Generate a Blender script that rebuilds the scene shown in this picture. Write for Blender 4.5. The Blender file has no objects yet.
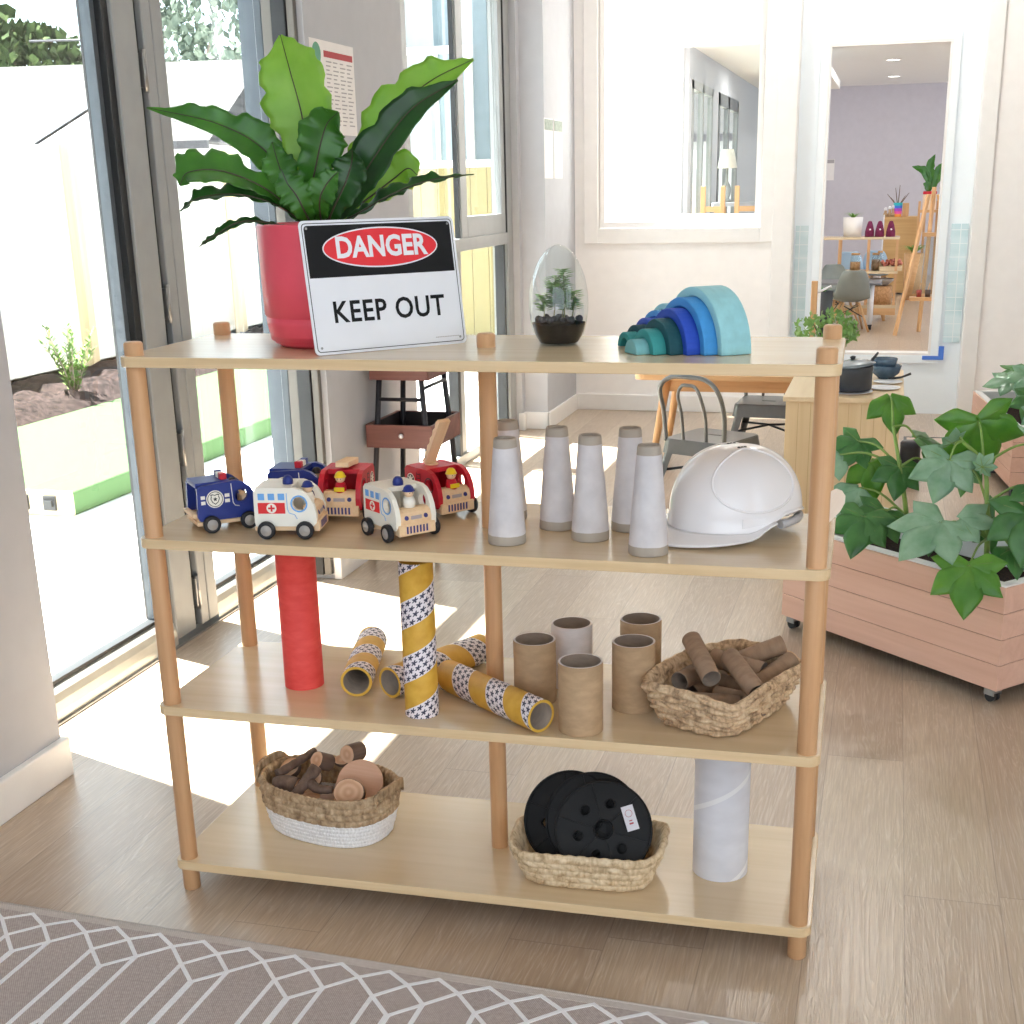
import bpy, bmesh, math, random
from mathutils import Vector, Matrix, Quaternion, Euler
random.seed(7)
SC = bpy.context.scene
COL = SC.collection
PI = math.pi
D = math.radians

# ------------------------------------------------------------ materials
def lin(c):
    def f(v):
        v /= 255.0
        return v / 12.92 if v <= 0.04045 else ((v + 0.055) / 1.055) ** 2.4
    return (f(c[0]), f(c[1]), f(c[2]), 1.0)

class NT:
    def __init__(s, name):
        m = bpy.data.materials.new(name)
        m.use_nodes = True
        s.m = m
        s.t = m.node_tree
        s.n = s.t.nodes
        s.b = s.n['Principled BSDF']
    def node(s, typ, **k):
        n = s.n.new(typ)
        for a, v in k.items():
            if a.startswith('i_'):
                key = a[2:].replace('_', ' ')
                n.inputs[key].default_value = v
            else:
                setattr(n, a, v)
        return n
    def link(s, a, b):
        s.t.links.new(a, b)
    def coords(s, scale=(1, 1, 1), rot=(0, 0, 0), kind='Object'):
        tc = s.node('ShaderNodeTexCoord')
        mp = s.node('ShaderNodeMapping')
        mp.inputs['Scale'].default_value = scale
        mp.inputs['Rotation'].default_value = rot
        s.link(tc.outputs[kind], mp.inputs['Vector'])
        return mp.outputs['Vector']
    def noise(s, vec, scale=5, detail=3, rough=0.5, dist=0):
        n = s.node('ShaderNodeTexNoise')
        n.inputs['Scale'].default_value = scale
        n.inputs['Detail'].default_value = detail
        n.inputs['Roughness'].default_value = rough
        n.inputs['Distortion'].default_value = dist
        if vec is not None:
            s.link(vec, n.inputs['Vector'])
        return n.outputs['Fac']
    def ramp(s, fac, stops):
        r = s.node('ShaderNodeValToRGB')
        e = r.color_ramp.elements
        while len(e) < len(stops):
            e.new(0.5)
        for i, (p, c) in enumerate(stops):
            e[i].position = p
            e[i].color = lin(c) if len(c) == 3 else c
        s.link(fac, r.inputs['Fac'])
        return r.outputs['Color']
    def mix(s, fac, a, b, mode='MIX'):
        n = s.node('ShaderNodeMix', data_type='RGBA', blend_type=mode)
        if isinstance(fac, (int, float)):
            n.inputs['Factor'].default_value = fac
        else:
            s.link(fac, n.inputs['Factor'])
        for sock, v in ((n.inputs[6], a), (n.inputs[7], b)):
            if isinstance(v, (tuple, list)):
                sock.default_value = lin(v) if len(v) == 3 else v
            else:
                s.link(v, sock)
        return n.outputs[2]
    def math(s, op, a, b=None, c=None):
        n = s.node('ShaderNodeMath', operation=op)
        for i, v in enumerate((a, b, c)):
            if v is None:
                continue
            if isinstance(v, (int, float)):
                n.inputs[i].default_value = v
            else:
                s.link(v, n.inputs[i])
        return n.outputs[0]
    def sep(s, vec):
        n = s.node('ShaderNodeSeparateXYZ')
        s.link(vec, n.inputs[0])
        return n.outputs
    def bump(s, h, strength=0.3, dist=0.01):
        n = s.node('ShaderNodeBump')
        n.inputs['Strength'].default_value = strength
        n.inputs['Distance'].default_value = dist
        s.link(h, n.inputs['Height'])
        s.link(n.outputs['Normal'], s.b.inputs['Normal'])
    def base(s, c):
        if isinstance(c, (tuple, list)):
            s.b.inputs['Base Color'].default_value = lin(c) if len(c) == 3 else c
        else:
            s.link(c, s.b.inputs['Base Color'])
    def set(s, rough=0.5, metal=0.0, spec=0.5, coat=0.0):
        s.b.inputs['Roughness'].default_value = rough
        s.b.inputs['Metallic'].default_value = metal
        s.b.inputs['Specular IOR Level'].default_value = spec
        s.b.inputs['Coat Weight'].default_value = coat

def flat(name, c, rough=0.5, metal=0.0, spec=0.5, coat=0.0, var=6, scale=14):
    """plain paint / plastic / metal with a faint uneven tone"""
    t = NT(name)
    v = t.coords()
    f = t.noise(v, scale, 3)
    a = tuple(max(0, x - var) for x in c)
    b = tuple(min(255, x + var) for x in c)
    t.base(t.ramp(f, [(0.3, a), (0.7, b)]))
    t.set(rough, metal, spec, coat)
    return t.m

def wood(name, c1, c2, axis=0, scale=1.0, rough=0.45, spec=0.4, coat=0.0, contrast=(0.3, 0.72)):
    t = NT(name)
    sc = [26 * scale, 26 * scale, 26 * scale]
    sc[axis] = 1.3 * scale
    v = t.coords(tuple(sc))
    f = t.noise(v, 1.0, 6, 0.62, 0.6)
    g = t.noise(t.coords(tuple(x * 4 for x in sc)), 1.0, 2)
    h = t.math('ADD', t.math('MULTIPLY', f, 0.75), t.math('MULTIPLY', g, 0.25))
    t.base(t.ramp(h, [(contrast[0], c1), (contrast[1], c2)]))
    t.set(rough, 0, spec, coat)
    return t.m

def glass_mat(name, tint=(255, 255, 255), refl=0.06, rough=0.0):
    """thin pane: mostly see-through with a Fresnel gloss"""
    t = NT(name)
    t.n.remove(t.b)
    tr = t.node('ShaderNodeBsdfTransparent')
    tr.inputs['Color'].default_value = lin(tint)
    gl = t.node('ShaderNodeBsdfGlossy')
    gl.inputs['Roughness'].default_value = rough
    lw = t.node('ShaderNodeFresnel')
    lw.inputs['IOR'].default_value = 1.45
    geo = t.node('ShaderNodeNewGeometry')
    k = t.math('MINIMUM', t.math('MULTIPLY', lw.outputs[0], refl / 0.04), 0.6)
    k = t.math('MULTIPLY', k, t.math('SUBTRACT', 1.0, geo.outputs['Backfacing']))
    mx = t.node('ShaderNodeMixShader')
    t.link(k, mx.inputs[0])
    t.link(tr.outputs[0], mx.inputs[1])
    t.link(gl.outputs[0], mx.inputs[2])
    t.link(mx.outputs[0], t.n['Material Output'].inputs['Surface'])
    return t.m

# ------------------------------------------------------------ mesh builder
class MB:
    def __init__(s):
        s.v = []
        s.f = []
        s.mi = []
        s.sm = []
        s.M = Matrix.Identity(4)
        s.cur = 0
    def add(s, vs, fs, smooth=False):
        o = len(s.v)
        M = s.M
        s.v += [tuple(M @ Vector(p)) for p in vs]
        s.f += [tuple(o + i for i in f) for f in fs]
        s.mi += [s.cur] * len(fs)
        s.sm += [smooth] * len(fs)
        return s
    def mat(s, i):
        s.cur = i
        return s
    def at(s, M):
        s.M = M
        return s
    def box(s, x0, x1, y0, y1, z0, z1):
        v = [(x0, y0, z0), (x1, y0, z0), (x1, y1, z0), (x0, y1, z0), (x0, y0, z1), (x1, y0, z1), (x1, y1, z1), (x0, y1, z1)]
        f = [(0, 3, 2, 1), (4, 5, 6, 7), (0, 1, 5, 4), (1, 2, 6, 5), (2, 3, 7, 6), (3, 0, 4, 7)]
        return s.add(v, f)
    def cbox(s, c, d):
        return s.box(c[0] - d[0] / 2, c[0] + d[0] / 2, c[1] - d[1] / 2, c[1] + d[1] / 2, c[2] - d[2] / 2, c[2] + d[2] / 2)
    def lathe(s, prof, n=32, cx=0, cy=0, smooth=True, close=False):
        """prof: list of (r,z) turned round a vertical axis; r=0 ends close up"""
        vs = []
        fs = []
        idx = []
        for r, z in prof:
            if r <= 1e-6:
                idx.append([len(vs)])
                vs.append((cx, cy, z))
            else:
                idx.append(list(range(len(vs), len(vs) + n)))
                vs += [(cx + r * math.cos(2 * PI * k / n), cy + r * math.sin(2 * PI * k / n), z) for k in range(n)]
        pairs = list(zip(idx[:-1], idx[1:]))
        if close:
            pairs.append((idx[-1], idx[0]))
        for a, b in pairs:
            if len(a) == 1 and len(b) == 1:
                continue
            for k in range(n):
                k2 = (k + 1) % n
                if len(a) == 1:
                    fs.append((a[0], b[k2], b[k]))
                elif len(b) == 1:
                    fs.append((a[k], a[k2], b[0]))
                else:
                    fs.append((a[k], a[k2], b[k2], b[k]))
        return s.add(vs, fs, smooth)
    def cyl(s, p0, p1, r0, r1=None, n=16, smooth=True, cap=True):
        r1 = r0 if r1 is None else r1
        return s.tube([p0, p1], [r0, r1], n, smooth, cap)
    def tube(s, path, rad, n=10, smooth=True, cap=True, closed=False):
        P = [Vector(p) for p in path]
        m = len(P)
        if not hasattr(rad, '__len__'):
            rad = [rad] * m
        T = []
        for i in range(m):
            if closed:
                t = P[(i + 1) % m] - P[i - 1]
            else:
                t = P[min(i + 1, m - 1)] - P[max(i - 1, 0)]
            T.append(t.normalized() if t.length > 1e-9 else Vector((0, 0, 1)))
        up = Vector((0, 0, 1)) if abs(T[0].z) < 0.9 else Vector((1, 0, 0))
        nrm = (up - T[0] * up.dot(T[0])).normalized()
        vs = []
        fs = []
        for i in range(m):
            if i:
                q = T[i - 1].rotation_difference(T[i])
                nrm = q @ nrm
                nrm = (nrm - T[i] * nrm.dot(T[i])).normalized()
            b = T[i].cross(nrm)
            for k in range(n):
                a = 2 * PI * k / n
                vs.append(tuple(P[i] + (nrm * math.cos(a) + b * math.sin(a)) * rad[i]))
        rng = range(m) if closed else range(m - 1)
        for i in rng:
            j = (i + 1) % m
            for k in range(n):
                k2 = (k + 1) % n
                fs.append((i * n + k, i * n + k2, j * n + k2, j * n + k))
        s.add(vs, fs, smooth)
        if cap and not closed:
            s.add([vs[k] for k in range(n)], [tuple(reversed(range(n)))])
            s.add([vs[(m - 1) * n + k] for k in range(n)], [tuple(range(n))])
        return s
    def pipe(s, p0, p1, ro, ri, n=28):
        """hollow cardboard style tube from p0 to p1"""
        p0 = Vector(p0)
        p1 = Vector(p1)
        L = (p1 - p0).length
        q = Vector((0, 0, 1)).rotation_difference((p1 - p0).normalized()).to_matrix().to_4x4()
        keep = s.M
        s.M = keep @ Matrix.Translation(p0) @ q
        s.lathe([(ro, 0), (ro, L)], n)
        s.lathe([(ro, L), (ri, L)], n, smooth=False)
        s.lathe([(ri, L), (ri, 0)], n)
        s.lathe([(ri, 0), (ro, 0)], n, smooth=False)
        s.M = keep
        return s
    def prism(s, pts, h0, h1, axis='z', smooth=False):
        """outline (ccw) pushed along an axis"""
        n = len(pts)
        def tr(p, h):
            if axis == 'z':
                return (p[0], p[1], h)
            if axis == 'y':
                return (p[0], h, p[1])
            return (h, p[0], p[1])
        vs = [tr(p, h0) for p in pts] + [tr(p, h1) for p in pts]
        flip = (axis == 'y')
        a = tuple(range(n)) if flip else tuple(reversed(range(n)))
        b = tuple(reversed(range(n, 2 * n))) if flip else tuple(range(n, 2 * n))
        s.add(vs, [a, b])
        fs = []
        for k in range(n):
            k2 = (k + 1) % n
            q = (k, k2, n + k2, n + k)
            fs.append(tuple(reversed(q)) if flip else q)
        return s.add(vs, fs, smooth)
    def grid(s, rows, smooth=True, closed=False):
        """rows: equal-length rows of points"""
        m = len(rows)
        n = len(rows[0])
        vs = [p for r in rows for p in r]
        fs = []
        for i in range(m - 1):
            for k in range(n if closed else n - 1):
                k2 = (k + 1) % n
                fs.append((i * n + k, i * n + k2, (i + 1) * n + k2, (i + 1) * n + k))
        return s.add(vs, fs, smooth)
    def sphere(s, c, r, nu=14, nv=9, sc=(1, 1, 1)):
        prof = [(r * math.sin(PI * i / nv), -r * math.cos(PI * i / nv)) for i in range(nv + 1)]
        keep = s.M
        s.M = keep @ Matrix.Translation(Vector(c)) @ Matrix.Diagonal((sc[0], sc[1], sc[2], 1))
        s.lathe(prof, nu)
        s.M = keep
        return s
    def build(s, name, mats, parent=None, bevel=0, seg=2, solid=0, sub=0, loc=None, rot=None, merge=True):
        me = bpy.data.meshes.new(name)
        me.from_pydata(s.v, [], s.f)
        if not isinstance(mats, (list, tuple)):
            mats = [mats]
        for m in mats:
            me.materials.append(m)
        me.polygons.foreach_set('material_index', s.mi)
        me.polygons.foreach_set('use_smooth', s.sm)
        if merge:
            bm = bmesh.new()
            bm.from_mesh(me)
            bmesh.ops.remove_doubles(bm, verts=bm.verts, dist=1e-5)
            bm.to_mesh(me)
            bm.free()
        me.update()
        o = bpy.data.objects.new(name, me)
        COL.objects.link(o)
        if parent:
            o.parent = parent
        if loc:
            o.location = loc
        if rot:
            o.rotation_euler = rot
        if solid:
            md = o.modifiers.new('solid', 'SOLIDIFY')
            md.thickness = abs(solid)
            md.offset = 1 if solid > 0 else -1
        if sub:
            md = o.modifiers.new('sub', 'SUBSURF')
            md.levels = sub
            md.render_levels = sub
        if bevel:
            md = o.modifiers.new('bev', 'BEVEL')
            md.width = bevel
            md.segments = seg
            md.limit_method = 'ANGLE'
            md.angle_limit = D(40)
            md.harden_normals = False
        return o

def rrect(w, h, r, n=5, cx=0, cy=0):
    """rounded rectangle outline, ccw"""
    out = []
    for qx, qy, a0 in ((1, 1, 0), (-1, 1, 90), (-1, -1, 180), (1, -1, 270)):
        for k in range(n + 1):
            a = D(a0 + 90 * k / n)
            out.append((cx + qx * (w / 2 - r) + r * math.cos(a), cy + qy * (h / 2 - r) + r * math.sin(a)))
    return out

# ------------------------------------------------------------ naming
def tag(o, label, cat, group=None, kind=None):
    o['label'] = label
    o['category'] = cat
    if group:
        o['group'] = group
    if kind:
        o['kind'] = kind
    return o

def thing(name, label, cat, loc=(0, 0, 0), rz=0, group=None, rot=None):
    o = bpy.data.objects.new(name, None)
    COL.objects.link(o)
    o.empty_display_size = 0.05
    o.location = loc
    o.rotation_euler = rot if rot else (0, 0, rz)
    return tag(o, label, cat, group)

def struct(o):
    o['kind'] = 'structure'
    return o

def dup(src, label, loc, rz=0, rot=None, group=None, scale=None):
    def rec(o, parent):
        c = o.copy()
        COL.objects.link(c)
        if parent:
            c.parent = parent
        for ch in list(o.children):
            rec(ch, c)
        return c
    c = rec(src, None)
    c.location = loc
    c.rotation_euler = rot if rot else (0, 0, rz)
    c['label'] = label
    if group:
        c['group'] = group
    if scale:
        c.scale = scale
    return c

def text_mb(txt, size, depth, bold=0.0, spacing=1.0, xs=1.0, res=3):
    """lettering as a mesh centred on the origin in the XZ plane, facing -Y"""
    cu = bpy.data.curves.new('lettering', 'FONT')
    cu.body = txt
    cu.size = size
    cu.align_x = 'CENTER'
    cu.align_y = 'CENTER'
    cu.offset = bold
    cu.space_character = spacing
    cu.resolution_u = res
    o = bpy.data.objects.new('lettering', cu)
    COL.objects.link(o)
    dg = bpy.context.evaluated_depsgraph_get()
    dg.update()
    me = bpy.data.meshes.new_from_object(o.evaluated_get(dg))
    vs = [tuple(v.co) for v in me.vertices]
    fs = [tuple(p.vertices) for p in me.polygons]
    bpy.data.objects.remove(o)
    bpy.data.curves.remove(cu)
    bpy.data.meshes.remove(me)
    mb = MB()
    mb.add([(x * xs, -depth, y) for x, y, z in vs], fs)
    return mb
WORLD = 3.8
SUN = 62.0
EXPO = -0.12
# ------------------------------------------------------------ room frame: floor z=0, shelf turned by TH
TH = 0.02
def S(x, y, z=0.0):
    """a spot in the shelf's own axes -> room"""
    c, s = math.cos(TH), math.sin(TH)
    return (c * x - s * y, s * x + c * y, z)

# camera
cam = bpy.data.cameras.new('camera')
cam_o = bpy.data.objects.new('camera', cam)
COL.objects.link(cam_o)
Rv = Vector((0.96535641, 0.26018398, -0.01978126))
Uv = Vector((-0.06300206, 0.30597839, 0.94995156))
Fv = Vector((-0.25321482, 0.91579557, -0.31177032))
M = Matrix((Rv, Uv, -Fv)).transposed().to_4x4()
M.translation = Vector((1.28960155, -2.11491208, 1.33357737))
cam_o.matrix_world = M
cam.sensor_width = 36
cam.lens = 1322.555 / 1024 * 36
cam.shift_x = -(522.625 - 512) / 1024
cam.shift_y = (620.909 - 512) / 1024
cam.clip_start = 0.05
cam.clip_end = 300
SC.camera = cam_o

# ------------------------------------------------------------ materials of the setting
def floor_mat():
    t = NT('oak_plank_floor')
    tc = t.node('ShaderNodeTexCoord')
    xyz = t.sep(tc.outputs['Object'])
    pw, pl = 0.178, 1.22
    row = t.math('FLOOR', t.math('DIVIDE', t.math('ADD', xyz[0], 0.035), pw))
    wn = t.node('ShaderNodeTexWhiteNoise', noise_dimensions='1D')
    t.link(row, wn.inputs['W'])
    yy = t.math('ADD', t.math('DIVIDE', xyz[1], pl), t.math('MULTIPLY', wn.outputs['Value'], 7.3))
    col = t.math('FLOOR', yy)
    cmb = t.node('ShaderNodeCombineXYZ')
    t.link(row, cmb.inputs[0])
    t.link(col, cmb.inputs[1])
    wn2 = t.node('ShaderNodeTexWhiteNoise', noise_dimensions='3D')
    t.link(cmb.outputs[0], wn2.inputs['Vector'])
    # grain: stretched along y, shifted per plank
    off = t.node('ShaderNodeVectorMath', operation='MULTIPLY_ADD')
    t.link(wn2.outputs['Color'], off.inputs[0])
    off.inputs[1].default_value = (13, 17, 5)
    t.link(tc.outputs['Object'], off.inputs[2])
    mp = t.node('ShaderNodeMapping')
    mp.inputs['Scale'].default_value = (15, 1.1, 1)
    t.link(off.outputs[0], mp.inputs['Vector'])
    g = t.noise(mp.outputs[0], 1.0, 4, 0.55, 1.6)
    rings = t.math('FRACT', t.math('MULTIPLY', g, 11.0))
    rings = t.math('POWER', t.math('MULTIPLY', t.math('ABSOLUTE', t.math('SUBTRACT', rings, 0.5)), 2.0), 3.0)
    mp2 = t.node('ShaderNodeMapping')
    mp2.inputs['Scale'].default_value = (260, 9, 1)
    t.link(off.outputs[0], mp2.inputs['Vector'])
    fine = t.noise(mp2.outputs[0], 1.0, 3, 0.6)
    c1 = t.ramp(wn2.outputs['Value'], [(0.0, (172, 150, 128)), (0.5, (182, 161, 138)), (1.0, (194, 175, 152))])
    pore = t.math('MULTIPLY', rings, t.math('ADD', 0.25, fine))
    c2 = t.mix(t.math('MULTIPLY', pore, 0.38), c1, (222, 212, 202))
    c3 = t.mix(t.ramp(fine, [(0.40, (255, 255, 255)), (0.62, (0, 0, 0))]), c2, (142, 118, 98))
    c3 = t.mix(0.36, c2, c3)
    # seams
    fx = t.math('FRACT', t.math('DIVIDE', t.math('ADD', xyz[0], 0.035), pw))
    fy = t.math('FRACT', yy)
    ex = t.math('LESS_THAN', t.math('MINIMUM', fx, t.math('SUBTRACT', 1.0, fx)), 0.006)
    ey = t.math('LESS_THAN', t.math('MINIMUM', fy, t.math('SUBTRACT', 1.0, fy)), 0.0011)
    seam = t.math('MAXIMUM', ex, ey)
    t.base(t.mix(t.math('MULTIPLY', seam, 0.45), c3, (110, 92, 78)))
    t.set(0.30, 0, 1.0)
    t.bump(t.math('ADD', t.math('MULTIPLY', fine, 0.6), rings), 0.12, 0.002)
    return t.m

M_FLOOR = floor_mat()
M_GREY = flat('lilac_grey_wall_paint', (184, 185, 190), 0.75, var=2)
M_WHITE = flat('off_white_wall_paint', (248, 245, 243), 0.75, var=2)
M_TRIM = flat('white_gloss_trim_paint', (240, 238, 236), 0.45, var=2)
M_SKYLIT = flat('skylit_white_paint', (240, 247, 252), 0.6, var=1)  # bluish skylight on the recess is put into this paint colour
M_CEIL = flat('white_ceiling_paint', (244, 243, 240), 0.85, var=1)
M_ALU = flat('grey_powdercoat_aluminium', (152, 154, 154), 0.42, 0.1, var=3)
M_ALU_SILL = flat('satin_anodised_aluminium_sill', (188, 188, 182), 0.32, 0.55, var=4)
M_GASKET = flat('black_rubber_gasket', (26, 28, 31), 0.55, var=4)
M_GSK2 = flat('blue_grey_seal', (62, 70, 78), 0.5, var=4)
M_ALUD = flat('dark_bronze_grey_frame', (104, 100, 94), 0.45, 0.1, var=3)
M_STEEL = flat('steel_fittings', (160, 160, 160), 0.3, 0.9, var=10)
M_GLASS = glass_mat('window_glass', (250, 253, 252), 0.05)
M_TILE = None

def tile_mat():
    t = NT('teal_wall_tiles')
    v = t.coords((1, 1, 1))
    x = t.sep(v)
    fz = t.math('FRACT', t.math('DIVIDE', x[2], 0.075))
    g = t.math('LESS_THAN', fz, 0.06)
    fx = t.math('FRACT', t.math('DIVIDE', x[0], 0.15))
    g2 = t.math('MAXIMUM', g, t.math('LESS_THAN', fx, 0.03))
    n = t.noise(t.coords((4, 4, 13)), 1.0, 1)
    t.base(t.mix(g2, t.ramp(n, [(0.3, (194, 218, 223)), (0.7, (216, 232, 236))]), (232, 240, 242)))
    t.set(0.25)
    return t.m
M_TILE = tile_mat()
M_LILAC = flat('lilac_feature_wall_paint', (206, 202, 210), 0.8, var=2)

# ------------------------------------------------------------ floor, ceiling, walls
HC = 3.3
m = MB().box(-0.95, 5.2, -5.2, 6.02, -0.12, 0)
m.box(-0.95, 6, 6.02, 21, -0.12, 0)
fl = struct(m.build('floor', M_FLOOR))
ce = MB().box(-0.86, 5.2, -5.2, 6.12, HC, HC + 0.15)
struct(ce.build('ceiling', M_CEIL))

def wall(name, boxes, mt):
    m = MB()
    for b in boxes:
        m.box(*b)
    return struct(m.build(name, mt))

wall('wall_left', [(-0.95, -0.57, -5.2, 0.421, 0, HC)], M_GREY)
wall('wall_left', [(-0.86, -0.78, 2.36, 3.05, 0, HC), (-0.74, -0.57, 2.14, 3.05, 0, HC), (-0.78, -0.74, 2.30, 3.05, 0, HC), (-0.86, -0.57, 0.421, 2.14, 2.87, HC), (-0.86, -0.78, 2.14, 2.36, 2.87, HC),
                   (-0.84, -0.57, 3.05, 5.21, 2.44, HC)], M_GREY)
wall('wall_left', [(-0.82, -0.71, 5.21, 5.27, 0, HC), (-0.86, -0.575, 5.27, 6.12, 0, HC)], M_GREY)
# back wall with an inside window and a wide recess that holds a glazed panel
ZW0, ZW1 = 1.085, 2.55
XO0, XO1, ZO = 0.715, 1.705, 2.62
wall('wall_back', [(-0.575, -0.43, 6.0, 6.12, 0, HC), (-0.43, 0.53, 6.0, 6.12, 0, ZW0), (-0.43, 0.53, 6.0, 6.12, ZW1, HC),
                   (0.53, XO0, 6.0, 6.12, 0, HC), (XO0, XO1, 6.0, 6.12, ZO, HC), (XO1, 5.2, 6.0, 6.12, 0, HC)], M_WHITE)
# unseen sides: wide windows behind and to the right of the viewer bring in daylight
wall('wall_right', [(5.0, 5.2, -5.2, -4.4, 0, HC), (5.0, 5.2, -1.9, 6.12, 0, HC), (5.0, 5.2, -4.4, -1.9, 0, 0.5),
                    (5.0, 5.2, -4.4, -1.9, 2.75, HC), (5.0, 5.2, -3.2, -3.1, 0.5, 2.75)], M_WHITE)
wall('wall_front', [(-0.95, -0.2, -5.2, -5.0, 0, HC), (4.6, 5.2, -5.2, -5.0, 0, HC), (-0.2, 4.6, -5.2, -5.0, 0, 0.3),
                    (-0.2, 4.6, -5.2, -5.0, 2.8, HC)], M_WHITE)

def skirting(name, boxes):
    m = MB()
    for b in boxes:
        m.box(*b)
    return struct(m.build(name, M_TRIM, bevel=0.004))
BH = 0.098
skirting('baseboard_left', [(-0.585, -0.552, -5.0, 0.432, 0, BH)])
skirting('baseboard_left', [(-0.585, -0.556, 2.13, 3.04, 0, BH)])
skirting('baseboard_left', [(-0.73, -0.695, 5.195, 5.256, 0, BH), (-0.72, -0.562, 5.256, 5.275, 0, BH), (-0.576, -0.560, 5.256, 5.99, 0, BH)])
skirting('baseboard_back', [(-0.57, 0.585, 5.985, 6.0, 0, BH)])
skirting('baseboard_back', [(1.83, 5.0, 5.985, 6.0, 0, BH)])

# inside window in the back wall: deep white architrave, small reveal, pane
def frame_mb(m, x0, x1, z0, z1, w, ya, yb):
    m.box(x0 - w, x0, ya, yb, z0 - w, z1 + w)
    m.box(x1, x1 + w, ya, yb, z0 - w, z1 + w)
    m.box(x0, x1, ya, yb, z0 - w, z0)
    m.box(x0, x1, ya, yb, z1, z1 + w)
    return m
w3 = struct(bpy.data.objects.new('window_3', None)); COL.objects.link(w3); w3.location = (0.05, 6.0, ZW0)
def kid(m, name, mt, par, **k):
    """geometry given in room coordinates, parented to an Empty"""
    o = m.build(name, mt, **k)
    o.parent = par
    bpy.context.view_layer.update()
    o.matrix_parent_inverse = par.matrix_world.inverted()
    return o
kid(frame_mb(MB(), -0.43, 0.53, ZW0, ZW1, 0.085, 5.982, 6.0), 'window_frame', M_TRIM, w3, bevel=0.004)
kid(frame_mb(MB(), -0.425, 0.525, ZW0 + 0.005, ZW1 - 0.005, -0.03, 6.01, 6.06), 'window_rebate', M_TRIM, w3)
kid(MB().box(-0.42, 0.52, 6.034, 6.04, ZW0 + 0.01, ZW1 - 0.01), 'glass_pane', M_GLASS, w3)

# architraves round the recess
t1 = MB()
t1.box(XO0 - 0.115, XO0, 5.98, 6.0, 0, ZO + 0.1)
t1.box(XO0 - 0.012, XO0 + 0.004, 5.985, 6.12, 0, ZO)
t1.box(XO1, XO1 + 0.085, 5.98, 6.0, 0, ZO + 0.1)
t1.box(XO1 - 0.004, XO1 + 0.012, 5.985, 6.12, 0, ZO)
t1.box(XO0, XO1, 5.98, 6.0, ZO, ZO + 0.1)
struct(t1.build('trim_1', M_TRIM, bevel=0.004))
# recessed partition: white, with a low-silled opening to the far room
IX0, IX1, IZ0, IZ1 = 0.872, 1.535, 0.345, 2.056
wall('wall_recess', [(XO0, IX0, 6.12, 6.2, 0, HC), (IX1, XO1, 6.12, 6.2, 0, HC), (IX0, IX1, 6.12, 6.2, 0, IZ0), (IX0, IX1, 6.12, 6.2, IZ1, HC)], M_SKYLIT)
wall('wall_tiles', [(XO0 + 0.012, 0.80, 6.112, 6.12, 0.42, 1.085), (1.60, XO1 - 0.012, 6.112, 6.12, 0.42, 1.085)], M_TILE)
tr = frame_mb(MB(), IX0, IX1, IZ0, IZ1, 0.045, 6.098, 6.12)
struct(tr.build('trim_2', M_SKYLIT, bevel=0.003))
struct(frame_mb(MB(), IX0 + 0.0, IX1 - 0.0, IZ0, IZ1, -0.012, 6.10, 6.22).build('trim_3', M_TRIM))

tp = thing('masking_tape', 'blue masking tape at the lower right corner of the low-silled opening', 'tape', (1.535, 6.096, 0.335))
MB().box(-0.045, 0.075, -0.002, 0.001, -0.014, 0.008).box(0.045, 0.075, -0.002, 0.001, 0.008, 0.065).build('tape_strip', flat('blue_tape', (74, 122, 214), 0.6), tp)

# rooms beyond: bright room behind the inside window, then a corridor; far room behind the recess
wall('wall_partition', [(-0.95, -0.27, 7.6, 7.7, 0, HC), (0.40, 0.66, 7.6, 7.7, 0, HC), (-0.27, 0.40, 7.6, 7.7, 0, 1.125),
                        (-0.27, 0.40, 7.6, 7.7, 2.22, HC), (0.60, 0.70, 6.2, 7.6, 0, HC)], M_WHITE)
wall('wall_partition', [(-0.95, -0.86, 6.12, 7.6, 0, HC)], M_WHITE)
struct(frame_mb(MB(), -0.27, 0.40, 1.125, 2.22, 0.03, 7.585, 7.6).build('trim_4', M_TRIM))
wall('wall_tiles', [(-0.80, -0.735, 7.592, 7.6, 1.14, 2.24)], M_TILE)
HF = 2.6
wall('wall_far', [(-0.4, 6, 18.6, 18.8, 0, HF)], M_LILAC)
wall('wall_far_left', [(-0.4, -0.3, 13.6, 18.6, 0, HF)], M_WHITE)
wall('wall_far_right', [(5.8, 6, 6.2, 18.6, 0, 0.4), (5.8, 6, 6.2, 18.6, 2.4, HF), (5.8, 6, 6.2, 7, 0.4, 2.4), (5.8, 6, 12, 12.6, 0.4, 2.4)], M_WHITE)
wall('ceiling_far', [(0.66, 6, 6.2, 18.8, HF, HF + 0.1), (-0.3, 0.66, 7.7, 18.8, HF, HF + 0.1)], M_CEIL)

# ------------------------------------------------------------ door_1: big sliding glass doors on the left
d1 = struct(bpy.data.objects.new('door_1', None)); COL.objects.link(d1); d1.location = (-0.8, 1.3, 0)
XG0, XG1 = -0.86, -0.775
def vbox(m, y0, y1, x0=XG0, x1=XG1, z0=0.02, z1=2.87):
    return m.box(x0, x1, y0, y1, z0, z1)
kid(vbox(MB(), 1.345, 1.462), 'door_stile', M_ALU, d1, bevel=0.004)
kid(vbox(vbox(MB(), 1.50, 1.548), 1.552, 1.612), 'door_stile', M_ALU, d1, bevel=0.004)
kid(vbox(MB(), 1.462, 1.50, XG0, XG1 - 0.02), 'gasket', M_GASKET, d1)
kid(vbox(MB(), 1.278, 1.300, -0.83, -0.80), 'gasket', M_GSK2, d1)
kid(vbox(MB(), 1.312, 1.345, XG0, XG1 - 0.012), 'gasket', M_GASKET, d1)
kid(vbox(MB(), 2.235, 2.262, -0.84, -0.785), 'gasket', M_GSK2, d1)
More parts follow.
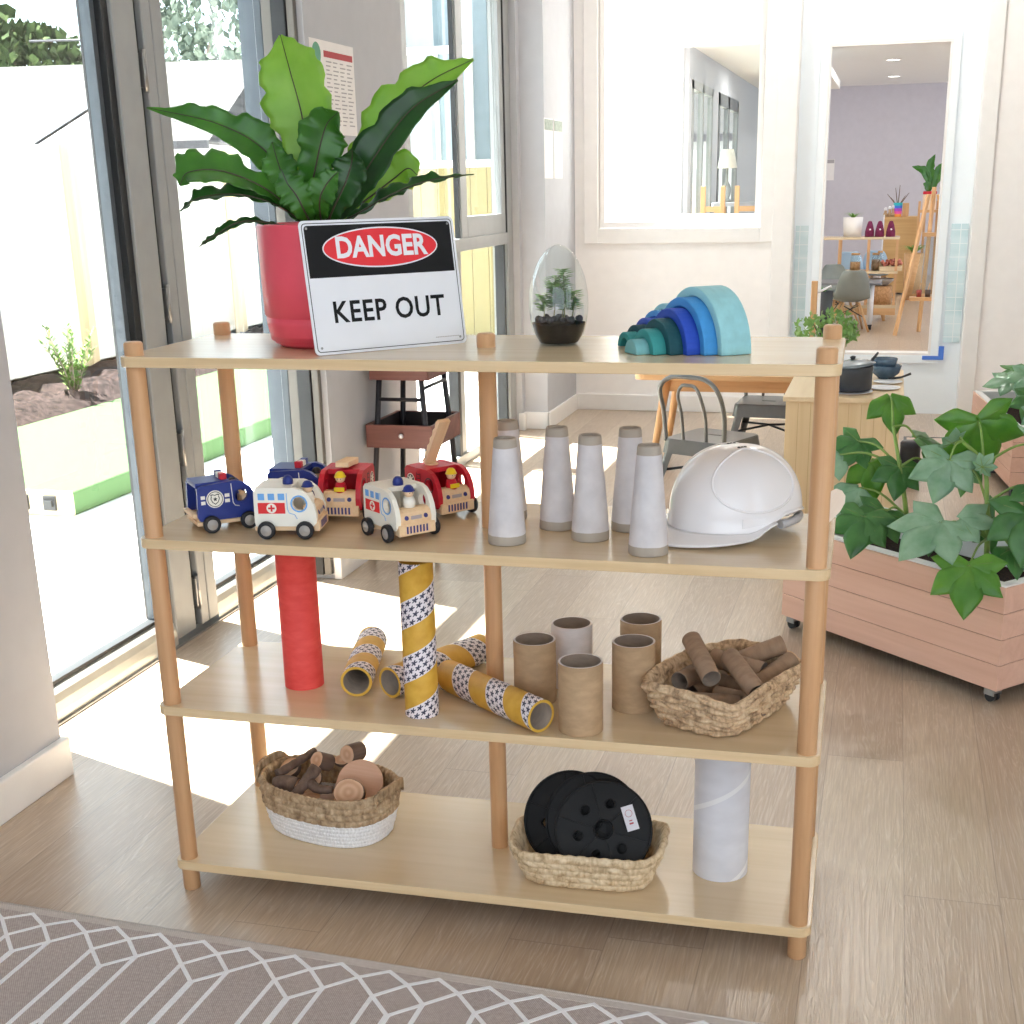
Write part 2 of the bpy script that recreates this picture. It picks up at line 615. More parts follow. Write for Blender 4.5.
kid(vbox(MB(), 2.28, 2.305, XG0, XG1 - 0.012), 'gasket', M_GASKET, d1)
kid(vbox(MB(), 2.305, 2.362, -0.86, -0.78), 'door_jamb', M_ALUD, d1, bevel=0.003)
kid(vbox(MB(), 0.36, 0.60), 'door_stile', M_ALU, d1, bevel=0.004)
kid(vbox(MB(), 2.11, 2.14, -0.668, -0.618), 'door_jamb', M_GASKET, d1, bevel=0.003)  # plain black strip up the jamb, gasket material borrowed for its colour
kid(vbox(MB(), 2.115, 2.14, -0.616, -0.59), 'door_jamb', M_ALUD, d1, bevel=0.003)
kid(vbox(MB(), 2.12, 2.16, -0.705, -0.67), 'door_jamb', M_ALUD, d1, bevel=0.003)
kid(vbox(MB(), 2.122, 2.30, -0.732, -0.706), 'door_jamb', M_GSK2, d1, bevel=0.003)
# bottom rails: rounded satin section with a dark glazing line
def rail(y0, y1):
    m = MB()
    pr = [(-0.775, 0.0), (-0.775, 0.012), (-0.776, 0.03), (-0.780, 0.055), (-0.787, 0.075), (-0.797, 0.088), (-0.81, 0.094), (-0.86, 0.094), (-0.86, 0.0)]
    vs = [(x, y0, z) for x, z in pr] + [(x, y1, z) for x, z in pr]
    n = len(pr)
    m.add(vs, [tuple(range(n)), tuple(reversed(range(n, 2 * n)))])
    m.add(vs, [(k, n + k, n + (k + 1) % n, (k + 1) % n) for k in range(n)])
    return m
kid(rail(0.30, 1.345), 'bottom_rail', M_ALU_SILL, d1)
kid(rail(1.612, 2.305), 'bottom_rail', M_ALU_SILL, d1)
kid(MB().box(-0.835, -0.803, 0.3, 1.345, 0.094, 0.104).box(-0.835, -0.803, 1.612, 2.22, 0.094, 0.104), 'gasket', M_GASKET, d1)
kid(MB().box(-0.87, -0.765, 0.3, 2.3, -0.002, 0.006), 'door_track', M_STEEL, d1)
kid(MB().box(XG0, XG1, 0.3, 2.36, 2.33, 2.43), 'door_head', M_ALU, d1)
kid(MB().box(XG0, XG1, 0.3, 2.36, 2.83, 2.87), 'door_head', M_ALU, d1)
kid(MB().box(-0.823, -0.817, 0.3, 1.33, 0.1, 2.33), 'glass_pane', M_GLASS, d1)
kid(MB().box(-0.823, -0.817, 1.612, 2.29, 0.1, 2.33), 'glass_pane', M_GLASS, d1)
kid(MB().box(-0.823, -0.817, 0.3, 2.30, 2.43, 2.83), 'glass_pane', M_GLASS, d1)
# hinges on the meeting stiles and the flush bolt near the floor
hg = MB()
for z in (0.09, 0.55, 0.98, 1.62):
    hg.box(-0.79, -0.768, 1.47, 1.497, z, z + 0.09)
    hg.cyl((-0.772, 1.483, z - 0.01), (-0.772, 1.483, z + 0.1), 0.008, n=10)
kid(hg, 'hinge', M_STEEL, d1)
lb = MB().box(-0.775, -0.735, 1.425, 1.56, 0.86, 0.872).box(-0.772, -0.74, 1.43, 1.555, 0.885, 0.895)
kid(lb, 'door_bolt', M_STEEL, d1)

# ------------------------------------------------------------ window_2: far sash window with fixed pane below
w2 = struct(bpy.data.objects.new('window_2', None)); COL.objects.link(w2); w2.location = (-0.78, 4.2, 0)
def V2(m, y0, y1, z0, z1, x0=-0.83, x1=-0.745):
    return m.box(x0, x1, y0, y1, z0, z1)
ZS0, ZS1 = 1.04, 1.10
f = V2(MB(), 3.05, 3.14, 0, 2.40)
f.cur = 0
V2(f, 5.10, 5.21, 0, 2.40); V2(f, 3.14, 5.10, 2.33, 2.40); V2(f, 3.14, 5.10, ZS0, ZS1); V2(f, 3.14, 5.10, 0.0, 0.05)
V2(f, 3.52, 3.60, ZS1, 2.33); V2(f, 4.22, 4.30, 0.05, ZS0, -0.80, -0.76)
kid(f, 'window_frame', M_ALU, w2, bevel=0.003)
s2 = frame_mb(MB(), 0, 1, 0, 1, 0.1, 0, 1)
s2 = MB()
V2(s2, 4.30, 4.40, ZS1, 2.33, -0.785, -0.75); V2(s2, 5.02, 5.10, ZS1, 2.33, -0.785, -0.75)
V2(s2, 4.40, 5.02, ZS1, ZS1 + 0.10, -0.785, -0.75); V2(s2, 4.40, 5.02, 2.25, 2.33, -0.785, -0.75)
kid(s2, 'sliding_sash', M_ALU, w2, bevel=0.003)
g2 = MB()
V2(g2, 4.265, 4.285, ZS1, 2.33, -0.775, -0.752); V2(g2, 5.085, 5.10, ZS1, 2.33, -0.77, -0.744); V2(g2, 5.03, 5.06, 0.05, ZS0, -0.80, -0.75); V2(g2, 4.16, 4.20, 0.05, ZS0, -0.80, -0.75)
kid(g2, 'gasket', M_GASKET, w2)
kid(MB().box(-0.805, -0.80, 3.6, 4.3, ZS1, 2.33), 'glass_pane', M_GLASS, w2)
kid(MB().box(-0.772, -0.768, 4.4, 5.02, ZS1 + 0.1, 2.25), 'glass_pane', M_GLASS, w2)
kid(MB().box(-0.79, -0.786, 3.14, 5.1, 0.05, ZS0), 'glass_pane', M_GLASS, w2)

# ------------------------------------------------------------ notices on the walls
M_PAPER = flat('white_paper', (240, 236, 234), 0.7, var=3)
M_INKRED = flat('red_ink', (176, 60, 66), 0.7, var=3)
M_INKGREY = flat('grey_print', (176, 172, 174), 0.7, var=3)
M_INKGREEN = flat('green_ink', (96, 156, 128), 0.7, var=3)
def notice():
    t = thing('notice', 'white printed chart with red heading on the grey wall behind the fern', 'notice', (-0.57, 2.36, 1.66))
    w, h = 0.375, 0.29
    p = MB().box(0.0005, 0.0016, -w / 2, w / 2, -h / 2, h / 2)
    p.build('sheet', M_PAPER, t)
    q = MB().box(0.0016, 0.0021, -0.075, 0.175, 0.095, 0.115)
    q.build('heading', M_INKRED, t)
    q = MB()
    for r in range(16):
        z = 0.08 - r * 0.013
        for c in range(4):
            q.box(0.0016, 0.002, -0.06 + c * 0.06, -0.012 + c * 0.06 - 0.01 * ((r * 7 + c) % 3), z, z + 0.004)
    q.build('print_lines', M_INKGREY, t)
    q = MB()
    q.lathe([(0, 0.0021), (0.036, 0.0021)], 20)
    o = q.build('round_stamp', M_INKGREEN, t)
    o.rotation_euler = (0, PI / 2, 0)
    o.location = (0.0002, -0.135, 0.10)
    return t
notice()
for i, (y, lab) in enumerate(((5.25, 'tall white card with green strip on the far pillar, the one nearer the window'),
                              (5.47, 'tall white card with green strip on the far pillar, the one nearer the corner'))):
    t = thing('wall_card', lab, 'card', (-0.575, y + 0.11, 1.53), group='cards on the far pillar')
    MB().box(0.0005, 0.003, -0.095, 0.095, -0.155, 0.155).build('card_sheet', M_PAPER, t)
    MB().box(0.003, 0.0045, -0.09, 0.09, 0.095, 0.15).build('printed_strip', flat('grey_green_print', (150, 160, 150), 0.7, var=18, scale=60), t)

# ceiling downlights: far room's own, plus corridor and main-room ones added as fill
M_LAMP = NT('lamp_diffuser')
M_LAMP.b.inputs['Emission Color'].default_value = (1, 0.95, 0.88, 1)
M_LAMP.b.inputs['Emission Strength'].default_value = 6
for i, (x, y, z, lab) in enumerate(((1.15, 12.2, HF, 'recessed ceiling light nearest the opening in the far room'), (1.15, 14.4, HF, 'recessed ceiling light in the middle of the far room'), (1.15, 17.0, HF, 'recessed ceiling light nearest the lilac wall'), (0.25, 10.2, 2.27, 'added fill light in the corridor ceiling beyond the inside window'),
                                     (0.15, 5.0, HC, 'added ceiling fill light above the inside window'), (1.25, 5.1, HC, 'added ceiling fill light above the wide recess'))):
    t = thing('downlight', lab, 'ceiling light', (x, y, z), 0, 'recessed ceiling lights')
    MB().lathe([(0.07, -0.002), (0.095, -0.006), (0.10, 0.0)], 28).build('trim_ring', M_TRIM, t)
    MB().lathe([(0, -0.004), (0.072, -0.003)], 28).build('diffuser', M_LAMP.m, t)
    l = bpy.data.lights.new('downlight_bulb', 'AREA')
    l.shape = 'DISK'
    l.size = 0.14
    l.energy = (12, 12, 9, 12, 7, 24)[i]
    l.color = (1, 0.96, 0.92)
    o = bpy.data.objects.new('bulb', l)
    COL.objects.link(o)
    o.parent = t
    o.location = (0, 0, -0.012)

# ------------------------------------------------------------ sky, sun, daylight
w = bpy.data.worlds.new('daylight')
SC.world = w
w.use_nodes = True
bg = w.node_tree.nodes['Background']
bg.inputs['Color'].default_value = (0.80, 0.90, 1.0, 1)
bg.inputs['Strength'].default_value = WORLD
sun = bpy.data.lights.new('sun', 'SUN')
sun.energy = SUN
sun.angle = D(0.6)
sun.color = (1.0, 0.97, 0.93)
so = bpy.data.objects.new('sun', sun)
COL.objects.link(so)
sd = Vector((0.945, -0.33, -2.72))
so.rotation_euler = sd.to_track_quat('-Z', 'Y').to_euler()
def portal(name, loc, sx, sy, direction):
    l = bpy.data.lights.new(name, 'AREA')
    l.shape = 'RECTANGLE'
    l.size = sx
    l.size_y = sy
    l.cycles.is_portal = True
    o = bpy.data.objects.new(name, l)
    COL.objects.link(o)
    o.location = loc
    o.rotation_euler = Vector(direction).to_track_quat('-Z', 'Y').to_euler()
portal('daylight_left', (-0.9, 1.3, 1.45), 2.9, 1.9, (1, 0, 0))
portal('daylight_far', (-0.9, 4.1, 1.2), 2.4, 2.0, (1, 0, 0))
portal('daylight_right', (5.15, -3.15, 1.62), 2.3, 2.5, (-1, 0, 0))
portal('daylight_front', (2.2, -5.15, 1.55), 4.8, 2.5, (0, 1, 0))

SC.view_settings.view_transform = 'Standard'
SC.view_settings.look = 'None'
SC.view_settings.gamma = 1
SC.view_settings.exposure = EXPO
SC.view_settings.use_curve_mapping = False
SC.cycles.use_denoising = True
try:
    SC.cycles.denoiser = 'OPENIMAGEDENOISE'
except Exception:
    pass
SC.cycles.max_bounces = 10
SC.cycles.diffuse_bounces = 6
SC.cycles.transparent_max_bounces = 16
SC.cycles.sample_clamp_indirect = 6
SC.cycles.caustics_reflective = False
SC.cycles.caustics_refractive = False
# ------------------------------------------------------------ outside
GZ = -0.12
def turf_mat(name, c1, c2, scale=180, bump=0.15):
    t = NT(name)
    f = t.noise(t.coords(), scale, 3)
    t.base(t.ramp(f, [(0.3, c1), (0.7, c2)]))
    t.set(0.9, 0, 0.1)
    t.bump(f, bump, 0.004)
    return t.m
M_PAVE = flat('pale_paving', (222, 222, 221), 0.85, var=5, scale=6)
M_TURF = turf_mat('green_artificial_turf', (52, 74, 46), (80, 106, 70))
M_MULCH = turf_mat('bark_mulch', (20, 15, 14), (56, 45, 43), 26)
M_FENCE = flat('pale_painted_fence', (238, 232, 222), 0.7, var=4)
M_POST = wood('pine_post', (204, 178, 138), (226, 206, 172), 2, 0.5)
M_BRICK = flat('cream_render', (240, 236, 230), 0.8, var=4)
def roof_mat():
    t = NT('pale_roof_tiles')
    x = t.sep(t.coords())
    r = t.math('FRACT', t.math('DIVIDE', x[2], 0.17))
    line = t.math('LESS_THAN', r, 0.30)
    br = t.noise(t.coords((3, 3, 1)), 1.0, 2)
    line = t.math('MULTIPLY', line, t.math('GREATER_THAN', br, 0.42))
    t.base(t.mix(line, (52, 50, 49), (12, 8, 8)))
    t.set(0.8)
    return t.m
M_ROOF = roof_mat()
M_GUTTER = flat('grey_gutter', (60, 60, 64), 0.5)
M_LEAFY = turf_mat('tree_leaf_green', (30, 46, 25), (72, 86, 50), 3)
M_GUMLEAF = turf_mat('gum_leaf_grey_green', (70, 82, 74), (116, 126, 112), 3)
M_BARK = wood('grey_bark', (110, 96, 84), (160, 146, 130), 2, 0.3)

gr = MB().box(-70, -0.96, -20, 80, GZ - 0.3, GZ)
struct(gr.build('ground', M_PAVE))
def moundy(x0, x1, y0, y1, n, k, amp, seed):
    rnd = random.Random(seed)
    rows = []
    for i in range(n + 1):
        r = []
        for j in range(k + 1):
            u, v = i / n, j / k
            e = min(1, 5 * min(u, 1 - u))
            r.append((x0 + (x1 - x0) * u, y0 + (y1 - y0) * v, GZ + 0.012 + e * (0.05 + amp * rnd.random())))
        rows.append(r)
    return MB().grid(rows)
mb = moundy(-5.26, -4.15, -2, 16, 16, 220, 0.09, 3)
mu = tag(mb.build('mulch', M_MULCH), 'dark bark mulch bed along the pale fence', 'mulch', kind='stuff')
tag(MB().box(-4.15, -4.02, -2, 16, GZ, GZ + 0.03).build('turf_strip', M_TURF), 'narrow bright green turf strip edging the mulch bed', 'turf')
# low platform covered in turf
pf = thing('turf_platform', 'low timber platform topped with artificial turf outside the glass doors', 'platform', (-3.01, 4.8, GZ))
MB().box(-0.72, 0.6, -1.52, 3.6, 0, 0.115).build('platform_base', M_TURF, pf, bevel=0.01)
MB().box(-0.72, 0.6, -1.545, -1.52, 0.0, 0.12).build('front_board', wood('bleached_pine', (206, 186, 150), (226, 210, 180), 0, 0.5), pf)
for x in (0.34, 0.49):
    MB().box(x - 0.032, x + 0.032, -1.56, -1.545, 0.03, 0.10).box(x - 0.022, x + 0.022, -1.575, -1.56, 0.05, 0.08).build('bracket', M_GASKET, pf)

fn = thing('boundary_fence', 'long pale fence with pine posts across the yard', 'fence', (-5.3, 6, GZ))
p = MB()
for k in range(110):
    y = -9 + k * 0.2
    p.box(-0.012 if k % 2 else -0.02, 0.0, y, y + 0.197, -0.05, 1.85)
p.box(-0.03, 0.0, -9, 13, -0.05, 0.1)
p.build('fence_panel', M_FENCE, fn)
for k, (y, h) in enumerate(((-5.2, 1.9), (-2.4, 1.9), (1.95, 1.88), (4.75, 1.9), (7.5, 1.9), (10.2, 1.9))):
    MB().box(0.002, 0.09, y - 0.05, y + 0.05, 0, h).build('fence_post', M_POST, fn)
sf = thing('side_fence', 'cream paling wall seen through the far window', 'fence', (-2.1, 9.3, GZ))
p = MB()
for k in range(14):
    p.box(-1.05 + k * 0.15, -0.905 + k * 0.15, 0, 0.02 + 0.006 * (k % 2), 0, 1.62)
p.build('palings', flat('cream_yellow_boards', (140, 127, 88), 0.7, var=4), sf)
p = MB().box(-1.1, 1.1, -0.01, 0.06, 1.62, 1.68)
p.build('capping', M_FENCE, sf)
tag(MB().box(-3.2, -0.96, 8.6, 9.29, GZ, GZ + 0.02).build('turf_strip', M_TURF), 'green turf patch at the foot of the cream paling wall', 'turf')

nb = thing('side_building', 'pale blue clad neighbouring wall with a white framed window, through the far window', 'building', (-2.4, 11.2, GZ))
MB().box(-1.5, 1.4, 0, 0.3, 0, 3.6).build('wall', flat('pale_blue_cladding', (96, 112, 120), 0.6, var=4), nb)
for x in (-0.75, 0.3):
    f_ = frame_mb(MB(), x - 0.3, x + 0.3, 1.2, 2.7, 0.07, -0.05, 0.0).box(x - 0.02, x + 0.02, -0.04, 0, 1.2, 2.7).build('window_frame', M_BRICK, nb)
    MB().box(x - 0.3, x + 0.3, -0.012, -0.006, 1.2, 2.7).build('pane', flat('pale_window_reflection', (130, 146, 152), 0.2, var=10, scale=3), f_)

def house(name, label, c, w, d, eave, ridge, rz, hip):
    t = thing(name, label, 'house', (c[0], c[1], GZ), rz)
    MB().box(-w / 2, w / 2, -d / 2, d / 2, 0, eave).build('walls', M_BRICK, t)
    o = 0.5
    m = MB()
    a, b = w / 2 + o, d / 2 + o
    vs = [(-a, -b, eave), (a, -b, eave), (a, b, eave), (-a, b, eave), (-a + hip, 0, ridge), (a - hip, 0, ridge)]
    m.add(vs, [(0, 1, 5, 4), (1, 2, 5), (2, 3, 4, 5), (3, 0, 4), (3, 2, 1, 0)])
    m.build('roof', M_ROOF, t)
    MB().box(-a, a, -b - 0.08, -b + 0.02, eave - 0.12, eave + 0.02).build('gutter', M_GUTTER, t)
    return t
h1 = house('house', 'pale neighbouring house with long low tiled roof, left of the door stiles', (-20.5, 24.5), 17, 9, 2.35, 4.15, 0.16, 0.3)
MB().box(4.2, 5.6, -4.56, -4.5, 0.9, 2.1).build('house_window', M_POST, h1)
h2 = house('house', 'pale neighbouring house with hipped tiled roof seen behind the fern', (-6.3, 29.6), 9.5, 8, 2.35, 4.3, 0.12, 3.4)
sh = thing('gabled_shed', 'small pale gabled shed in front of the long low roof', 'shed', (-11.45, 18.4, GZ - 0.05), 0.45)
MB().box(-1.3, 1.3, -1, 1, 0, 2.0).prism([(-1.3, 2.0), (1.3, 2.0), (0, 2.75)], -1, 1, 'y').build('walls', M_BRICK, sh)
MB().prism([(-1.55, 1.90), (0, 2.80), (1.55, 1.90), (1.55, 2.0), (0, 2.92), (-1.55, 2.0)], -1.15, 1.15, 'y').build('roof', flat('light_grey_roof_sheet', (140, 143, 151), 0.6), sh)
an = thing('aerial', 'thin rooftop television aerial in front of the dark green tree', 'aerial', (-13.75, 21.9, 3.2), 0.2)
MB().cyl((0, 0, 0), (0, 0, 0.95), 0.022, n=8).build('mast', M_GUTTER, an)
MB().cyl((-1.0, 0, 0.93), (1.3, 0, 0.93), 0.02, n=8).build('crossbar', M_GUTTER, an)

def blob_tree(name, label, loc, blobs, mt, seed, n=260, leaf=0.5, trunk=0.3, group=None):
    rnd = random.Random(seed)
    t = thing(name, label, 'tree', loc, 0, group)
    m = MB()
    for (bx, by, bz, br) in blobs:
        for k in range(n):
            th = rnd.random() * 2 * PI
            cz = rnd.uniform(-1, 1)
            rr = br * (0.72 + 0.34 * rnd.random())
            q = Vector((math.cos(th) * math.sqrt(1 - cz * cz), math.sin(th) * math.sqrt(1 - cz * cz), cz))
            c = Vector((bx, by, bz)) + q * rr
            e = Euler((rnd.random() * 6, rnd.random() * 6, rnd.random() * 6)).to_matrix()
            s = leaf * (0.5 + rnd.random())
            m.add([tuple(c + e @ Vector(v) * s) for v in ((-1, -0.4, 0), (0.2, -0.7, 0.25), (1, 0.1, 0), (0, 0.6, -0.2))], [(0, 1, 2), (0, 2, 3)])
    m.build('crown', mt, t, merge=False)
    tz = min(b[2] for b in blobs)
    bt = MB().tube([(0, 0, 0), (0.15, 0, tz * 0.6), (blobs[0][0], blobs[0][1], blobs[0][2])], [trunk, trunk * 0.8, trunk * 0.4], 10)
    for b in blobs[1:]:
        bt.tube([(0.1, 0, tz * 0.5), b[:3]], [trunk * 0.5, trunk * 0.2], 8)
    bt.build('trunk', M_BARK, t)
    return t
blob_tree('round_tree', 'dense dark green tree rising over the long low roof at far left', (-30.2, 41.2, GZ + 1.0), [(0, 0, 4.6, 2.4), (2.2, 0.4, 4.2, 1.9), (-2.4, 0, 4.4, 2.2), (3.9, 0.2, 3.4, 1.3), (0.4, 0, 3.2, 2.2)], M_LEAFY, 5, 1700, 0.19)
blob_tree('gum_tree', 'sparse pale gum tree behind the hipped roof, nearest the door stile', (-25.2, 45.5, GZ), [(0, 0, 6.2, 1.9), (2.2, 0, 7.2, 1.6), (-0.9, 0, 8.2, 1.5), (1.6, 0, 5.0, 1.1)], M_GUMLEAF, 6, 420, 0.18, 0.2, 'gum trees behind the hipped roof')
blob_tree('gum_tree', 'sparse yellowish gum tree behind the hipped roof, nearest the door jamb', (-19.4, 50, GZ), [(0, 0, 5.6, 1.6), (0.8, 0, 7.2, 1.6), (-1.4, 0, 6.6, 1.2), (-1, 0, 4.6, 1.2)], turf_mat('yellow_green_leaf', (92, 96, 52), (136, 136, 86), 3), 8, 420, 0.18, 0.2, 'gum trees behind the hipped roof')

def shrub(label, loc, seed, h=0.55, n=9, spread=0.28, mt=None):
    rnd = random.Random(seed)
    t = thing('shrub', label, 'shrub', loc)
    st = MB()
    lf = MB()
    for k in range(n):
        a = rnd.random() * 2 * PI
        hh = h * (0.55 + 0.45 * rnd.random())
        r = spread * rnd.random()
        tip = Vector((r * math.cos(a), r * math.sin(a), hh))
        mid = Vector((r * 0.4 * math.cos(a), r * 0.4 * math.sin(a), hh * 0.5))
        st.tube([(0, 0, 0), mid, tip], [0.008, 0.006, 0.003], 6)
        for j in range(46):
            u = 0.15 + 0.85 * j / 46
            p = mid.lerp(tip, (u - 0.5) * 2) if u > 0.5 else Vector((0, 0, 0)).lerp(mid, u * 2)
            b = rnd.random() * 2 * PI
            o = Vector((math.cos(b), math.sin(b), 0.7)) * 0.05
            s = Vector((-math.sin(b), math.cos(b), 0)) * 0.009
            lf.add([tuple(p), tuple(p + o * 0.5 + s), tuple(p + o), tuple(p + o * 0.5 - s)], [(0, 1, 2, 3)])
    st.build('stems', M_BARK, t)
    lf.build('foliage', mt or turf_mat('bright_shrub_green', (78, 112, 50), (118, 150, 78), 20), t, merge=False)
    return t
shrub('small upright green shrub growing in the bark mulch', (-4.43, 6.4, GZ + 0.04), 4, 0.55, 12, 0.2)
shrub('leafy young shrub by the pale fence behind the fern pot', (-4.6, 11.2, GZ + 0.12), 9, 1.5, 16, 0.55, turf_mat('pale_shrub_green', (84, 116, 62), (128, 156, 98), 20))
# ------------------------------------------------------------ the open shelf unit
Z1, Z2, Z3, Z4 = 0.06905, 0.4012, 0.7321, 1.0629
HT = 1.087
SL, SW, ST = 1.2, 0.3472, 0.0185
M_BOARD = wood('birch_ply_board', (204, 180, 144), (225, 204, 171), 0, 0.5, 0.22, 1.0, contrast=(0.25, 0.75))
M_EDGE = wood('birch_ply_edge', (214, 184, 140), (234, 208, 168), 0, 1.4, 0.45)
M_DOWEL = wood('beech_dowel', (196, 148, 104), (220, 178, 136), 2, 1.0, 0.42, 0.4)
sh_t = thing('shelving_unit', 'pale birch open shelf unit with four boards on round beech posts', 'shelf', (0, 0, 0), TH)
for z in (Z1, Z2, Z3, Z4):
    m = MB()
    o = 0.0235
    pts = rrect(SL + 2 * o, SW + 2 * o, 0.022, 6, SL / 2, SW / 2)
    m.prism(pts, z - ST, z)
    b = m.build('shelf_board', [M_BOARD, M_EDGE], sh_t, bevel=0.0015)
    for p in b.data.polygons:
        p.material_index = 0 if abs(p.normal.z) > 0.5 else 1
for x, y in ((0, 0), (SL, 0), (0, SW), (SL, SW), (SL / 2, SW / 2)):
    r = 0.0168
    MB().lathe([(0, 0), (r - 0.002, 0), (r, 0.002), (r, HT - 0.003), (r - 0.003, HT), (0, HT)], 28).build('post', M_DOWEL, sh_t, loc=(x, y, 0))
# ------------------------------------------------------------ on the top board
ZT = Z4 + 0.0004
# camera-facing axes used only to say which way a frond leans (plain horizontal directions)
AX = Vector((0.966, 0.26, 0))       # to the right
AY = Vector((-0.26, 0.966, 0))      # away from the viewer
def leaf_mat(name, c1, c2, rib, rough=0.3, ribs=0):
    t = NT(name)
    f = t.noise(t.coords(), 22, 4)
    t.base(t.ramp(f, [(0.3, c1), (0.7, c2)]))
    t.set(rough, 0, 0.5)
    t.b.inputs['Subsurface Weight'].default_value = 0
    t.b.inputs['Transmission Weight'].default_value = 0
    # leaves let some light through
    tl = t.node('ShaderNodeBsdfTranslucent')
    tl.inputs['Color'].default_value = lin(rib)
    mx = t.node('ShaderNodeMixShader')
    mx.inputs[0].default_value = 0.28
    t.link(t.b.outputs[0], mx.inputs[1])
    t.link(tl.outputs[0], mx.inputs[2])
    t.link(mx.outputs[0], t.n['Material Output'].inputs['Surface'])
    return t.m
M_FERN = leaf_mat('fern_green', (42, 96, 30), (74, 134, 44), (120, 180, 50))
M_FERNL = leaf_mat('fern_light_green', (116, 168, 52), (150, 192, 76), (180, 220, 80), 0.4)
M_FERND = leaf_mat('fern_deep_green', (22, 62, 24), (44, 92, 34), (70, 130, 40))
M_RIB = flat('fern_midrib', (70, 62, 40), 0.5)
M_RED = flat('coral_red_ceramic', (232, 84, 102), 0.38, 0, 0.5, 0.1, var=3)
M_SOIL = turf_mat('dark_potting_soil', (22, 16, 14), (58, 44, 38), 120)

def catmull(P, n):
    P = [Vector(p) for p in P]
    P = [P[0] * 2 - P[1]] + P + [P[-1] * 2 - P[-2]]
    out = []
    m = len(P) - 3
    for i in range(n + 1):
        u = i / n * m
        k = min(int(u), m - 1)
        t = u - k
        a, b, c, d = P[k:k + 4]
        out.append(0.5 * ((2 * b) + (c - a) * t + (2 * a - 5 * b + 4 * c - d) * t * t + (3 * b - a - 3 * c + d) * t ** 3))
    return out

def frond(par, pts, wid, mt, seed, face=None, wave=0.16, fold=0.25, n=48, rib=True, wpos=0.55, thick=0.0006):
    """pts: (right, up, away) in metres from the crown; wid: half width; face: direction the blade looks"""
    rnd = random.Random(seed)
    C = catmull([AX * a + Vector((0, 0, b)) + AY * c for a, b, c in pts], n)
    face = Vector(face) if face else (-AY * 1.0 + Vector((0, 0, 0.3)))
    rows = []
    ph = rnd.random() * 6
    mid = []
    ns = 10
    for i, p in enumerate(C):
        u = i / n
        T = (C[min(i + 1, n)] - C[max(i - 1, 0)]).normalized()
        nn = (face - T * face.dot(T)).normalized()
        sd = T.cross(nn)
        # strap blade: narrow foot, full middle, pointed tip
        g = (min(1, (u / wpos) ** 0.8) if u < wpos else max(0.0, 1 - ((u - wpos) / (1 - wpos)) ** 1.8) ** 0.9)
        w = wid * max(0.05, g)
        r = []
        for k in range(ns + 1):
            v = k / ns * 2 - 1
            ed = abs(v) ** 2
            wob = math.sin(u * 24 + ph + (1.3 if v > 0 else 0)) * 0.55 + math.sin(u * 53 + ph * 2 + v) * 0.5 + math.sin(u * 91 + ph * 3 + v * 2) * 0.25
            ww = w * (1 + 0.13 * wob * ed)
            r.append(tuple(p + sd * v * ww + nn * (fold * w * abs(v) + wave * wid * wob * ed * min(1, g * 2))))
        rows.append(r)
        mid.append(p + nn * 0.001)
    o = MB().grid(rows).build('frond', mt, par, solid=-thick)
    if rib:
        MB().tube([m_ for m_ in mid], [0.0022 * (1 - 0.75 * i / n) for i in range(n + 1)], 6).build('midrib', M_RIB, o)
    return o

fx, fy, _ = S(0.290, 0.204)
fern = thing('potted_fern', 'birds nest fern with broad glossy fronds in a coral red round pot', 'plant', (fx, fy, ZT))
R0 = 0.119
MB().lathe([(0, 0.012), (R0 * 0.9, 0.012), (R0 * 0.945, 0.05), (R0 * 0.952, 0.0555), (R0 * 0.97, 0.0565), (R0 * 0.985, 0.12), (R0, 0.212), (R0 - 0.002, 0.216), (R0 - 0.008, 0.216), (R0 - 0.012, 0.21), (R0 - 0.016, 0.19), (0, 0.19)], 56).build('pot', M_RED, fern)
MB().lathe([(0, 0), (R0 * 0.74, 0), (R0 * 0.84, 0.006), (R0 * 0.91, 0.02), (R0 * 0.945, 0.04), (R0 * 0.952, 0.053), (R0 * 0.94, 0.054), (R0 * 0.92, 0.054)], 56).build('saucer', M_RED, fern)
MB().lathe([(0, 0.198), (R0 - 0.016, 0.195)], 30).build('soil', M_SOIL, fern)
crown = bpy.data.objects.new('crown', None)
COL.objects.link(crown)
crown.parent = fern
crown.location = (0, 0, 0.2)
K = 1 / 552.0
def P(*q):
    """(right, up, away) steps given in hundredths of the pot-width scale used when sketching the fern"""
    return [((a - 327 + (226 - b) * 0.085 + 4) * K, (226 - b) * K * 0.965, c) for a, b, c in q]
up = (-AY * 1.0 + Vector((0, 0, 0.4)))
frond(crown, P((318, 222, 0), (310, 180, -0.02), (304, 120, -0.03), (290, 70, -0.03), (279, 38, -0.01)), 0.062, M_FERNL, 1, -AY + AX * -0.1, 0.07, 0.16, wpos=0.62)
frond(crown, P((312, 220, 0.02), (285, 175, 0.03), (255, 140, 0.03), (210, 117, 0.03), (142, 101, 0.04)), 0.036, M_FERN, 2, Vector((0, 0, 0.5)) - AY, 0.22, 0.4, wpos=0.45)
frond(crown, P((310, 222, -0.02), (275, 185, -0.07), (235, 166, -0.10), (205, 166, -0.12), (196, 178, -0.12)), 0.043, M_FERN, 3, Vector((0, 0, 1)) - AY * 0.9, 0.16, 0.25, wpos=0.6)
frond(crown, P((312, 224, -0.03), (285, 200, -0.07), (250, 188, -0.10), (215, 190, -0.12), (196, 202, -0.12)), 0.026, M_FERND, 4, Vector((0, 0, 1)) - AY * 0.5, 0.2, 0.3, wpos=0.5)
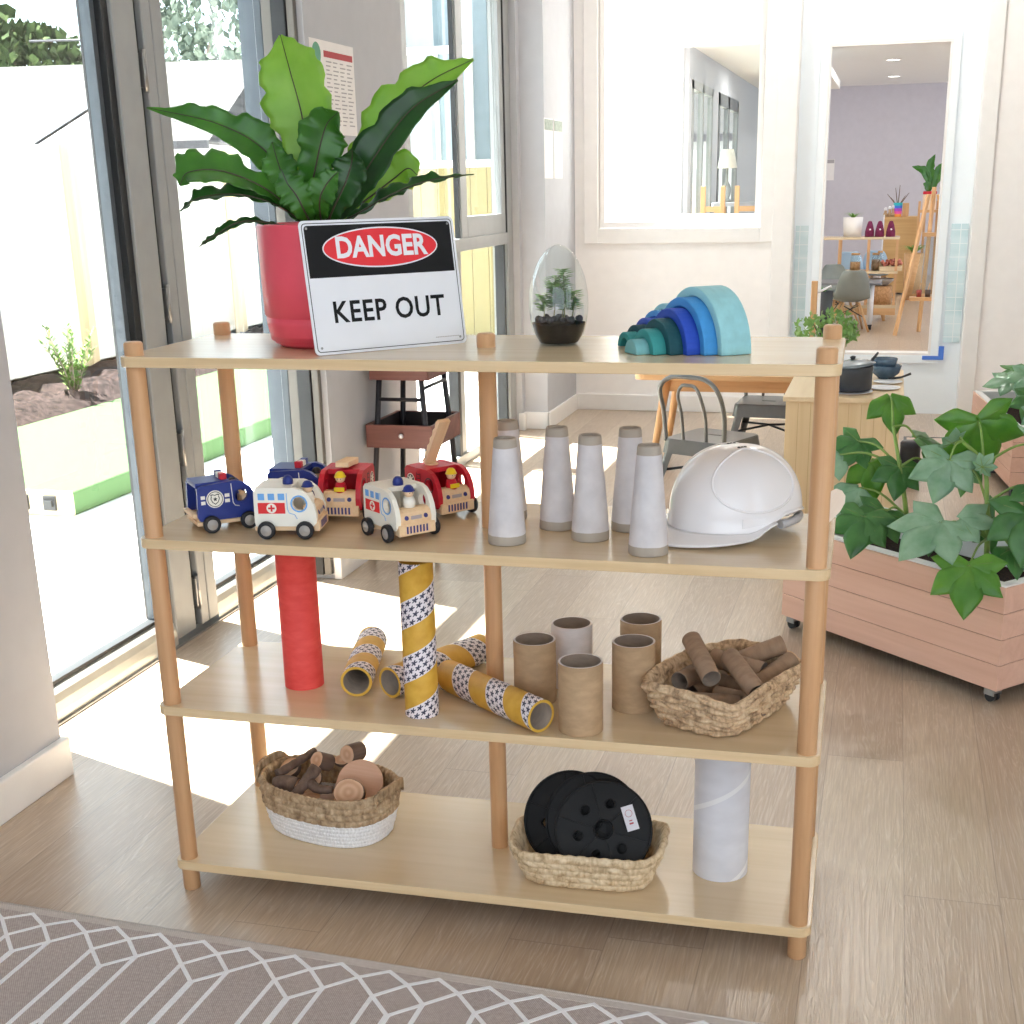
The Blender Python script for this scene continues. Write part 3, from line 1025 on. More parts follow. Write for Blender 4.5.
frond(crown, P((305, 225, -0.02), (275, 216, -0.06), (250, 214, -0.09), (228, 226, -0.11), (214, 236, -0.12)), 0.011, M_FERND, 5, Vector((0, 0, 1)) - AY * 0.7, 0.3, 0.3, wpos=0.5)
frond(crown, P((322, 222, -0.03), (316, 190, -0.06), (322, 155, -0.075), (330, 125, -0.08), (343, 113, -0.10)), 0.042, M_FERN, 6, -AY + AX * 0.2, 0.2, 0.18, wpos=0.66)
frond(crown, P((330, 222, -0.02), (352, 195, -0.04), (372, 160, -0.05), (408, 112, -0.05), (452, 84, -0.04)), 0.040, M_FERND, 7, -AY + Vector((0, 0, 0.3)) + AX * -0.3, 0.10, 0.35, wpos=0.5)
frond(crown, P((332, 215, 0.03), (350, 170, 0.04), (378, 122, 0.05), (418, 84, 0.05), (464, 61, 0.05)), 0.046, M_FERNL, 8, -AY + Vector((0, 0, 0.5)), 0.16, 0.2, wpos=0.6)
frond(crown, P((334, 222, -0.03), (362, 208, -0.05), (395, 190, -0.05), (430, 178, -0.05), (472, 173, -0.04)), 0.022, M_FERND, 9, Vector((0, 0, 1)) - AY * 0.5 - AX * 0.2, 0.25, 0.3, wpos=0.45)
frond(crown, P((330, 218, 0.05), (362, 195, 0.07), (388, 175, 0.08), (402, 165, 0.08), (412, 172, 0.08)), 0.036, M_FERNL, 10, -AY + Vector((0, 0, 0.2)), 0.1, 0.2, wpos=0.6)
frond(crown, P((318, 222, -0.02), (300, 200, -0.05), (288, 175, -0.05), (280, 155, -0.04), (274, 138, -0.03)), 0.034, M_FERN, 11, -AY + AX * 0.1, 0.2, 0.2, wpos=0.5)
frond(crown, P((328, 224, -0.04), (338, 205, -0.08), (350, 180, -0.09), (356, 160, -0.09), (357, 148, -0.10)), 0.033, M_FERND, 12, -AY + AX * -0.1, 0.16, 0.2, wpos=0.55)
frond(crown, P((318, 224, -0.04), (312, 205, -0.09), (305, 190, -0.10), (296, 178, -0.10), (290, 165, -0.10)), 0.030, M_FERN, 13, -AY + Vector((0, 0, 0.3)), 0.16, 0.2, wpos=0.55)
frond(crown, P((326, 224, -0.03), (326, 206, -0.08), (328, 190, -0.10), (336, 176, -0.10), (344, 168, -0.10)), 0.026, M_FERN, 14, -AY + Vector((0, 0, 0.3)), 0.16, 0.2, wpos=0.55)
frond(crown, P((322, 222, 0.05), (300, 190, 0.08), (290, 160, 0.09), (284, 145, 0.09)), 0.03, M_FERND, 15, -AY, 0.16, 0.2, wpos=0.55)
frond(crown, P((330, 222, 0.06), (345, 195, 0.10), (362, 172, 0.12), (384, 150, 0.13)), 0.03, M_FERND, 16, -AY, 0.16, 0.2, wpos=0.55)
# fronds hang straight under the plant: the crown was only a working centre
for c in list(crown.children):
    c.parent = fern
    c.location = (0, 0, 0.2)
bpy.data.objects.remove(crown)

# ---- safety sign leaning on the pot
M_SIGNW = flat('white_sign_panel', (232, 234, 240), 0.32, 0, 0.5, var=2)
M_SIGNK = flat('black_sign_print', (14, 15, 18), 0.55, 0, 0.25, var=2)
M_SIGNR = flat('red_sign_print', (222, 30, 44), 0.35, 0, 0.5, var=2)
sx, sy, _ = S(0.4441, 0.122)
sg = thing('safety_sign', 'white and black DANGER KEEP OUT sign leaning against the red fern pot', 'sign', (sx, sy, ZT + 0.0003))
sg.rotation_euler = Euler((-0.17, 0, 0.8193 + TH), 'XYZ')
W_, H_ = 0.3025, 0.2258
def xz(pts, y0, y1, mb=None):
    mb = mb or MB()
    return mb.prism(pts, y0, y1, 'y')
off = lambda pts, dx, dz: [(x + dx, z + dz) for x, z in pts]
xz(off(rrect(W_, H_, 0.009, 5), 0, H_ / 2), 0.0, 0.0018).build('panel', M_SIGNW, sg)
# thin black keyline
def ring(o, i, y0, y1):
    m = MB()
    n = len(o)
    vs = [(x, y0, z) for x, z in o] + [(x, y0, z) for x, z in i] + [(x, y1, z) for x, z in o] + [(x, y1, z) for x, z in i]
    for k in range(n):
        j = (k + 1) % n
        m.add([vs[k], vs[j], vs[n + j], vs[n + k]], [(0, 1, 2, 3)])
        m.add([vs[k], vs[j], vs[2 * n + j], vs[2 * n + k]], [(3, 2, 1, 0)])
        m.add([vs[n + k], vs[n + j], vs[3 * n + j], vs[3 * n + k]], [(0, 1, 2, 3)])
    return m
ring(off(rrect(W_ - 0.009, H_ - 0.009, 0.007, 5), 0, H_ / 2), off(rrect(W_ - 0.0115, H_ - 0.0115, 0.006, 5), 0, H_ / 2), -0.0003, 0.0).build('border_line', M_SIGNK, sg)
zb = H_ * 0.575
bp = [(-W_ / 2 + 0.0085, zb), (W_ / 2 - 0.0085, zb)] + [(W_ / 2 - 0.0085 - 0.006 + 0.006 * math.cos(D(a)), H_ - 0.0145 + 0.006 * math.sin(D(a))) for a in (0, 30, 60, 90)] + [(-W_ / 2 + 0.0145 - 0.006 * math.sin(D(a)), H_ - 0.0145 + 0.006 * math.cos(D(a))) for a in (0, 30, 60, 90)]
xz(bp, -0.0003, 0.0).build('black_band', M_SIGNK, sg)
zc = H_ * 0.785
ell = lambda a, b, n=48: [(a * math.cos(2 * PI * k / n), zc + b * math.sin(2 * PI * k / n)) for k in range(n)]
xz(ell(0.113, 0.0345), -0.0006, -0.0003).build('oval_rim', M_SIGNW, sg)
xz(ell(0.1105, 0.032), -0.0009, -0.0006).build('red_oval', M_SIGNR, sg)
o = text_mb('DANGER', 0.049, 0.0, 0.0016, 1.0, 0.90).build('danger_lettering', M_SIGNW, sg, solid=0.0002)
o.location = (0, -0.0012, zc)
o = text_mb('KEEP OUT', 0.051, 0.0, 0.0009, 1.08, 0.90).build('keep_out_lettering', M_SIGNK, sg, solid=0.0002)
o.location = (0.002, -0.0004, H_ * 0.305)
m = MB()
for k in range(14):
    m.box(0.088 + k * 0.0035, 0.0905 + k * 0.0035, -0.0003, 0, 0.0135, 0.0150)
m.build('small_print', M_INKGREY, sg)
for x, z in ((-1, 0.012), (1, 0.012), (-1, H_ - 0.013), (1, H_ - 0.013)):
    m = MB().cyl((x * (W_ / 2 - 0.013), -0.0008, z), (x * (W_ / 2 - 0.013), 0.0, z), 0.0022, n=12)
    m.build('fixing_eyelet', M_STEEL, sg)

# ---- closed egg-shaped terrarium
tx, ty, _ = S(0.722, 0.226)
te = thing('terrarium', 'egg shaped glass terrarium with dark soil and little green plants', 'terrarium', (tx, ty, ZT))
def egg(z, H=0.1735, r=0.0535):
    """radius at height z"""
    pts = [(0, 0.033), (0.006, 0.0385), (0.02, 0.0458), (0.04, 0.0508), (0.065, 0.0535), (0.09, 0.0525), (0.115, 0.0478), (0.135, 0.0405), (0.15, 0.0325), (0.162, 0.0228), (0.17, 0.0115), (0.1735, 0)]
    for (a, ra), (b, rb) in zip(pts, pts[1:]):
        if z <= b:
            return ra + (rb - ra) * (z - a) / (b - a)
    return 0
zs = [0.1735 * (1 - math.cos(PI * k / 30)) / 2 for k in range(31)]
MB().lathe([(0, 0)] + [(egg(z), z) for z in zs], 40).build('glass_dome', glass_mat('terrarium_glass', (246, 250, 250), 0.085), te)
zi = [z for z in zs if 0.004 < z < 0.036]
MB().lathe([(0, 0.003)] + [(egg(z) - 0.0022, z) for z in [0.003] + zi] + [(egg(0.038) - 0.002, 0.038), (0.03, 0.041), (0, 0.043)], 36).build('soil', turf_mat('black_terrarium_soil', (8, 6, 6), (30, 24, 22), 160), te)
MB().lathe([(egg(0.036) - 0.001, 0.036), (egg(0.046) - 0.0012, 0.046), (egg(0.058) - 0.0014, 0.058)], 36).build('dirt_film', None, te) if False else None
rnd = random.Random(3)
m = MB()
for k in range(26):
    a = rnd.random() * 2 * PI
    r = 0.04 * math.sqrt(rnd.random())
    m.sphere((r * math.cos(a), r * math.sin(a), 0.043 + 0.003 * rnd.random()), 0.004 + 0.003 * rnd.random(), 7, 5)
m.build('pebbles', flat('dark_pebbles', (52, 46, 52), 0.5, var=30, scale=60), te)
m = MB()
g = MB()
for (a, r, h, nn) in ((0.3, 0.006, 0.088, 18), (2.4, 0.016, 0.076, 14), (4.2, 0.014, 0.066, 13), (5.4, 0.024, 0.052, 12), (1.3, 0.02, 0.06, 12), (3.3, 0.026, 0.044, 10), (0.0, 0.024, 0.05, 11)):
    b = Vector((r * math.cos(a), r * math.sin(a), 0.042))
    t_ = b + Vector((0.004 * math.cos(a * 3), 0.004 * math.sin(a * 3), h))
    m.tube([b, b.lerp(t_, 0.5) + Vector((0.002, 0, 0)), t_], [0.0011, 0.0009, 0.0006], 6)
    for j in range(nn):
        q = b.lerp(t_, 0.35 + 0.65 * j / nn)
        for s_ in range(3):
            th = j * 2.4 + s_ * 2.1
            L = 0.017 + 0.009 * rnd.random()
            dr = Vector((math.cos(th), math.sin(th), 0.35))
            sd = Vector((-math.sin(th), math.cos(th), 0)) * L * 0.32
            g.add([tuple(q), tuple(q + dr * L * 0.5 + sd), tuple(q + dr * L + Vector((0, 0, -0.003))), tuple(q + dr * L * 0.5 - sd)], [(0, 1, 2, 3)])
m.build('stems', flat('pale_stem', (150, 150, 110), 0.5), te)
g.build('leaves', leaf_mat('terrarium_leaf', (60, 120, 52), (116, 168, 84), (150, 200, 90)), te, merge=False)

# ---- nesting wooden arches
COLS = (('pale aqua', (150, 204, 212)), ('sky blue', (62, 142, 206)), ('deep indigo blue', (34, 72, 176)), ('dark bottle green', (20, 74, 84)), ('teal green', (52, 142, 142)), ('grey aqua', (118, 176, 180)))
M_ARCH = []
for nme, c in COLS:
    t = NT(nme.replace(' ', '_') + '_stain')
    f = t.noise(t.coords((8, 60, 60)), 1.0, 4)
    t.base(t.ramp(f, [(0.3, tuple(x * 0.96 for x in c)), (0.7, tuple(min(255, x * 1.03) for x in c))]))
    t.set(0.6, 0, 0.35)
    M_ARCH.append(t.m)
def arch_mb(R, r, L):
    n = 22
    out = [(R * math.cos(PI * k / n), R * math.sin(PI * k / n)) for k in range(n + 1)]
    if r > 0:
        out += [(r * math.cos(PI * k / n), r * math.sin(PI * k / n)) for k in range(n, -1, -1)]
    return MB().prism(out, -L, 0, 'y')
D2 = Vector((0.82, 0.57))
D1 = Vector((0.57, -0.82))
RAD = [0.105, 0.0885, 0.0715, 0.0555, 0.040, 0.024]
CEN = [(1.016 - 0.0190 * k, 0.186 - 0.0132 * k) for k in range(6)]
rot = math.atan2(D1.y, D1.x) + TH
def arch_set(sc, cen, L, which, group, words):
    for i in which:
        R = RAD[i] * sc
        r = RAD[i] * sc - 0.0155 * sc if i < 5 else 0
        x, y, _ = S(*cen[i])
        a = arch_mb(R, r, L).build('wooden_arch', M_ARCH[i], bevel=0.002 * sc)
        a.location = (x, y, ZT)
        a.rotation_euler = (0, 0, rot)
        tag(a, words[i], 'toy arch', group)
lab1 = ['largest pale aqua wooden arch, rightmost on the top board', 'large sky blue wooden arch tucked beside the pale aqua one', 'indigo blue wooden arch in the middle of the big rainbow',
        'dark bottle green wooden arch of the big rainbow', 'teal wooden arch nearest the front of the big rainbow', 'small solid grey aqua half round block at the front of the big rainbow']
arch_set(1.0, CEN, 0.056, range(6), 'big blue wooden rainbow', lab1)
lab2 = ['pale aqua arch at the back of the smaller rainbow', 'sky blue arch of the smaller rainbow', 'indigo arch of the smaller rainbow', 'dark green arch of the smaller rainbow', 'low teal half round at the far left of the smaller rainbow']
C2 = [(0.945 - 0.0150 * k, 0.276 - 0.0175 * k) for k in range(5)]
arch_set(0.66, C2, 0.045, range(5), 'smaller blue wooden rainbow', lab2)
# ------------------------------------------------------------ third board: toy vehicles, clay-grey cones, hard hat
ZU = Z3 + 0.0004
M_TOYWOOD = wood('pale_toy_wood', (230, 192, 148), (246, 218, 180), 0, 2.5, 0.5)
M_TYRE = flat('black_toy_tyre', (30, 30, 34), 0.6, var=4)
M_HUB = flat('silver_grey_hub', (170, 164, 158), 0.45, var=4)
M_TBLUE = flat('navy_blue_toy_paint', (28, 48, 128), 0.42, var=3)
M_TWHITE = flat('cream_white_toy_paint', (244, 240, 228), 0.42, var=2)
M_TRED = flat('red_toy_paint', (196, 26, 48), 0.42, var=3)
M_SKY = flat('sky_blue_decal', (112, 172, 232), 0.45, var=2)
M_REDD = flat('bright_red_decal', (222, 40, 44), 0.45, var=2)
M_INK = flat('violet_ink_decal', (62, 56, 120), 0.5, var=3)
M_YEL = flat('yellow_toy_paint', (244, 208, 36), 0.4, var=3)
M_SKIN = flat('face_wood', (238, 204, 168), 0.5, var=3)
M_BLK = flat('black_decal', (30, 28, 34), 0.45, var=2)

WB, HWID = 0.0355, 0.042
def side_outline(kind):
    if kind == 'police':
        top = [(0.018, 0.093), (-0.05, 0.088), (-0.056, 0.084), (-0.058, 0.03), (-0.054, 0.022)]
    else:
        top = [(0.018, 0.093), (-0.05, 0.093), (-0.057, 0.086), (-0.058, 0.03), (-0.056, 0.022)]
    front = [(0.050, 0.022), (0.056, 0.028), (0.057, 0.045), (0.053, 0.062), (0.044, 0.078), (0.032, 0.088)]
    return front + top
def holed(outl, c, r, y0, y1):
    """flat panel with a round hole: strip of quads between the outline and the hole"""
    n = len(outl)
    def hit(a):
        d = (math.cos(a), math.sin(a))
        best = None
        for k in range(n):
            (x1, z1), (x2, z2) = outl[k], outl[(k + 1) % n]
            ex, ez = x2 - x1, z2 - z1
            den = d[0] * ez - d[1] * ex
            if abs(den) < 1e-12:
                continue
            t_ = ((x1 - c[0]) * ez - (z1 - c[1]) * ex) / den
            u = ((x1 - c[0]) * d[1] - (z1 - c[1]) * d[0]) / den
            if t_ > 0 and -1e-6 <= u <= 1 + 1e-6 and (best is None or t_ < best):
                best = t_
        return (c[0] + d[0] * best, c[1] + d[1] * best)
    angs = sorted(set([round(2 * PI * k / 24 - PI, 6) for k in range(24)] + [round(math.atan2(z - c[1], x - c[0]), 6) for x, z in outl]))
    O = [hit(a) for a in angs]
    I = [(c[0] + r * math.cos(a), c[1] + r * math.sin(a)) for a in angs]
    k = len(angs)
    vs = [(x, y, z) for y in (y0, y1) for L in (O, I) for x, z in L]
    fs = []
    for i in range(k):
        j = (i + 1) % k
        fs += [(i, j, k + j, k + i), (2 * k + i, 3 * k + i, 3 * k + j, 2 * k + j), (i, 2 * k + i, 2 * k + j, j), (k + i, k + j, 3 * k + j, 3 * k + i)]
    return MB().add(vs, fs)
def disc(m, x, z, r, y0, y1, n=24):
    return m.prism([(x + r * math.cos(2 * PI * k / n), z + r * math.sin(2 * PI * k / n)) for k in range(n)], y0, y1, 'y')
def rbox(m, x0, x1, z0, z1, y0, y1):
    return m.prism([(x0, z0), (x1, z0), (x1, z1), (x0, z1)], y0, y1, 'y')
def driver(par, cap, body, loc):
    MB().lathe([(0, 0), (0.011, 0), (0.0115, 0.012), (0.009, 0.02), (0, 0.021)], 18).build('driver_body', body, par, loc=loc)
    MB().sphere((0, 0, 0.029), 0.0095, 16, 10).build('driver_head', M_SKIN, par, loc=loc)
    MB().lathe([(0, 0.0425), (0.005, 0.0415), (0.0085, 0.038), (0.0102, 0.033), (0.0115, 0.032), (0.0115, 0.031), (0, 0.031)], 18).build('driver_cap', cap, par, loc=loc)
    m = MB()
    for s in (-1, 1):
        m.sphere((0.0088, s * 0.003, 0.0285), 0.0009, 6, 4)
    m.build('driver_eyes', M_BLK, par, loc=loc)

def vehicle(kind, name, label, group):
    t = thing(name, label, 'toy car', (0, 0, 0), 0, group)
    paint = {'police': M_TBLUE, 'ambulance': M_TWHITE, 'fire': M_TRED}[kind]
    for s in (-1, 1):
        y0, y1 = sorted((s * HWID, s * (HWID - 0.010)))
        holed(side_outline(kind), (0.026, 0.064), 0.0125, y0, y1).build('side_panel', paint, t, bevel=0.001, seg=1)
    b = MB().box(-0.057, 0.05, -HWID + 0.010, HWID - 0.010, 0.014, 0.030)
    b.box(-0.06, 0.05, -HWID + 0.004, HWID - 0.004, 0.013, 0.021)
    b.build('chassis', M_TOYWOOD, t, bevel=0.001, seg=1)
    # nose block with headlamps, bumper grille
    nb = MB().prism([(0.030, 0.03), (0.056, 0.022), (0.0575, 0.040), (0.054, 0.053), (0.046, 0.058), (0.030, 0.058)], -HWID + 0.010, HWID - 0.010, 'y')
    nb.build('nose_block', M_TOYWOOD, t, bevel=0.001, seg=1)
    bp = MB().box(0.050, 0.0605, -HWID + 0.004, HWID - 0.004, 0.012, 0.032).build('bumper', M_TOYWOOD, t, bevel=0.0012, seg=1)
    g = MB()
    for k in range(7):
        g.box(0.0605, 0.0609, -0.023 + k * 0.0068, -0.0195 + k * 0.0068, 0.016, 0.029)
    g.build('grille_bars', M_INK, bp)
    for s in (-1, 1):
        MB().cyl((0.0560, s * 0.020, 0.0435), (0.0572, s * 0.020, 0.0440), 0.0042, n=14).cyl((0.0565, s * 0.020, 0.0437), (0.0577, s * 0.020, 0.0442), 0.0020, n=10).build('headlamp', [M_INK], t)
    MB().box(0.0570, 0.0576, -0.011, 0.011, 0.040, 0.0465).build('number_plate', flat('grey_violet_print', (178, 166, 170), 0.5), t)
    # roof
    rp = MB().box(-0.056, 0.010, -HWID + 0.010, HWID - 0.010, 0.083, 0.0925)
    rp.build('roof', paint, t, bevel=0.001, seg=1)
    for i, x in enumerate((-WB, WB)):
        for s in (-1, 1):
            w = MB()
            w.lathe([(0, -0.006), (0.0125, -0.006), (0.0155, -0.0045), (0.0165, -0.002), (0.0165, 0.003), (0.0155, 0.0055), (0.0105, 0.006), (0.010, 0.005), (0, 0.005)], 26)
            wo = w.build('wheel', M_TYRE, t)
            wo.location = (x, s * (HWID + 0.0062), 0.0165)
            wo.rotation_euler = (-s * PI / 2, 0, 0)
            MB().lathe([(0, 0.0068), (0.0035, 0.0068), (0.004, 0.006), (0.0095, 0.006), (0.0102, 0.0052)], 22).build('hub', M_HUB, wo)
    for s in (-1, 1):
        def Y(d):
            return sorted((s * HWID, s * (HWID + d)))
        if kind == 'ambulance':
            m = MB()
            for k in range(3):
                rbox(m, -0.049 + k * 0.0185, -0.037 + k * 0.0185, 0.071, 0.083, *Y(0.0004))
            m.build('window_decal', M_SKY, t)
            m = rbox(MB(), -0.050, 0.0, 0.046, 0.066, *Y(0.0004))
            m.build('red_panel_decal', M_REDD, t)
            disc(MB(), -0.025, 0.056, 0.0092, *Y(0.0007)).build('white_disc_decal', M_TWHITE, t)
            m = MB()
            rbox(m, -0.031, -0.019, 0.0543, 0.0577, *Y(0.001))
            rbox(m, -0.0267, -0.0233, 0.050, 0.062, *Y(0.00105))
            m.build('red_cross_decal', M_REDD, t)
            o = [(0.026 + 0.0158 * math.cos(2 * PI * k / 28), 0.064 + 0.0158 * math.sin(2 * PI * k / 28)) for k in range(28)]
            i_ = [(0.026 + 0.0128 * math.cos(2 * PI * k / 28), 0.064 + 0.0128 * math.sin(2 * PI * k / 28)) for k in range(28)]
            r = MB()
            vs = [(x, s * (HWID + 0.0004), z) for x, z in o + i_]
            r.add(vs, [(k, (k + 1) % 28, 28 + (k + 1) % 28, 28 + k) if s < 0 else (28 + k, 28 + (k + 1) % 28, (k + 1) % 28, k) for k in range(28)])
            r.build('window_ring_decal', M_SKY, t)
            m = MB().tube([(0.004, s * (HWID + 0.0002), 0.084), (0.0042, s * (HWID + 0.0002), 0.055), (0.007, s * (HWID + 0.0002), 0.047), (0.017, s * (HWID + 0.0002), 0.044), (0.021, s * (HWID + 0.0002), 0.036)], 0.0006, 6)
            m.build('door_line_decal', M_SKY, t)
        elif kind == 'police':
            disc(MB(), -0.024, 0.062, 0.0165, *Y(0.0004)).build('badge_disc_decal', M_TWHITE, t)
            disc(MB(), -0.024, 0.062, 0.0145, *Y(0.0006)).build('badge_ring_decal', M_BLK, t)
            disc(MB(), -0.024, 0.062, 0.0133, *Y(0.0008)).build('badge_field_decal', M_TWHITE, t)
            shl = [(0, -0.0105), (0.0058, -0.006), (0.0088, 0.001), (0.0074, 0.006), (0.0086, 0.0088), (0.0048, 0.0098), (0.0, 0.0078), (-0.0048, 0.0098), (-0.0086, 0.0088), (-0.0074, 0.006), (-0.0088, 0.001), (-0.0058, -0.006)]
            MB().prism([(-0.024 + x, 0.062 + z) for x, z in shl], *Y(0.001), 'y').build('shield_decal', M_BLK, t)
            MB().prism([(-0.024 + x * 0.82, 0.062 + z * 0.82) for x, z in shl], *Y(0.0012), 'y').build('shield_field_decal', M_TWHITE, t)
            st = [((0.0045 if k % 2 == 0 else 0.002) * math.sin(PI * k / 5), (0.0045 if k % 2 == 0 else 0.002) * math.cos(PI * k / 5)) for k in range(9, -1, -1)]
            MB().prism([(-0.024 + x, 0.062 + z) for x, z in st], *Y(0.0014), 'y').build('star_decal', M_BLK, t)
            for z in (0.057, 0.067):
                rbox(MB(), -0.0505, -0.0425, z - 0.0035, z + 0.003, *Y(0.0004)).build('stripe_decal', M_TWHITE, t)
                rbox(MB(), -0.0055, 0.0035, z - 0.0035, z + 0.003, *Y(0.0004)).build('stripe_decal', M_TWHITE, t)
            m = MB().tube([(0.008, s * (HWID + 0.0002), 0.088), (0.0095, s * (HWID + 0.0002), 0.052), (0.013, s * (HWID + 0.0002), 0.046), (0.021, s * (HWID + 0.0002), 0.044)], 0.0008, 6)
            m.build('door_line_decal', M_TWHITE, t)
        else:
            disc(MB(), -0.036, 0.066, 0.0135, *Y(0.0004)).build('emblem_decal', M_TWHITE, t)
            m = MB()
            disc(m, -0.036, 0.066, 0.0118, *Y(0.0006))
            m.build('emblem_field_decal', M_BLK, t)
            m = MB()
            for k in range(4):
                a = PI * k / 4
                m.prism([(-0.036 + 0.010 * math.cos(a + d), 0.066 + 0.010 * math.sin(a + d)) for d in (-0.16, 0.16, PI - 0.16, PI + 0.16)], *Y(0.0008 + 0.00005 * k), 'y')
            m.build('emblem_cross_decal', M_TWHITE, t)
            m = MB()
            for k in range(2):
                rbox(m, -0.016 + k * 0.012, -0.0146 + k * 0.012, 0.046, 0.084, *Y(0.0004))
            for k in range(5):
                rbox(m, -0.0146, -0.004, 0.05 + k * 0.0075, 0.0515 + k * 0.0075, *Y(0.00045))
            m.build('ladder_print_decal', M_BLK, t)
            o = [(0.026 + 0.0150 * math.cos(2 * PI * k / 28), 0.064 + 0.0150 * math.sin(2 * PI * k / 28)) for k in range(28)]
            i_ = [(0.026 + 0.0128 * math.cos(2 * PI * k / 28), 0.064 + 0.0128 * math.sin(2 * PI * k / 28)) for k in range(28)]
            vs = [(x, s * (HWID + 0.0004), z) for x, z in o + i_]
            r = MB().add(vs, [(k, (k + 1) % 28, 28 + (k + 1) % 28, 28 + k) if s < 0 else (28 + k, 28 + (k + 1) % 28, (k + 1) % 28, k) for k in range(28)])
            r.build('window_ring_decal', M_BLK, t)
    if kind == 'ambulance':
        MB().box(-0.057, -0.050, -HWID + 0.010, HWID - 0.010, 0.03, 0.09).build('rear_panel', M_TWHITE, t)
        for y in (-0.014,):
            MB().lathe([(0, 0.0165), (0.005, 0.015), (0.0085, 0.011), (0.0098, 0.006), (0.0098, 0), (0, 0)], 20).build('siren_light', M_TBLUE, t, loc=(-0.002, 0.0, 0.0925))
        driver(t, M_TBLUE, M_TWHITE, (0.034, 0.0, 0.056))
    elif kind == 'police':
        lb = MB().box(-0.006, 0.006, -0.021, 0.021, 0.0925, 0.103)
        lb.build('light_bar', M_TWHITE, t, bevel=0.001, seg=1)
        MB().box(-0.0065, 0.0065, -0.0225, -0.009, 0.0925, 0.1045).build('red_lamp', M_TRED, t, bevel=0.001, seg=1)
        MB().box(-0.0065, 0.0065, 0.009, 0.0225, 0.0925, 0.1045).build('blue_lamp', M_TBLUE, t, bevel=0.001, seg=1)
        driver(t, M_BLK, M_TBLUE, (0.026, 0.012, 0.046))
        MB().box(-0.066, -0.057, -HWID + 0.008, HWID - 0.008, 0.028, 0.036).build('tailboard', M_TOYWOOD, t, bevel=0.001, seg=1)
    else:
        MB().box(-0.057, -0.050, -HWID + 0.010, HWID - 0.010, 0.03, 0.09).build('rear_panel', M_TRED, t)
        driver(t, M_YEL, M_TRED, (0.040, 0.0, 0.053))
        MB().box(0.0505, 0.053, -0.010, 0.010, 0.058, 0.066).build('driver_collar', M_YEL, t)
    return t

def toothed_ladder(L, ang, par, x0, w=0.026):
    """wooden ladder with a toothed edge, hinged on the roof"""
    n = 11
    pts = [(0, 0), (L, 0)]
    up_ = []
    for k in range(n, -1, -1):
        up_.append((L * k / n, 0.0085 if k % 2 else 0.0115))
    m = MB().prism(pts + up_, -w / 2, w / 2, 'y')
    o = m.build('ladder', M_TOYWOOD, par, bevel=0.0008, seg=1)
    o.location = (x0, 0, 0.0935)
    o.rotation_euler = (0, -ang, 0)
    MB().lathe([(0, 0), (0.013, 0), (0.013, 0.002), (0, 0.002)], 18).build('ladder_pivot', M_TOYWOOD, par, loc=(x0 + 0.005, 0, 0.0926))

def put(o, x, y, yaw, z=ZU):
    a, b, _ = S(x, y)
    o.location = (a, b, z)
    o.rotation_euler = (0, 0, D(yaw) + TH)
    return o
GC = 'toy emergency vehicles'
p1 = vehicle('police', 'toy_police_car', 'blue wooden toy police car with open back, leftmost on the board', GC)
put(p1, 0.094, 0.098, 42)
x, y, _ = S(0.205, 0.225)
p2 = dup(p1, 'blue wooden toy police car half hidden behind the white toy ambulance', (x, y, ZU), D(4) + TH)
a1 = vehicle('ambulance', 'toy_ambulance', 'cream toy ambulance seen side on, in front of the two blue cars', GC)
put(a1, 0.247, 0.068, 10)
x, y, _ = S(0.452, 0.088)
a2 = dup(a1, 'cream toy ambulance facing forward between the two red fire engines', (x, y, ZU), D(-40) + TH)
f1 = vehicle('fire', 'toy_fire_engine', 'red toy fire engine facing forward with its ladder lying flat', GC)
put(f1, 0.300, 0.215, -84)
x, y, _ = S(0.474, 0.262)
f2 = dup(f1, 'red toy fire engine with raised ladder, beside the middle post', (x, y, ZU), D(-38) + TH)
toothed_ladder(0.075, D(4), f1, -0.052)
toothed_ladder(0.105, D(57), f2, -0.030)

# ---- tapered grey cones
def cone_mat():
    t = NT('grey_clay_cone')
    x = t.sep(t.coords())
    n = t.noise(t.coords((30, 30, 30)), 1.0, 4)
    zz = t.math('ADD', x[2], t.math('MULTIPLY', t.math('SUBTRACT', n, 0.5), 0.004))
    band = t.math('MAXIMUM', t.math('LESS_THAN', zz, 0.0165), t.math('GREATER_THAN', zz, 0.171))
    body = t.ramp(n, [(0.3, (206, 202, 204)), (0.7, (222, 218, 220))])
    t.base(t.mix(band, body, (176, 166, 154)))
    t.set(0.75, 0, 0.3)
    t.bump(n, 0.25, 0.002)
    return t.m
M_CONE = cone_mat()
cone = thing('tapered_cone', 'x', 'cone', (0, 0, 0))
MB().lathe([(0.0335, 0), (0.0342, 0.002), (0.0335, 0.02), (0.0212, 0.171), (0.0202, 0.183), (0.0188, 0.187), (0.0155, 0.187), (0.0142, 0.184), (0.0142, 0.17), (0.028, 0.006), (0.0285, 0.0)], 40, close=True).build('cone_wall', M_CONE, cone)
GCO = 'grey tapered cones'
words = [('grey tapered cone in front of the middle post', (0.658, 0.070)), ('grey tapered cone in the back row, second from the middle post', (0.724, 0.190)), ('grey tapered cone in the centre of the cone group', (0.799, 0.120)),
         ('grey tapered cone in the back row nearest the hard hat', (0.857, 0.200)), ('grey tapered cone at the front right, beside the hard hat', (0.916, 0.040)), ('grey tapered cone partly hidden behind the middle post', (0.617, 0.245))]
for i, (w_, (cx, cy)) in enumerate(words):
    x, y, _ = S(cx, cy)
    if i == 0:
        cone.location = (x, y, ZU)
        cone['label'] = w_
        cone['group'] = GCO
    else:
        dup(cone, w_, (x, y, ZU), i * 1.1, group=GCO)

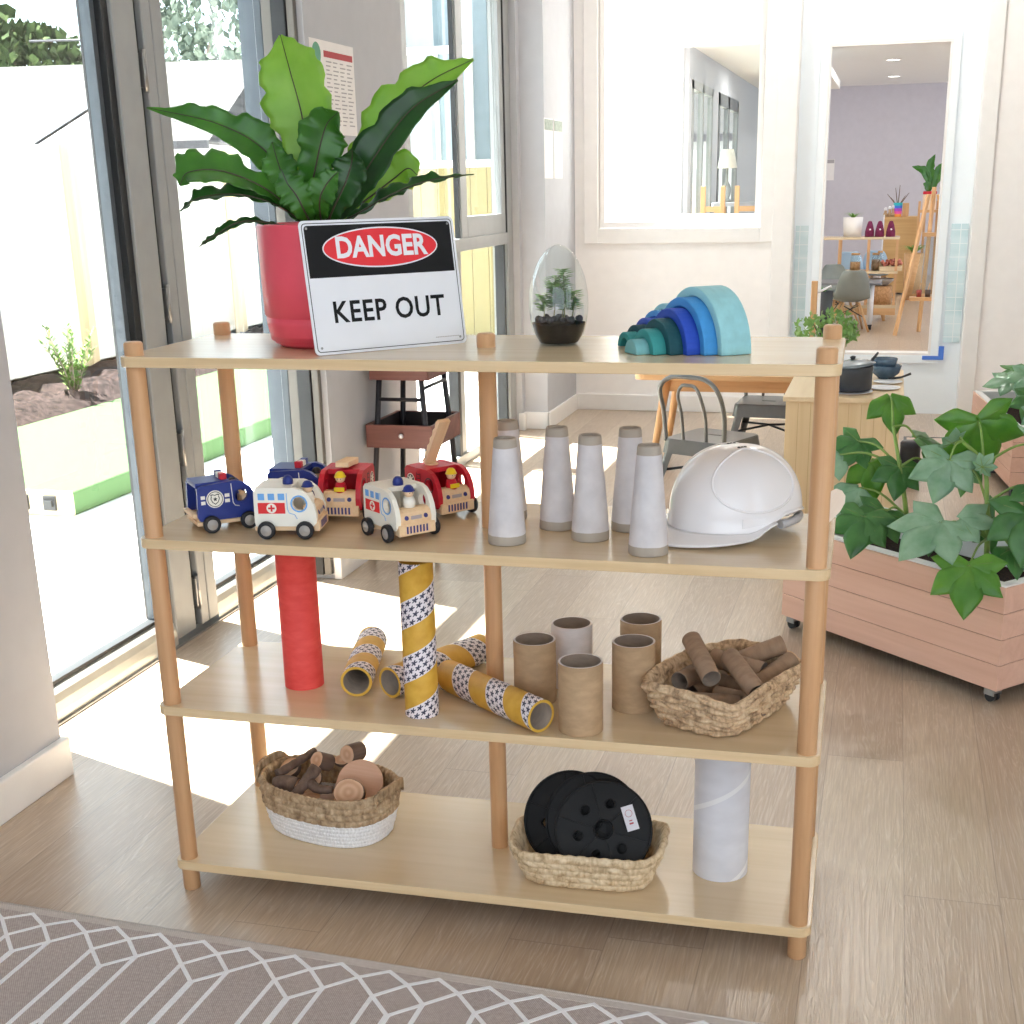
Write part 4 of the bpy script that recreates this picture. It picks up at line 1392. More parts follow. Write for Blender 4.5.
# ---- white hard hat
M_HAT = flat('glossy_white_plastic', (240, 238, 240), 0.22, 0, 0.5, 0.2, var=1)
M_HATIN = flat('grey_harness_plastic', (190, 188, 190), 0.5, var=4)
hat = thing('hard_hat', 'glossy white hard hat with peak pointing to the left, beside the cones', 'hard hat', (0, 0, 0))
A_, B_, HH = 0.122, 0.104, 0.116
NU = 64
def rimz(a):
    c = math.cos(a)
    if c > 0.2:
        return 0.016 + 0.002 * (1 - c)
    return 0.016 + 0.030 * min(1, (0.2 - c) / 0.6) - 0.010 * max(0, (-c - 0.65) / 0.35)
def hat_pt(a, v, grow=0.0):
    """v 0 rim .. 1 crown"""
    zr = rimz(a)
    zb = 0.035
    e = v
    if v < 0.22:
        k = v / 0.22
        f = 1.03 - 0.03 * k
        z = zr + (zb + 0.005 - zr) * k if zr < zb else zr + 0.004 * k
    else:
        k = (v - 0.22) / 0.78
        ph = k * PI / 2
        f = math.cos(ph) ** 0.82
        z = zb + 0.005 + HH * math.sin(ph) ** 1.0
    r = (A_ + grow) * (1.0)
    ex = 1.02 if math.cos(a) < 0 else 1.0
    return ((A_ + grow) * f * math.cos(a) * ex, (B_ + grow) * f * math.sin(a), z + grow * 0.4)
rows = []
NV = 26
for j in range(NV):
    v = j / (NV - 1) * 0.985
    rows.append([hat_pt(2 * PI * k / NU, v) for k in range(NU)])
m = MB().grid(rows, closed=True)
top = [hat_pt(2 * PI * k / NU, 0.985) for k in range(NU)]
m.add(top, [tuple(range(NU))], True)
m.build('shell', M_HAT, hat, solid=-0.003)
# peak: sweeps out in front and fades along the sides
rows = []
for j in range(9):
    q = j / 8
    r = []
    for k in range(37):
        a = D(-100 + 200 * k / 36)
        ext = 0.058 * max(0, math.cos(a)) ** 0.9 + 0.010
        x = (A_ * 1.03 + ext * q) * math.cos(a)
        y = (B_ * 1.03 + ext * q * 0.85) * math.sin(a)
        z = rimz(a) + 0.002 - 0.012 * q * max(0, math.cos(a)) ** 0.5 - 0.001 * q
        r.append((x, y, z))
    rows.append(r)
MB().grid(rows).build('peak', M_HAT, hat, solid=0.003)
# raised line round the side panel, crown vents, accessory slot
for s in (1, -1):
    ol = []
    for k in range(49):
        u = 2 * PI * k / 48
        a = D(90 - 2 + 47 * math.cos(u)) * s
        v = 0.56 + 0.34 * math.sin(u) * (1 if math.sin(u) > 0 else 0.82)
        ol.append(hat_pt(a, v, 0.0002))
    MB().tube(ol[:-1], 0.0022, 6, closed=True).build('moulded_line', M_HAT, hat)
    sl = []
    for a0, v0 in ((72, 0.10), (92, 0.10), (92, 0.24), (72, 0.24)):
        sl.append(hat_pt(D(a0) * s, v0, 0.002))
    inn = [hat_pt(D(a0) * s, v0, -0.001) for a0, v0 in ((72, 0.10), (92, 0.10), (92, 0.24), (72, 0.24))]
    MB().add(sl + inn, [(0, 1, 2, 3), (4, 7, 6, 5), (0, 4, 5, 1), (1, 5, 6, 2), (2, 6, 7, 3), (3, 7, 4, 0)]).build('accessory_slot', M_HAT, hat, bevel=0.001)
    for d_ in (-9, 0, 9):
        p_ = Vector(hat_pt(D(88 + d_ * 1.6) * s, 0.93, 0.0003))
        MB().sphere(p_, 0.0032, 8, 6, (1, 1, 0.45)).build('vent', M_BLK, hat)
MB().tube([(-A_ * 0.98 * math.cos(D(q)), A_ * 0.80 * math.sin(D(q)), 0.026) for q in range(-70, 71, 10)], 0.008, 8).build('nape_strap', M_HATIN, hat)
MB().tube([(A_ * 0.80 * math.cos(D(q)), B_ * 0.80 * math.sin(D(q)), 0.03) for q in range(-120, 121, 12)], 0.006, 8).build('headband', M_HATIN, hat)
put(hat, 1.046, 0.225, 213)
hat.rotation_euler = (0, 0, D(213) + TH)

# ---- pale paddle end showing beyond the right-hand posts
x, y, _ = S(1.187, 0.165)
pd = thing('wooden_paddle', 'pale rounded wooden paddle end sticking out past the right front post', 'paddle', (x, y, ZU))
ol = [(0.0, -0.008), (0.03, -0.009), (0.05, -0.014), (0.072, -0.018), (0.09, -0.017), (0.102, -0.011), (0.106, 0.0), (0.102, 0.011), (0.09, 0.017), (0.072, 0.018), (0.05, 0.014), (0.03, 0.009), (0.0, 0.008)]
bl = MB().prism(ol, -0.0025, 0.0025).build('blade', wood('pale_maple', (226, 206, 186), (240, 226, 210), 0, 2, 0.5), pd, bevel=0.0015)
q1 = Vector(S(0.047, 0.070)) + Vector((0, 0, 0.072))
q1.normalize()
q3 = Vector((0.35, -0.9, 0.2))
q3 = (q3 - q1 * q3.dot(q1)).normalized()
q2 = q3.cross(q1)
bl.matrix_local = Matrix.Translation((0, 0, 0.008)) @ Matrix((q1, q2, q3)).transposed().to_4x4()
# ------------------------------------------------------------ second board: card tubes and basket
ZM = Z2 + 0.0004
def star_mat():
    """yellow paper wound in a spiral with white paper printed with dark stars"""
    t = NT('star_paper_spiral')
    tc = t.node('ShaderNodeTexCoord')
    x = t.sep(tc.outputs['Object'])
    ang = t.math('ARCTAN2', x[1], x[0])
    a01 = t.math('DIVIDE', ang, 2 * PI)
    pitch = 0.104
    s = t.math('FRACT', t.math('SUBTRACT', t.math('DIVIDE', x[2], pitch), a01))
    white = t.math('LESS_THAN', s, 0.5)
    # star grid: rows follow the winding
    cell = 0.0128
    u = t.math('DIVIDE', t.math('MULTIPLY', s, pitch), cell)
    v = t.math('DIVIDE', t.math('MULTIPLY', a01, 2 * PI * 0.0285), cell)
    row = t.math('FLOOR', u)
    vo = t.math('ADD', v, t.math('MULTIPLY', t.math('MODULO', row, 2.0), 0.5))
    fu = t.math('SUBTRACT', t.math('FRACT', u), 0.5)
    fv = t.math('SUBTRACT', t.math('FRACT', vo), 0.5)
    r = t.math('SQRT', t.math('ADD', t.math('MULTIPLY', fu, fu), t.math('MULTIPLY', fv, fv)))
    th = t.math('ARCTAN2', fu, fv)
    c5 = t.math('COSINE', t.math('MULTIPLY', th, 5.0))
    lim = t.math('ADD', 0.32, t.math('MULTIPLY', c5, 0.13))
    star = t.math('LESS_THAN', r, lim)
    paper = t.mix(star, (236, 228, 232), (66, 64, 84))
    n = t.noise(t.coords((40, 40, 40)), 1.0, 3)
    yel = t.ramp(n, [(0.3, (206, 156, 54)), (0.7, (222, 176, 72))])
    t.base(t.mix(white, yel, paper))
    t.set(0.55, 0, 0.35)
    return t.m
M_STAR = star_mat()
def card(name, c1, c2, rough=0.7):
    t = NT(name)
    v = t.coords((24, 24, 60), (0, 0, 0.0))
    n = t.noise(v, 1.0, 4, 0.6)
    t.base(t.ramp(n, [(0.3, c1), (0.7, c2)]))
    t.set(rough, 0, 0.3)
    return t.m
M_CARD = card('brown_cardboard', (166, 138, 106), (188, 158, 124))
M_CARDIN = card('grey_cardboard_core', (128, 114, 102), (150, 134, 120))
M_WCARD = card('whitish_cardboard', (206, 198, 194), (222, 214, 212))
M_REDCARD = card('red_card', (220, 70, 66), (232, 88, 82), 0.6)
M_WHITEROLL = None
def roll(name, label, cat, ro, ri, L, mo, mi, base, tip=None, group=None, rim=None):
    """a stiff tube as a thing: outer wall, core"""
    base = Vector(S(*base[:2])) + Vector((0, 0, base[2]))
    t = thing(name, label, cat, base, 0, group)
    if tip is not None:
        tip = Vector(S(*tip[:2])) + Vector((0, 0, tip[2]))
        dr = (tip - base).normalized()
        t.rotation_mode = 'XYZ'
        t.rotation_euler = Vector((0, 0, 1)).rotation_difference(dr).to_euler()
    rm = ro - 0.0008
    MB().lathe([(ro, 0), (ro, L), (rm, L + 0.0003)], 44).build('paper_wrap', mo, t)
    m = MB()
    m.lathe([(rm, L), (ri, L)], 44, smooth=False)
    m.lathe([(ri, L), (ri, 0)], 44)
    m.lathe([(ri, 0), (ro, 0)], 44, smooth=False)
    m.build('card_core', mi, t)
    return t
G2 = 'star patterned card tubes'
roll('card_tube', 'tall red card tube standing on the second board', 'tube', 0.0385, 0.035, 0.29, M_REDCARD, M_CARDIN, (0.214, 0.143, ZM))
M_YRIM = flat('yellow_paper_edge', (214, 170, 64), 0.6, var=4)
roll('card_tube', 'upright tube wound in yellow and star paper, under the toy ambulance', 'tube', 0.0315, 0.027, 0.296, M_STAR, M_YRIM, (0.493, 0.042, ZM), group=G2)
rl = 0.0305
for base, tip, L, lab in (((0.342, 0.098, ZM + rl), (0.288, 0.335, ZM + rl), 0.247, 'lying star and yellow tube next to the red tube, pointing away'),
                          ((0.408, 0.106, ZM + rl), (0.535, 0.345, ZM + rl), 0.256, 'lying star and yellow tube behind the upright star tube'),
                          ((0.732, -0.003, ZM + rl), (0.485, 0.182, ZM + rl), 0.285, 'lying star and yellow tube in front, its open end by the brown tubes')):
    t = roll('card_tube', lab, 'tube', 0.0305, 0.0255, L, M_STAR, M_CARDIN, base, tip, G2)
    MB().lathe([(0.0306, -0.0004), (0.0275, -0.0008), (0.0254, -0.0004)], 40).build('yellow_rim', M_YRIM, t)
GB = 'wide brown card tubes'
for (x, y), h, mo, lab in (((0.685, 0.150), 0.122, M_CARD, 'wide brown card tube standing leftmost in the tube group'), ((0.737, 0.245), 0.126, M_WCARD, 'whitish wide card tube standing at the back'),
                           ((0.799, 0.026), 0.130, M_CARD, 'wide brown card tube standing at the very front'), ((0.874, 0.150), 0.130, M_CARD, 'wide brown card tube standing left of the basket, front one of two'),
                           ((0.868, 0.272), 0.134, M_CARD, 'wide brown card tube standing left of the basket, rear one of two')):
    t = roll('card_tube', lab, 'tube', 0.0402, 0.0362, h, mo, M_CARDIN, (x, y, ZM), group=GB)
    MB().lathe([(0.0400, h + 0.0002), (0.038, h + 0.0006), (0.0360, h + 0.0002)], 40).build('pale_rim', M_WCARD, t)

# ---- woven baskets
def weave_mat(name, c1, c2, c3):
    t = NT(name)
    n = t.noise(t.coords((46, 46, 46)), 1.0, 4, 0.6)
    g = t.noise(t.coords((160, 160, 40)), 1.0, 2)
    h = t.math('ADD', t.math('MULTIPLY', n, 0.6), t.math('MULTIPLY', g, 0.4))
    t.base(t.ramp(h, [(0.32, c1), (0.5, c2), (0.68, c3)]))
    t.set(0.7, 0, 0.3)
    t.bump(g, 0.4, 0.002)
    return t.m
def sup(a, w, h, p):
    c, s_ = math.cos(a), math.sin(a)
    return (w / 2 * math.copysign(abs(c) ** (2 / p), c), h / 2 * math.copysign(abs(s_) ** (2 / p), s_))
def basket_wall(w0, d0, w1, d1, H, p, rows, plaits, amp, rimf=None, thick=0.009, z0=0.0, seed=1, v0=0.0, v1=1.0, nu=360, per=8, bulge=0.0):
    """woven wall: lumpy plaits in rows, outside face, rolled rim and inside face"""
    rnd = random.Random(seed)
    ph = [rnd.random() * 6 for _ in range(rows + 2)]
    # even spacing along the outline
    out = []
    NS = 1440
    P_ = [sup(2 * PI * k / NS, 1, d1 / w1, p) for k in range(NS)]
    L = [0]
    for k in range(NS):
        a, b = P_[k], P_[(k + 1) % NS]
        L.append(L[-1] + math.hypot(a[0] - b[0], a[1] - b[1]))
    ang = []
    j = 0
    for k in range(nu):
        tgt = L[-1] * k / nu
        while L[j + 1] < tgt:
            j += 1
        f = (tgt - L[j]) / max(1e-9, L[j + 1] - L[j])
        ang.append(2 * PI * (j + f) / NS)
    nv = rows * per
    def prof(v):
        return (w0 + (w1 - w0) * v ** 0.8, d0 + (d1 - d0) * v ** 0.8)
    def surf(i, v, off):
        a = ang[i]
        w_, d_ = prof(v)
        bl = 1 + bulge * math.sin(PI * v)
        x, y = sup(a, w_ * bl, d_ * bl, p)
        x2, y2 = sup(a + 0.01, w_, d_, p)
        x3, y3 = sup(a - 0.01, w_, d_, p)
        n_ = Vector((y2 - y3, -(x2 - x3), 0))
        n_ = n_.normalized() if n_.length > 1e-9 else Vector((1, 0, 0))
        h = H * (rimf(a) if rimf else 1)
        return (x + n_.x * off, y + n_.y * off, z0 + h * v)
    R = []
    for q in range(nv + 1):
        vv = v0 + (v1 - v0) * q / nv
        rr = q / per
        r_i = min(rows - 1, int(rr))
        fr = rr - r_i
        row = []
        for i in range(nu):
            u = i / nu * plaits + ph[r_i] + (0.5 if r_i % 2 else 0)
            sk = u + (fr - 0.5) * (0.55 if r_i % 2 else -0.55)
            bump = abs(math.sin(PI * sk)) ** 0.6
            ln = math.sin(PI * min(1, max(0, fr))) ** 0.55
            jit = 1 + 0.25 * math.sin(i * 0.37 + r_i * 2.1)
            row.append(surf(i, vv, amp * (0.25 + 0.75 * bump) * ln * jit))
        R.append(row)
    m = MB()
    m.grid(R, closed=True)
    top = v1
    tops = []
    for k in range(1, 6):
        a = PI * k / 6
        tops.append([surf(i, top, amp * 0.2 - thick / 2 + (thick / 2) * math.cos(a)) for i in range(nu)])
        tops[-1] = [(x, y, z + thick * 0.45 * math.sin(a) * (1 + 0.25 * math.sin(i * 2 * PI * plaits * 1.3 / nu))) for i, (x, y, z) in enumerate(tops[-1])]
    inn = []
    for q in range(rows * 4, -1, -1):
        vv = v0 + (v1 - v0) * q / (rows * 4)
        fr = (q / 4) % 1
        inn.append([surf(i, vv, -thick - amp * 0.6 * math.sin(PI * fr) * abs(math.sin(PI * (i / nu * plaits + ph[int(q / 4) % rows])))) for i in range(nu)])
    m.grid([R[-1]] + tops + inn, closed=True)
    fl = [surf(i, v0, -thick) for i in range(0, nu, 4)]
    bt = [surf(i, v0, 0) for i in range(0, nu, 4)]
    if v0 <= 0.001:
        n = len(fl)
        m.add([(x, y, z + 0.006) for x, y, z in fl], [tuple(range(n))])
        m.add(bt, [tuple(reversed(range(n)))])
    return m
M_HYA = weave_mat('water_hyacinth_weave', (112, 86, 62), (202, 172, 138), (228, 206, 172))
M_HYAL = weave_mat('pale_seagrass_weave', (162, 130, 94), (216, 192, 156), (238, 220, 190))
M_JUTE = weave_mat('brown_seagrass_braid', (122, 98, 74), (176, 150, 118), (208, 186, 156))
x, y, _ = S(1.042, 0.160)
bA = thing('woven_basket', 'chunky brown woven basket full of small card tubes, right end of second board', 'basket', (x, y, ZM), D(66) + TH)
basket_wall(0.235, 0.150, 0.305, 0.222, 0.080, 4.2, 6, 20, 0.0080, lambda a: 1 + 0.07 * math.cos(4 * a) + 0.03 * math.sin(3 * a), 0.010, per=12).build('basket_body', M_HYA, bA, merge=True)
TUBES = [((0.972, 0.216, 0.523), (1.022, 0.110, 0.487)), ((1.047, 0.177, 0.508), (1.106, 0.089, 0.474)), ((0.962, 0.140, 0.467), (1.002, 0.225, 0.468)),
         ((1.060, 0.250, 0.474), (1.128, 0.278, 0.498)), ((1.095, 0.175, 0.452), (1.158, 0.244, 0.484)), ((1.010, 0.247, 0.478), (1.108, 0.206, 0.472)),
         ((0.980, 0.112, 0.440), (1.072, 0.108, 0.440)), ((1.040, 0.156, 0.436), (1.104, 0.130, 0.436)), ((1.03, 0.24, 0.430), (1.11, 0.20, 0.432)), ((0.985, 0.19, 0.43), (1.02, 0.25, 0.43))]
TL = ['small card tube leaning upright over the basket, its open end down', 'small card tube lying slanted over the front right of the pile', 'small card tube at the left edge of the basket, open end down left',
      'small card tube at the back right, open end up by the rim', 'small card tube at the far right, tilted up over the rim', 'small card tube in the middle with its dark open end facing right',
      'small card tube lying along the front rim of the basket', 'small card tube deep in the front of the basket', 'small card tube deep under the pile in the middle', 'small card tube deep under the pile at the left']
M_SCARD = card('small_brown_card', (142, 116, 94), (166, 138, 114))
for (a, b), lab in zip(TUBES, TL):
    va, vb = Vector(a) + Vector((0.002, -0.012, 0)), Vector(b) + Vector((0.002, -0.012, 0))
    L = max(0.098, (vb - va).length) if (vb - va).length > 0.09 else 0.1
    mid = (va + vb) / 2
    dr = (vb - va).normalized()
    p0, p1 = mid - dr * L / 2, mid + dr * L / 2
    roll('small_card_tube', lab, 'tube', 0.0180, 0.0163, L, M_SCARD, M_CARDIN, tuple(p0), tuple(p1), 'small card tubes in the basket')
# ------------------------------------------------------------ bottom board: wood scraps, cable spools, white tube
ZB = Z1 + 0.0004
M_ROPE = None
def rope_mat():
    t = NT('white_cotton_rope')
    x = t.sep(t.coords())
    n = t.noise(t.coords((300, 300, 120)), 1.0, 2)
    t.base(t.ramp(n, [(0.3, (224, 222, 222)), (0.7, (246, 245, 245))]))
    t.set(0.85, 0, 0.15)
    t.bump(n, 0.4, 0.002)
    return t.m
M_ROPE = rope_mat()
x, y, _ = S(0.233, 0.186)
bB = thing('woven_basket', 'oval basket with brown braided top and white rope base, full of wood pieces', 'basket', (x, y, ZB), D(-14) + TH)
def rimB(a):
    c = abs(math.cos(a))
    return 1 + 0.04 * max(0, (c - 0.80) / 0.2) ** 1.2
W0, D0, W1, D1_ = 0.258, 0.170, 0.300, 0.200
HB = 0.108
# lower rope coils
m = basket_wall(W0, D0, W1, D1_, HB, 2.5, 6, 110, 0.0026, None, 0.008, 0, 3, 0.0, 0.50, 420, 6, 0.02)
m.build('rope_base', M_ROPE, bB)
m = basket_wall(W0, D0, W1, D1_, HB, 2.5, 4, 44, 0.005, rimB, 0.009, 0.0, 5, 0.47, 1.0, 420, 8, 0.02)
m.build('braided_top', M_JUTE, bB)
# handle loops: braided strap arching over a gap at each end
for s in (1, -1):
    pts = []
    for k in range(13):
        u = -1 + 2 * k / 12
        a = u * 0.42 + (0 if s > 0 else PI)
        px, py = sup(a, W1 * 1.03, D1_ * 1.03, 2.5)
        pts.append((px, py, HB * 0.99 + 0.017 * (1 - u ** 4) - 0.006))
    rows = []
    for q in range(7):
        w_ = (q / 6 - 0.5) * 0.022
        rows.append([(px * (1 + 0.004 * math.sin(k * 2.3 + q)), py, pz + w_) for k, (px, py, pz) in enumerate(catmull(pts, 60))])
    MB().grid(rows).build('handle', M_JUTE, bB, solid=0.006)

M_BARKW = wood('dark_brown_bark', (84, 66, 58), (134, 112, 98), 2, 1.6, 0.75)
def endgrain():
    t = NT('cut_end_grain')
    x = t.coords((1, 1, 1))
    sp = t.sep(x)
    r = t.math('SQRT', t.math('ADD', t.math('MULTIPLY', sp[0], sp[0]), t.math('MULTIPLY', sp[1], sp[1])))
    n = t.noise(t.coords((40, 40, 40)), 1.0, 3)
    rr = t.math('ADD', t.math('MULTIPLY', r, 420.0), t.math('MULTIPLY', n, 3.0))
    k = t.math('MULTIPLY', t.math('ADD', t.math('SINE', rr), 1.0), 0.5)
    t.base(t.mix(k, (206, 166, 136), (222, 188, 158)))
    t.set(0.7, 0, 0.2)
    return t.m
M_END = endgrain()
M_SLAB = wood('pinkish_brown_timber', (206, 164, 138), (228, 192, 168), 0, 1.2, 0.6)
GW = 'wood offcuts in the oval basket'
def cutlog(label, c, nrm, r, L, seed=1, sq=1.0, lean=None):
    """short log: bark skin, two cut faces"""
    x_, y_, _ = S(c[0], c[1])
    t = thing('log_slice', label, 'wood piece', (x_, y_, c[2]), 0, GW)
    t.rotation_euler = Vector((0, 0, 1)).rotation_difference(Vector(nrm).normalized()).to_euler()
    rnd = random.Random(seed)
    n = 30
    ph = [rnd.random() * 6 for _ in range(3)]
    o = []
    for k in range(n):
        a = 2 * PI * k / n
        q = r * (1 + 0.04 * math.sin(2 * a + ph[0]) + 0.025 * math.sin(3 * a + ph[1]) + 0.012 * math.sin(7 * a + ph[2]))
        o.append((q * math.cos(a), q * math.sin(a) * sq))
    rows = [[(x * f, y * f, z) for x, y in o] for z, f in ((-L / 2, 0.97), (-L / 2 + 0.001, 1), (L / 2 - 0.001, 1), (L / 2, 0.97))]
    MB().grid(rows, closed=True).build('bark', M_BARKW, t)
    for s in (1, -1):
        pts = [(x * 0.97, y * 0.97, s * L / 2) for x, y in o]
        MB().add(pts, [tuple(range(n)) if s > 0 else tuple(reversed(range(n)))]).build('cut_face', M_END, t)
    return t
CV = Vector((0.25, -0.9, 0.35))
cutlog('round log offcut perched at the top of the pile, bark to the right', (0.266, 0.246, ZB + 0.143), (-0.35, -0.92, 0.15), 0.0200, 0.040, 1)
cutlog('round log slice with pale face, left of the perched one', (0.206, 0.222, ZB + 0.128), (-0.35, -0.8, 0.5), 0.0175, 0.040, 2)
cutlog('small oval wood slice between the two round offcuts', (0.236, 0.252, ZB + 0.118), (0.05, -0.6, 0.8), 0.0165, 0.012, 3, 0.75)
cutlog('round wood disc lying at the front rim of the basket', (0.294, 0.142, ZB + 0.100), (0.1, -0.72, 0.62), 0.0305, 0.016, 4)
cutlog('pale disc half buried behind the branch at the left', (0.130, 0.226, ZB + 0.103), (-0.2, -0.5, 0.8), 0.024, 0.012, 5)
cutlog('small disc tucked behind the forked branch', (0.196, 0.19, ZB + 0.102), (0.2, -0.8, 0.5), 0.019, 0.012, 6)
def branch(label, paths, seed=1):
    b0 = Vector(S(*paths[0][0][0][:2])) + Vector((0, 0, paths[0][0][0][2]))
    t = thing('branch', label, 'wood piece', b0, 0, GW)
    m = MB()
    for pts, rad in paths:
        C_ = catmull([Vector(S(p[0], p[1])) + Vector((0, 0, p[2])) - b0 for p in pts], 14)
        R_ = [rad[0] + (rad[1] - rad[0]) * k / 14 + 0.0006 * math.sin(k * 2.1 + seed) for k in range(15)]
        m.tube(C_, R_, 14)
    m.build('bark', M_BARKW, t)
    for pts, rad in paths[:1]:
        C_ = catmull([Vector(S(p[0], p[1])) + Vector((0, 0, p[2])) - b0 for p in pts], 14)
        d_ = (C_[-1] - C_[-2]).normalized()
        MB().tube([C_[-1], C_[-1] + d_ * 0.0008], [rad[1] * 0.92, rad[1] * 0.9], 14).build('cut_face', M_END, t)
    return t
branch('straight dark stick lying along the left rim of the basket', [([(0.122, 0.175, ZB + 0.112), (0.148, 0.216, ZB + 0.122), (0.172, 0.262, ZB + 0.132)], (0.0095, 0.0085))], 1)
branch('forked dark branch standing at the front of the pile', [([(0.183, 0.122, ZB + 0.094), (0.196, 0.150, ZB + 0.112), (0.210, 0.178, ZB + 0.134)], (0.0105, 0.0135)), ([(0.200, 0.156, ZB + 0.112), (0.226, 0.140, ZB + 0.105), (0.258, 0.140, ZB + 0.106)], (0.012, 0.008))], 2)
branch('thick dark stump of branch at the lower left of the pile', [([(0.122, 0.160, ZB + 0.092), (0.142, 0.165, ZB + 0.096), (0.168, 0.166, ZB + 0.090)], (0.018, 0.021))], 3)
# big half round slab leaning in the pile
x, y, _ = S(0.296, 0.198)
sl = thing('wood_slab', 'large pinkish half round slab leaning in the middle of the pile', 'wood piece', (x, y, ZB + 0.094), 0, GW)
o = [(0.048 * math.cos(D(a)), 0.052 * math.sin(D(a))) for a in range(-8, 189, 10)] + [(-0.050, -0.022), (-0.02, -0.034), (0.03, -0.034), (0.044, -0.022)]
s_o = MB().prism(o, -0.0115, 0.0115).build('timber', M_SLAB, sl, bevel=0.002)
s_o.rotation_euler = Euler((D(46), D(10), D(12)), 'XYZ')
x, y, _ = S(0.243, 0.150)
bk = thing('wood_block', 'small reddish wood block wedged behind the round disc', 'wood piece', (x, y, ZB + 0.084), 0.3, GW)
MB().cbox((0, 0, 0), (0.03, 0.02, 0.026)).build('timber', M_SLAB, bk, bevel=0.0015).rotation_euler = (0.2, 0.1, 0)
for i, (cx, cy, cz) in enumerate(((0.17, 0.19, 0.05), (0.25, 0.19, 0.05), (0.31, 0.19, 0.05), (0.21, 0.15, 0.05), (0.28, 0.15, 0.05))):
    cutlog('wood offcut deep inside the basket under the others', (cx, cy, ZB + cz), (0.3 * math.cos(i * 2), 0.3 * math.sin(i * 2), 0.9), 0.032, 0.05, 20 + i)

# ---- pale basket with black spools
x, y, _ = S(0.798, 0.104)
bC = thing('woven_basket', 'pale woven basket holding black plastic spools on the bottom board', 'basket', (x, y, ZB), D(2) + TH)
basket_wall(0.230, 0.138, 0.298, 0.190, 0.074, 4.0, 5, 30, 0.0050, lambda a: 1 + (0.16 * max(0, math.cos(a)) ** 3 + 0.05 * max(0, -math.cos(a)) ** 3) + 0.03 * math.cos(4 * a), 0.009, 0, 9).build('basket_body', M_HYAL, bC)
M_SPOOL = flat('black_spool_plastic', (14, 14, 16), 0.5, 0, 0.3, var=3)
M_LABEL = flat('white_spool_label', (226, 224, 230), 0.6, var=3)
def spool(label, c, rx, rz, stick=None):
    t = thing('cable_spool', label, 'spool', (0, 0, 0), 0, 'black spools in the basket')
    x_, y_, _ = S(c[0], c[1])
    t.location = (x_, y_, ZB + c[2])
    t.rotation_euler = Euler((rx, 0, rz), 'XYZ')
    R = 0.0935
    m = MB()
    m.lathe([(R, 0.0), (R, 0.010), (R - 0.0015, 0.011), (R - 0.004, 0.011), (R - 0.0045, 0.007)], 64)
    n = 64
    # flange plate with centre bore and six round holes: polar grid that skips hole cells
    NR, NA = 34, 180
    r0, r1 = 0.0165, R - 0.0045
    holes = [(0.050 * math.cos(D(60 * k + 18)), 0.050 * math.sin(D(60 * k + 18))) for k in range(6)]
    def inh(x, y):
        return any((x - hx) ** 2 + (y - hy) ** 2 < 0.0085 ** 2 for hx, hy in holes)
    for z, flip in ((0.007, False), (0.0, True)):
        vs = [((r0 + (r1 - r0) * i / NR) * math.cos(2 * PI * k / NA), (r0 + (r1 - r0) * i / NR) * math.sin(2 * PI * k / NA), z) for i in range(NR + 1) for k in range(NA)]
        fs = []
        for i in range(NR):
            for k in range(NA):
                a = 2 * PI * (k + 0.5) / NA
                rr = r0 + (r1 - r0) * (i + 0.5) / NR
                if inh(rr * math.cos(a), rr * math.sin(a)):
                    continue
                q = (i * NA + k, (i + 1) * NA + k, (i + 1) * NA + (k + 1) % NA, i * NA + (k + 1) % NA)
                fs.append(tuple(reversed(q)) if flip else q)
        m.add(vs, fs)
    m.lathe([(R, 0.0), (R - 0.005, 0.0)], 64)
    m.build('flange', M_SPOOL, t)
    hb = MB().lathe([(0.0165, -0.004), (0.0165, 0.0105), (0.0185, 0.0105), (0.0195, 0.007)], 36)
    for hx, hy in holes:
        hb.lathe([(0.0083, -0.002), (0.0083, 0.0095), (0.0100, 0.0095), (0.0105, 0.007)], 24, hx, hy)
    hb.build('hole_collars', M_SPOOL, t)
    rb = MB()
    for k in range(6):
        a = D(60 * k + 48)
        d_ = Vector((math.cos(a), math.sin(a), 0))
        e_ = Vector((-d_.y, d_.x, 0)) * 0.0009
        p0, p1 = d_ * 0.019, d_ * (R - 0.005)
        rb.add([tuple(p0 + e_ + Vector((0, 0, 0.007))), tuple(p0 - e_ + Vector((0, 0, 0.007))), tuple(p1 - e_ + Vector((0, 0, 0.007))), tuple(p1 + e_ + Vector((0, 0, 0.007))),
                tuple(p0 + e_ + Vector((0, 0, 0.0098))), tuple(p0 - e_ + Vector((0, 0, 0.0098))), tuple(p1 - e_ + Vector((0, 0, 0.0098))), tuple(p1 + e_ + Vector((0, 0, 0.0098)))],
               [(4, 7, 6, 5), (0, 4, 5, 1), (1, 5, 6, 2), (2, 6, 7, 3), (3, 7, 4, 0)])
    rb.build('ribs', M_SPOOL, t)
    MB().lathe([(0.028, -0.008), (0.028, 0.0)], 30).build('barrel', M_SPOOL, t)
    if stick:
        sx_, sy_, sa = stick
        e = thing_part = MB().box(-0.0115, 0.0115, -0.024, 0.024, 0.0112, 0.0116).build('sticker', M_LABEL, t)
        e.location = (sx_, sy_, 0)
        e.rotation_euler = (0, 0, sa)
        MB().lathe([(0.0062, 0.0118), (0.0070, 0.0118)], 20, 0, 0.009).box(-0.003, 0.003, -0.006, -0.004, 0.0116, 0.0118).box(-0.004, 0.004, -0.012, -0.009, 0.0116, 0.0118).build('sticker_print', M_INKRED, e)
    return t
spool('front black spool tilted up in the basket, white sticker at its right', (0.828, 0.092, 0.099), D(58), D(5), (0.050, 0.024, D(20)))
spool('middle black spool, edge showing behind the front one', (0.804, 0.117, 0.103), D(59), D(2))
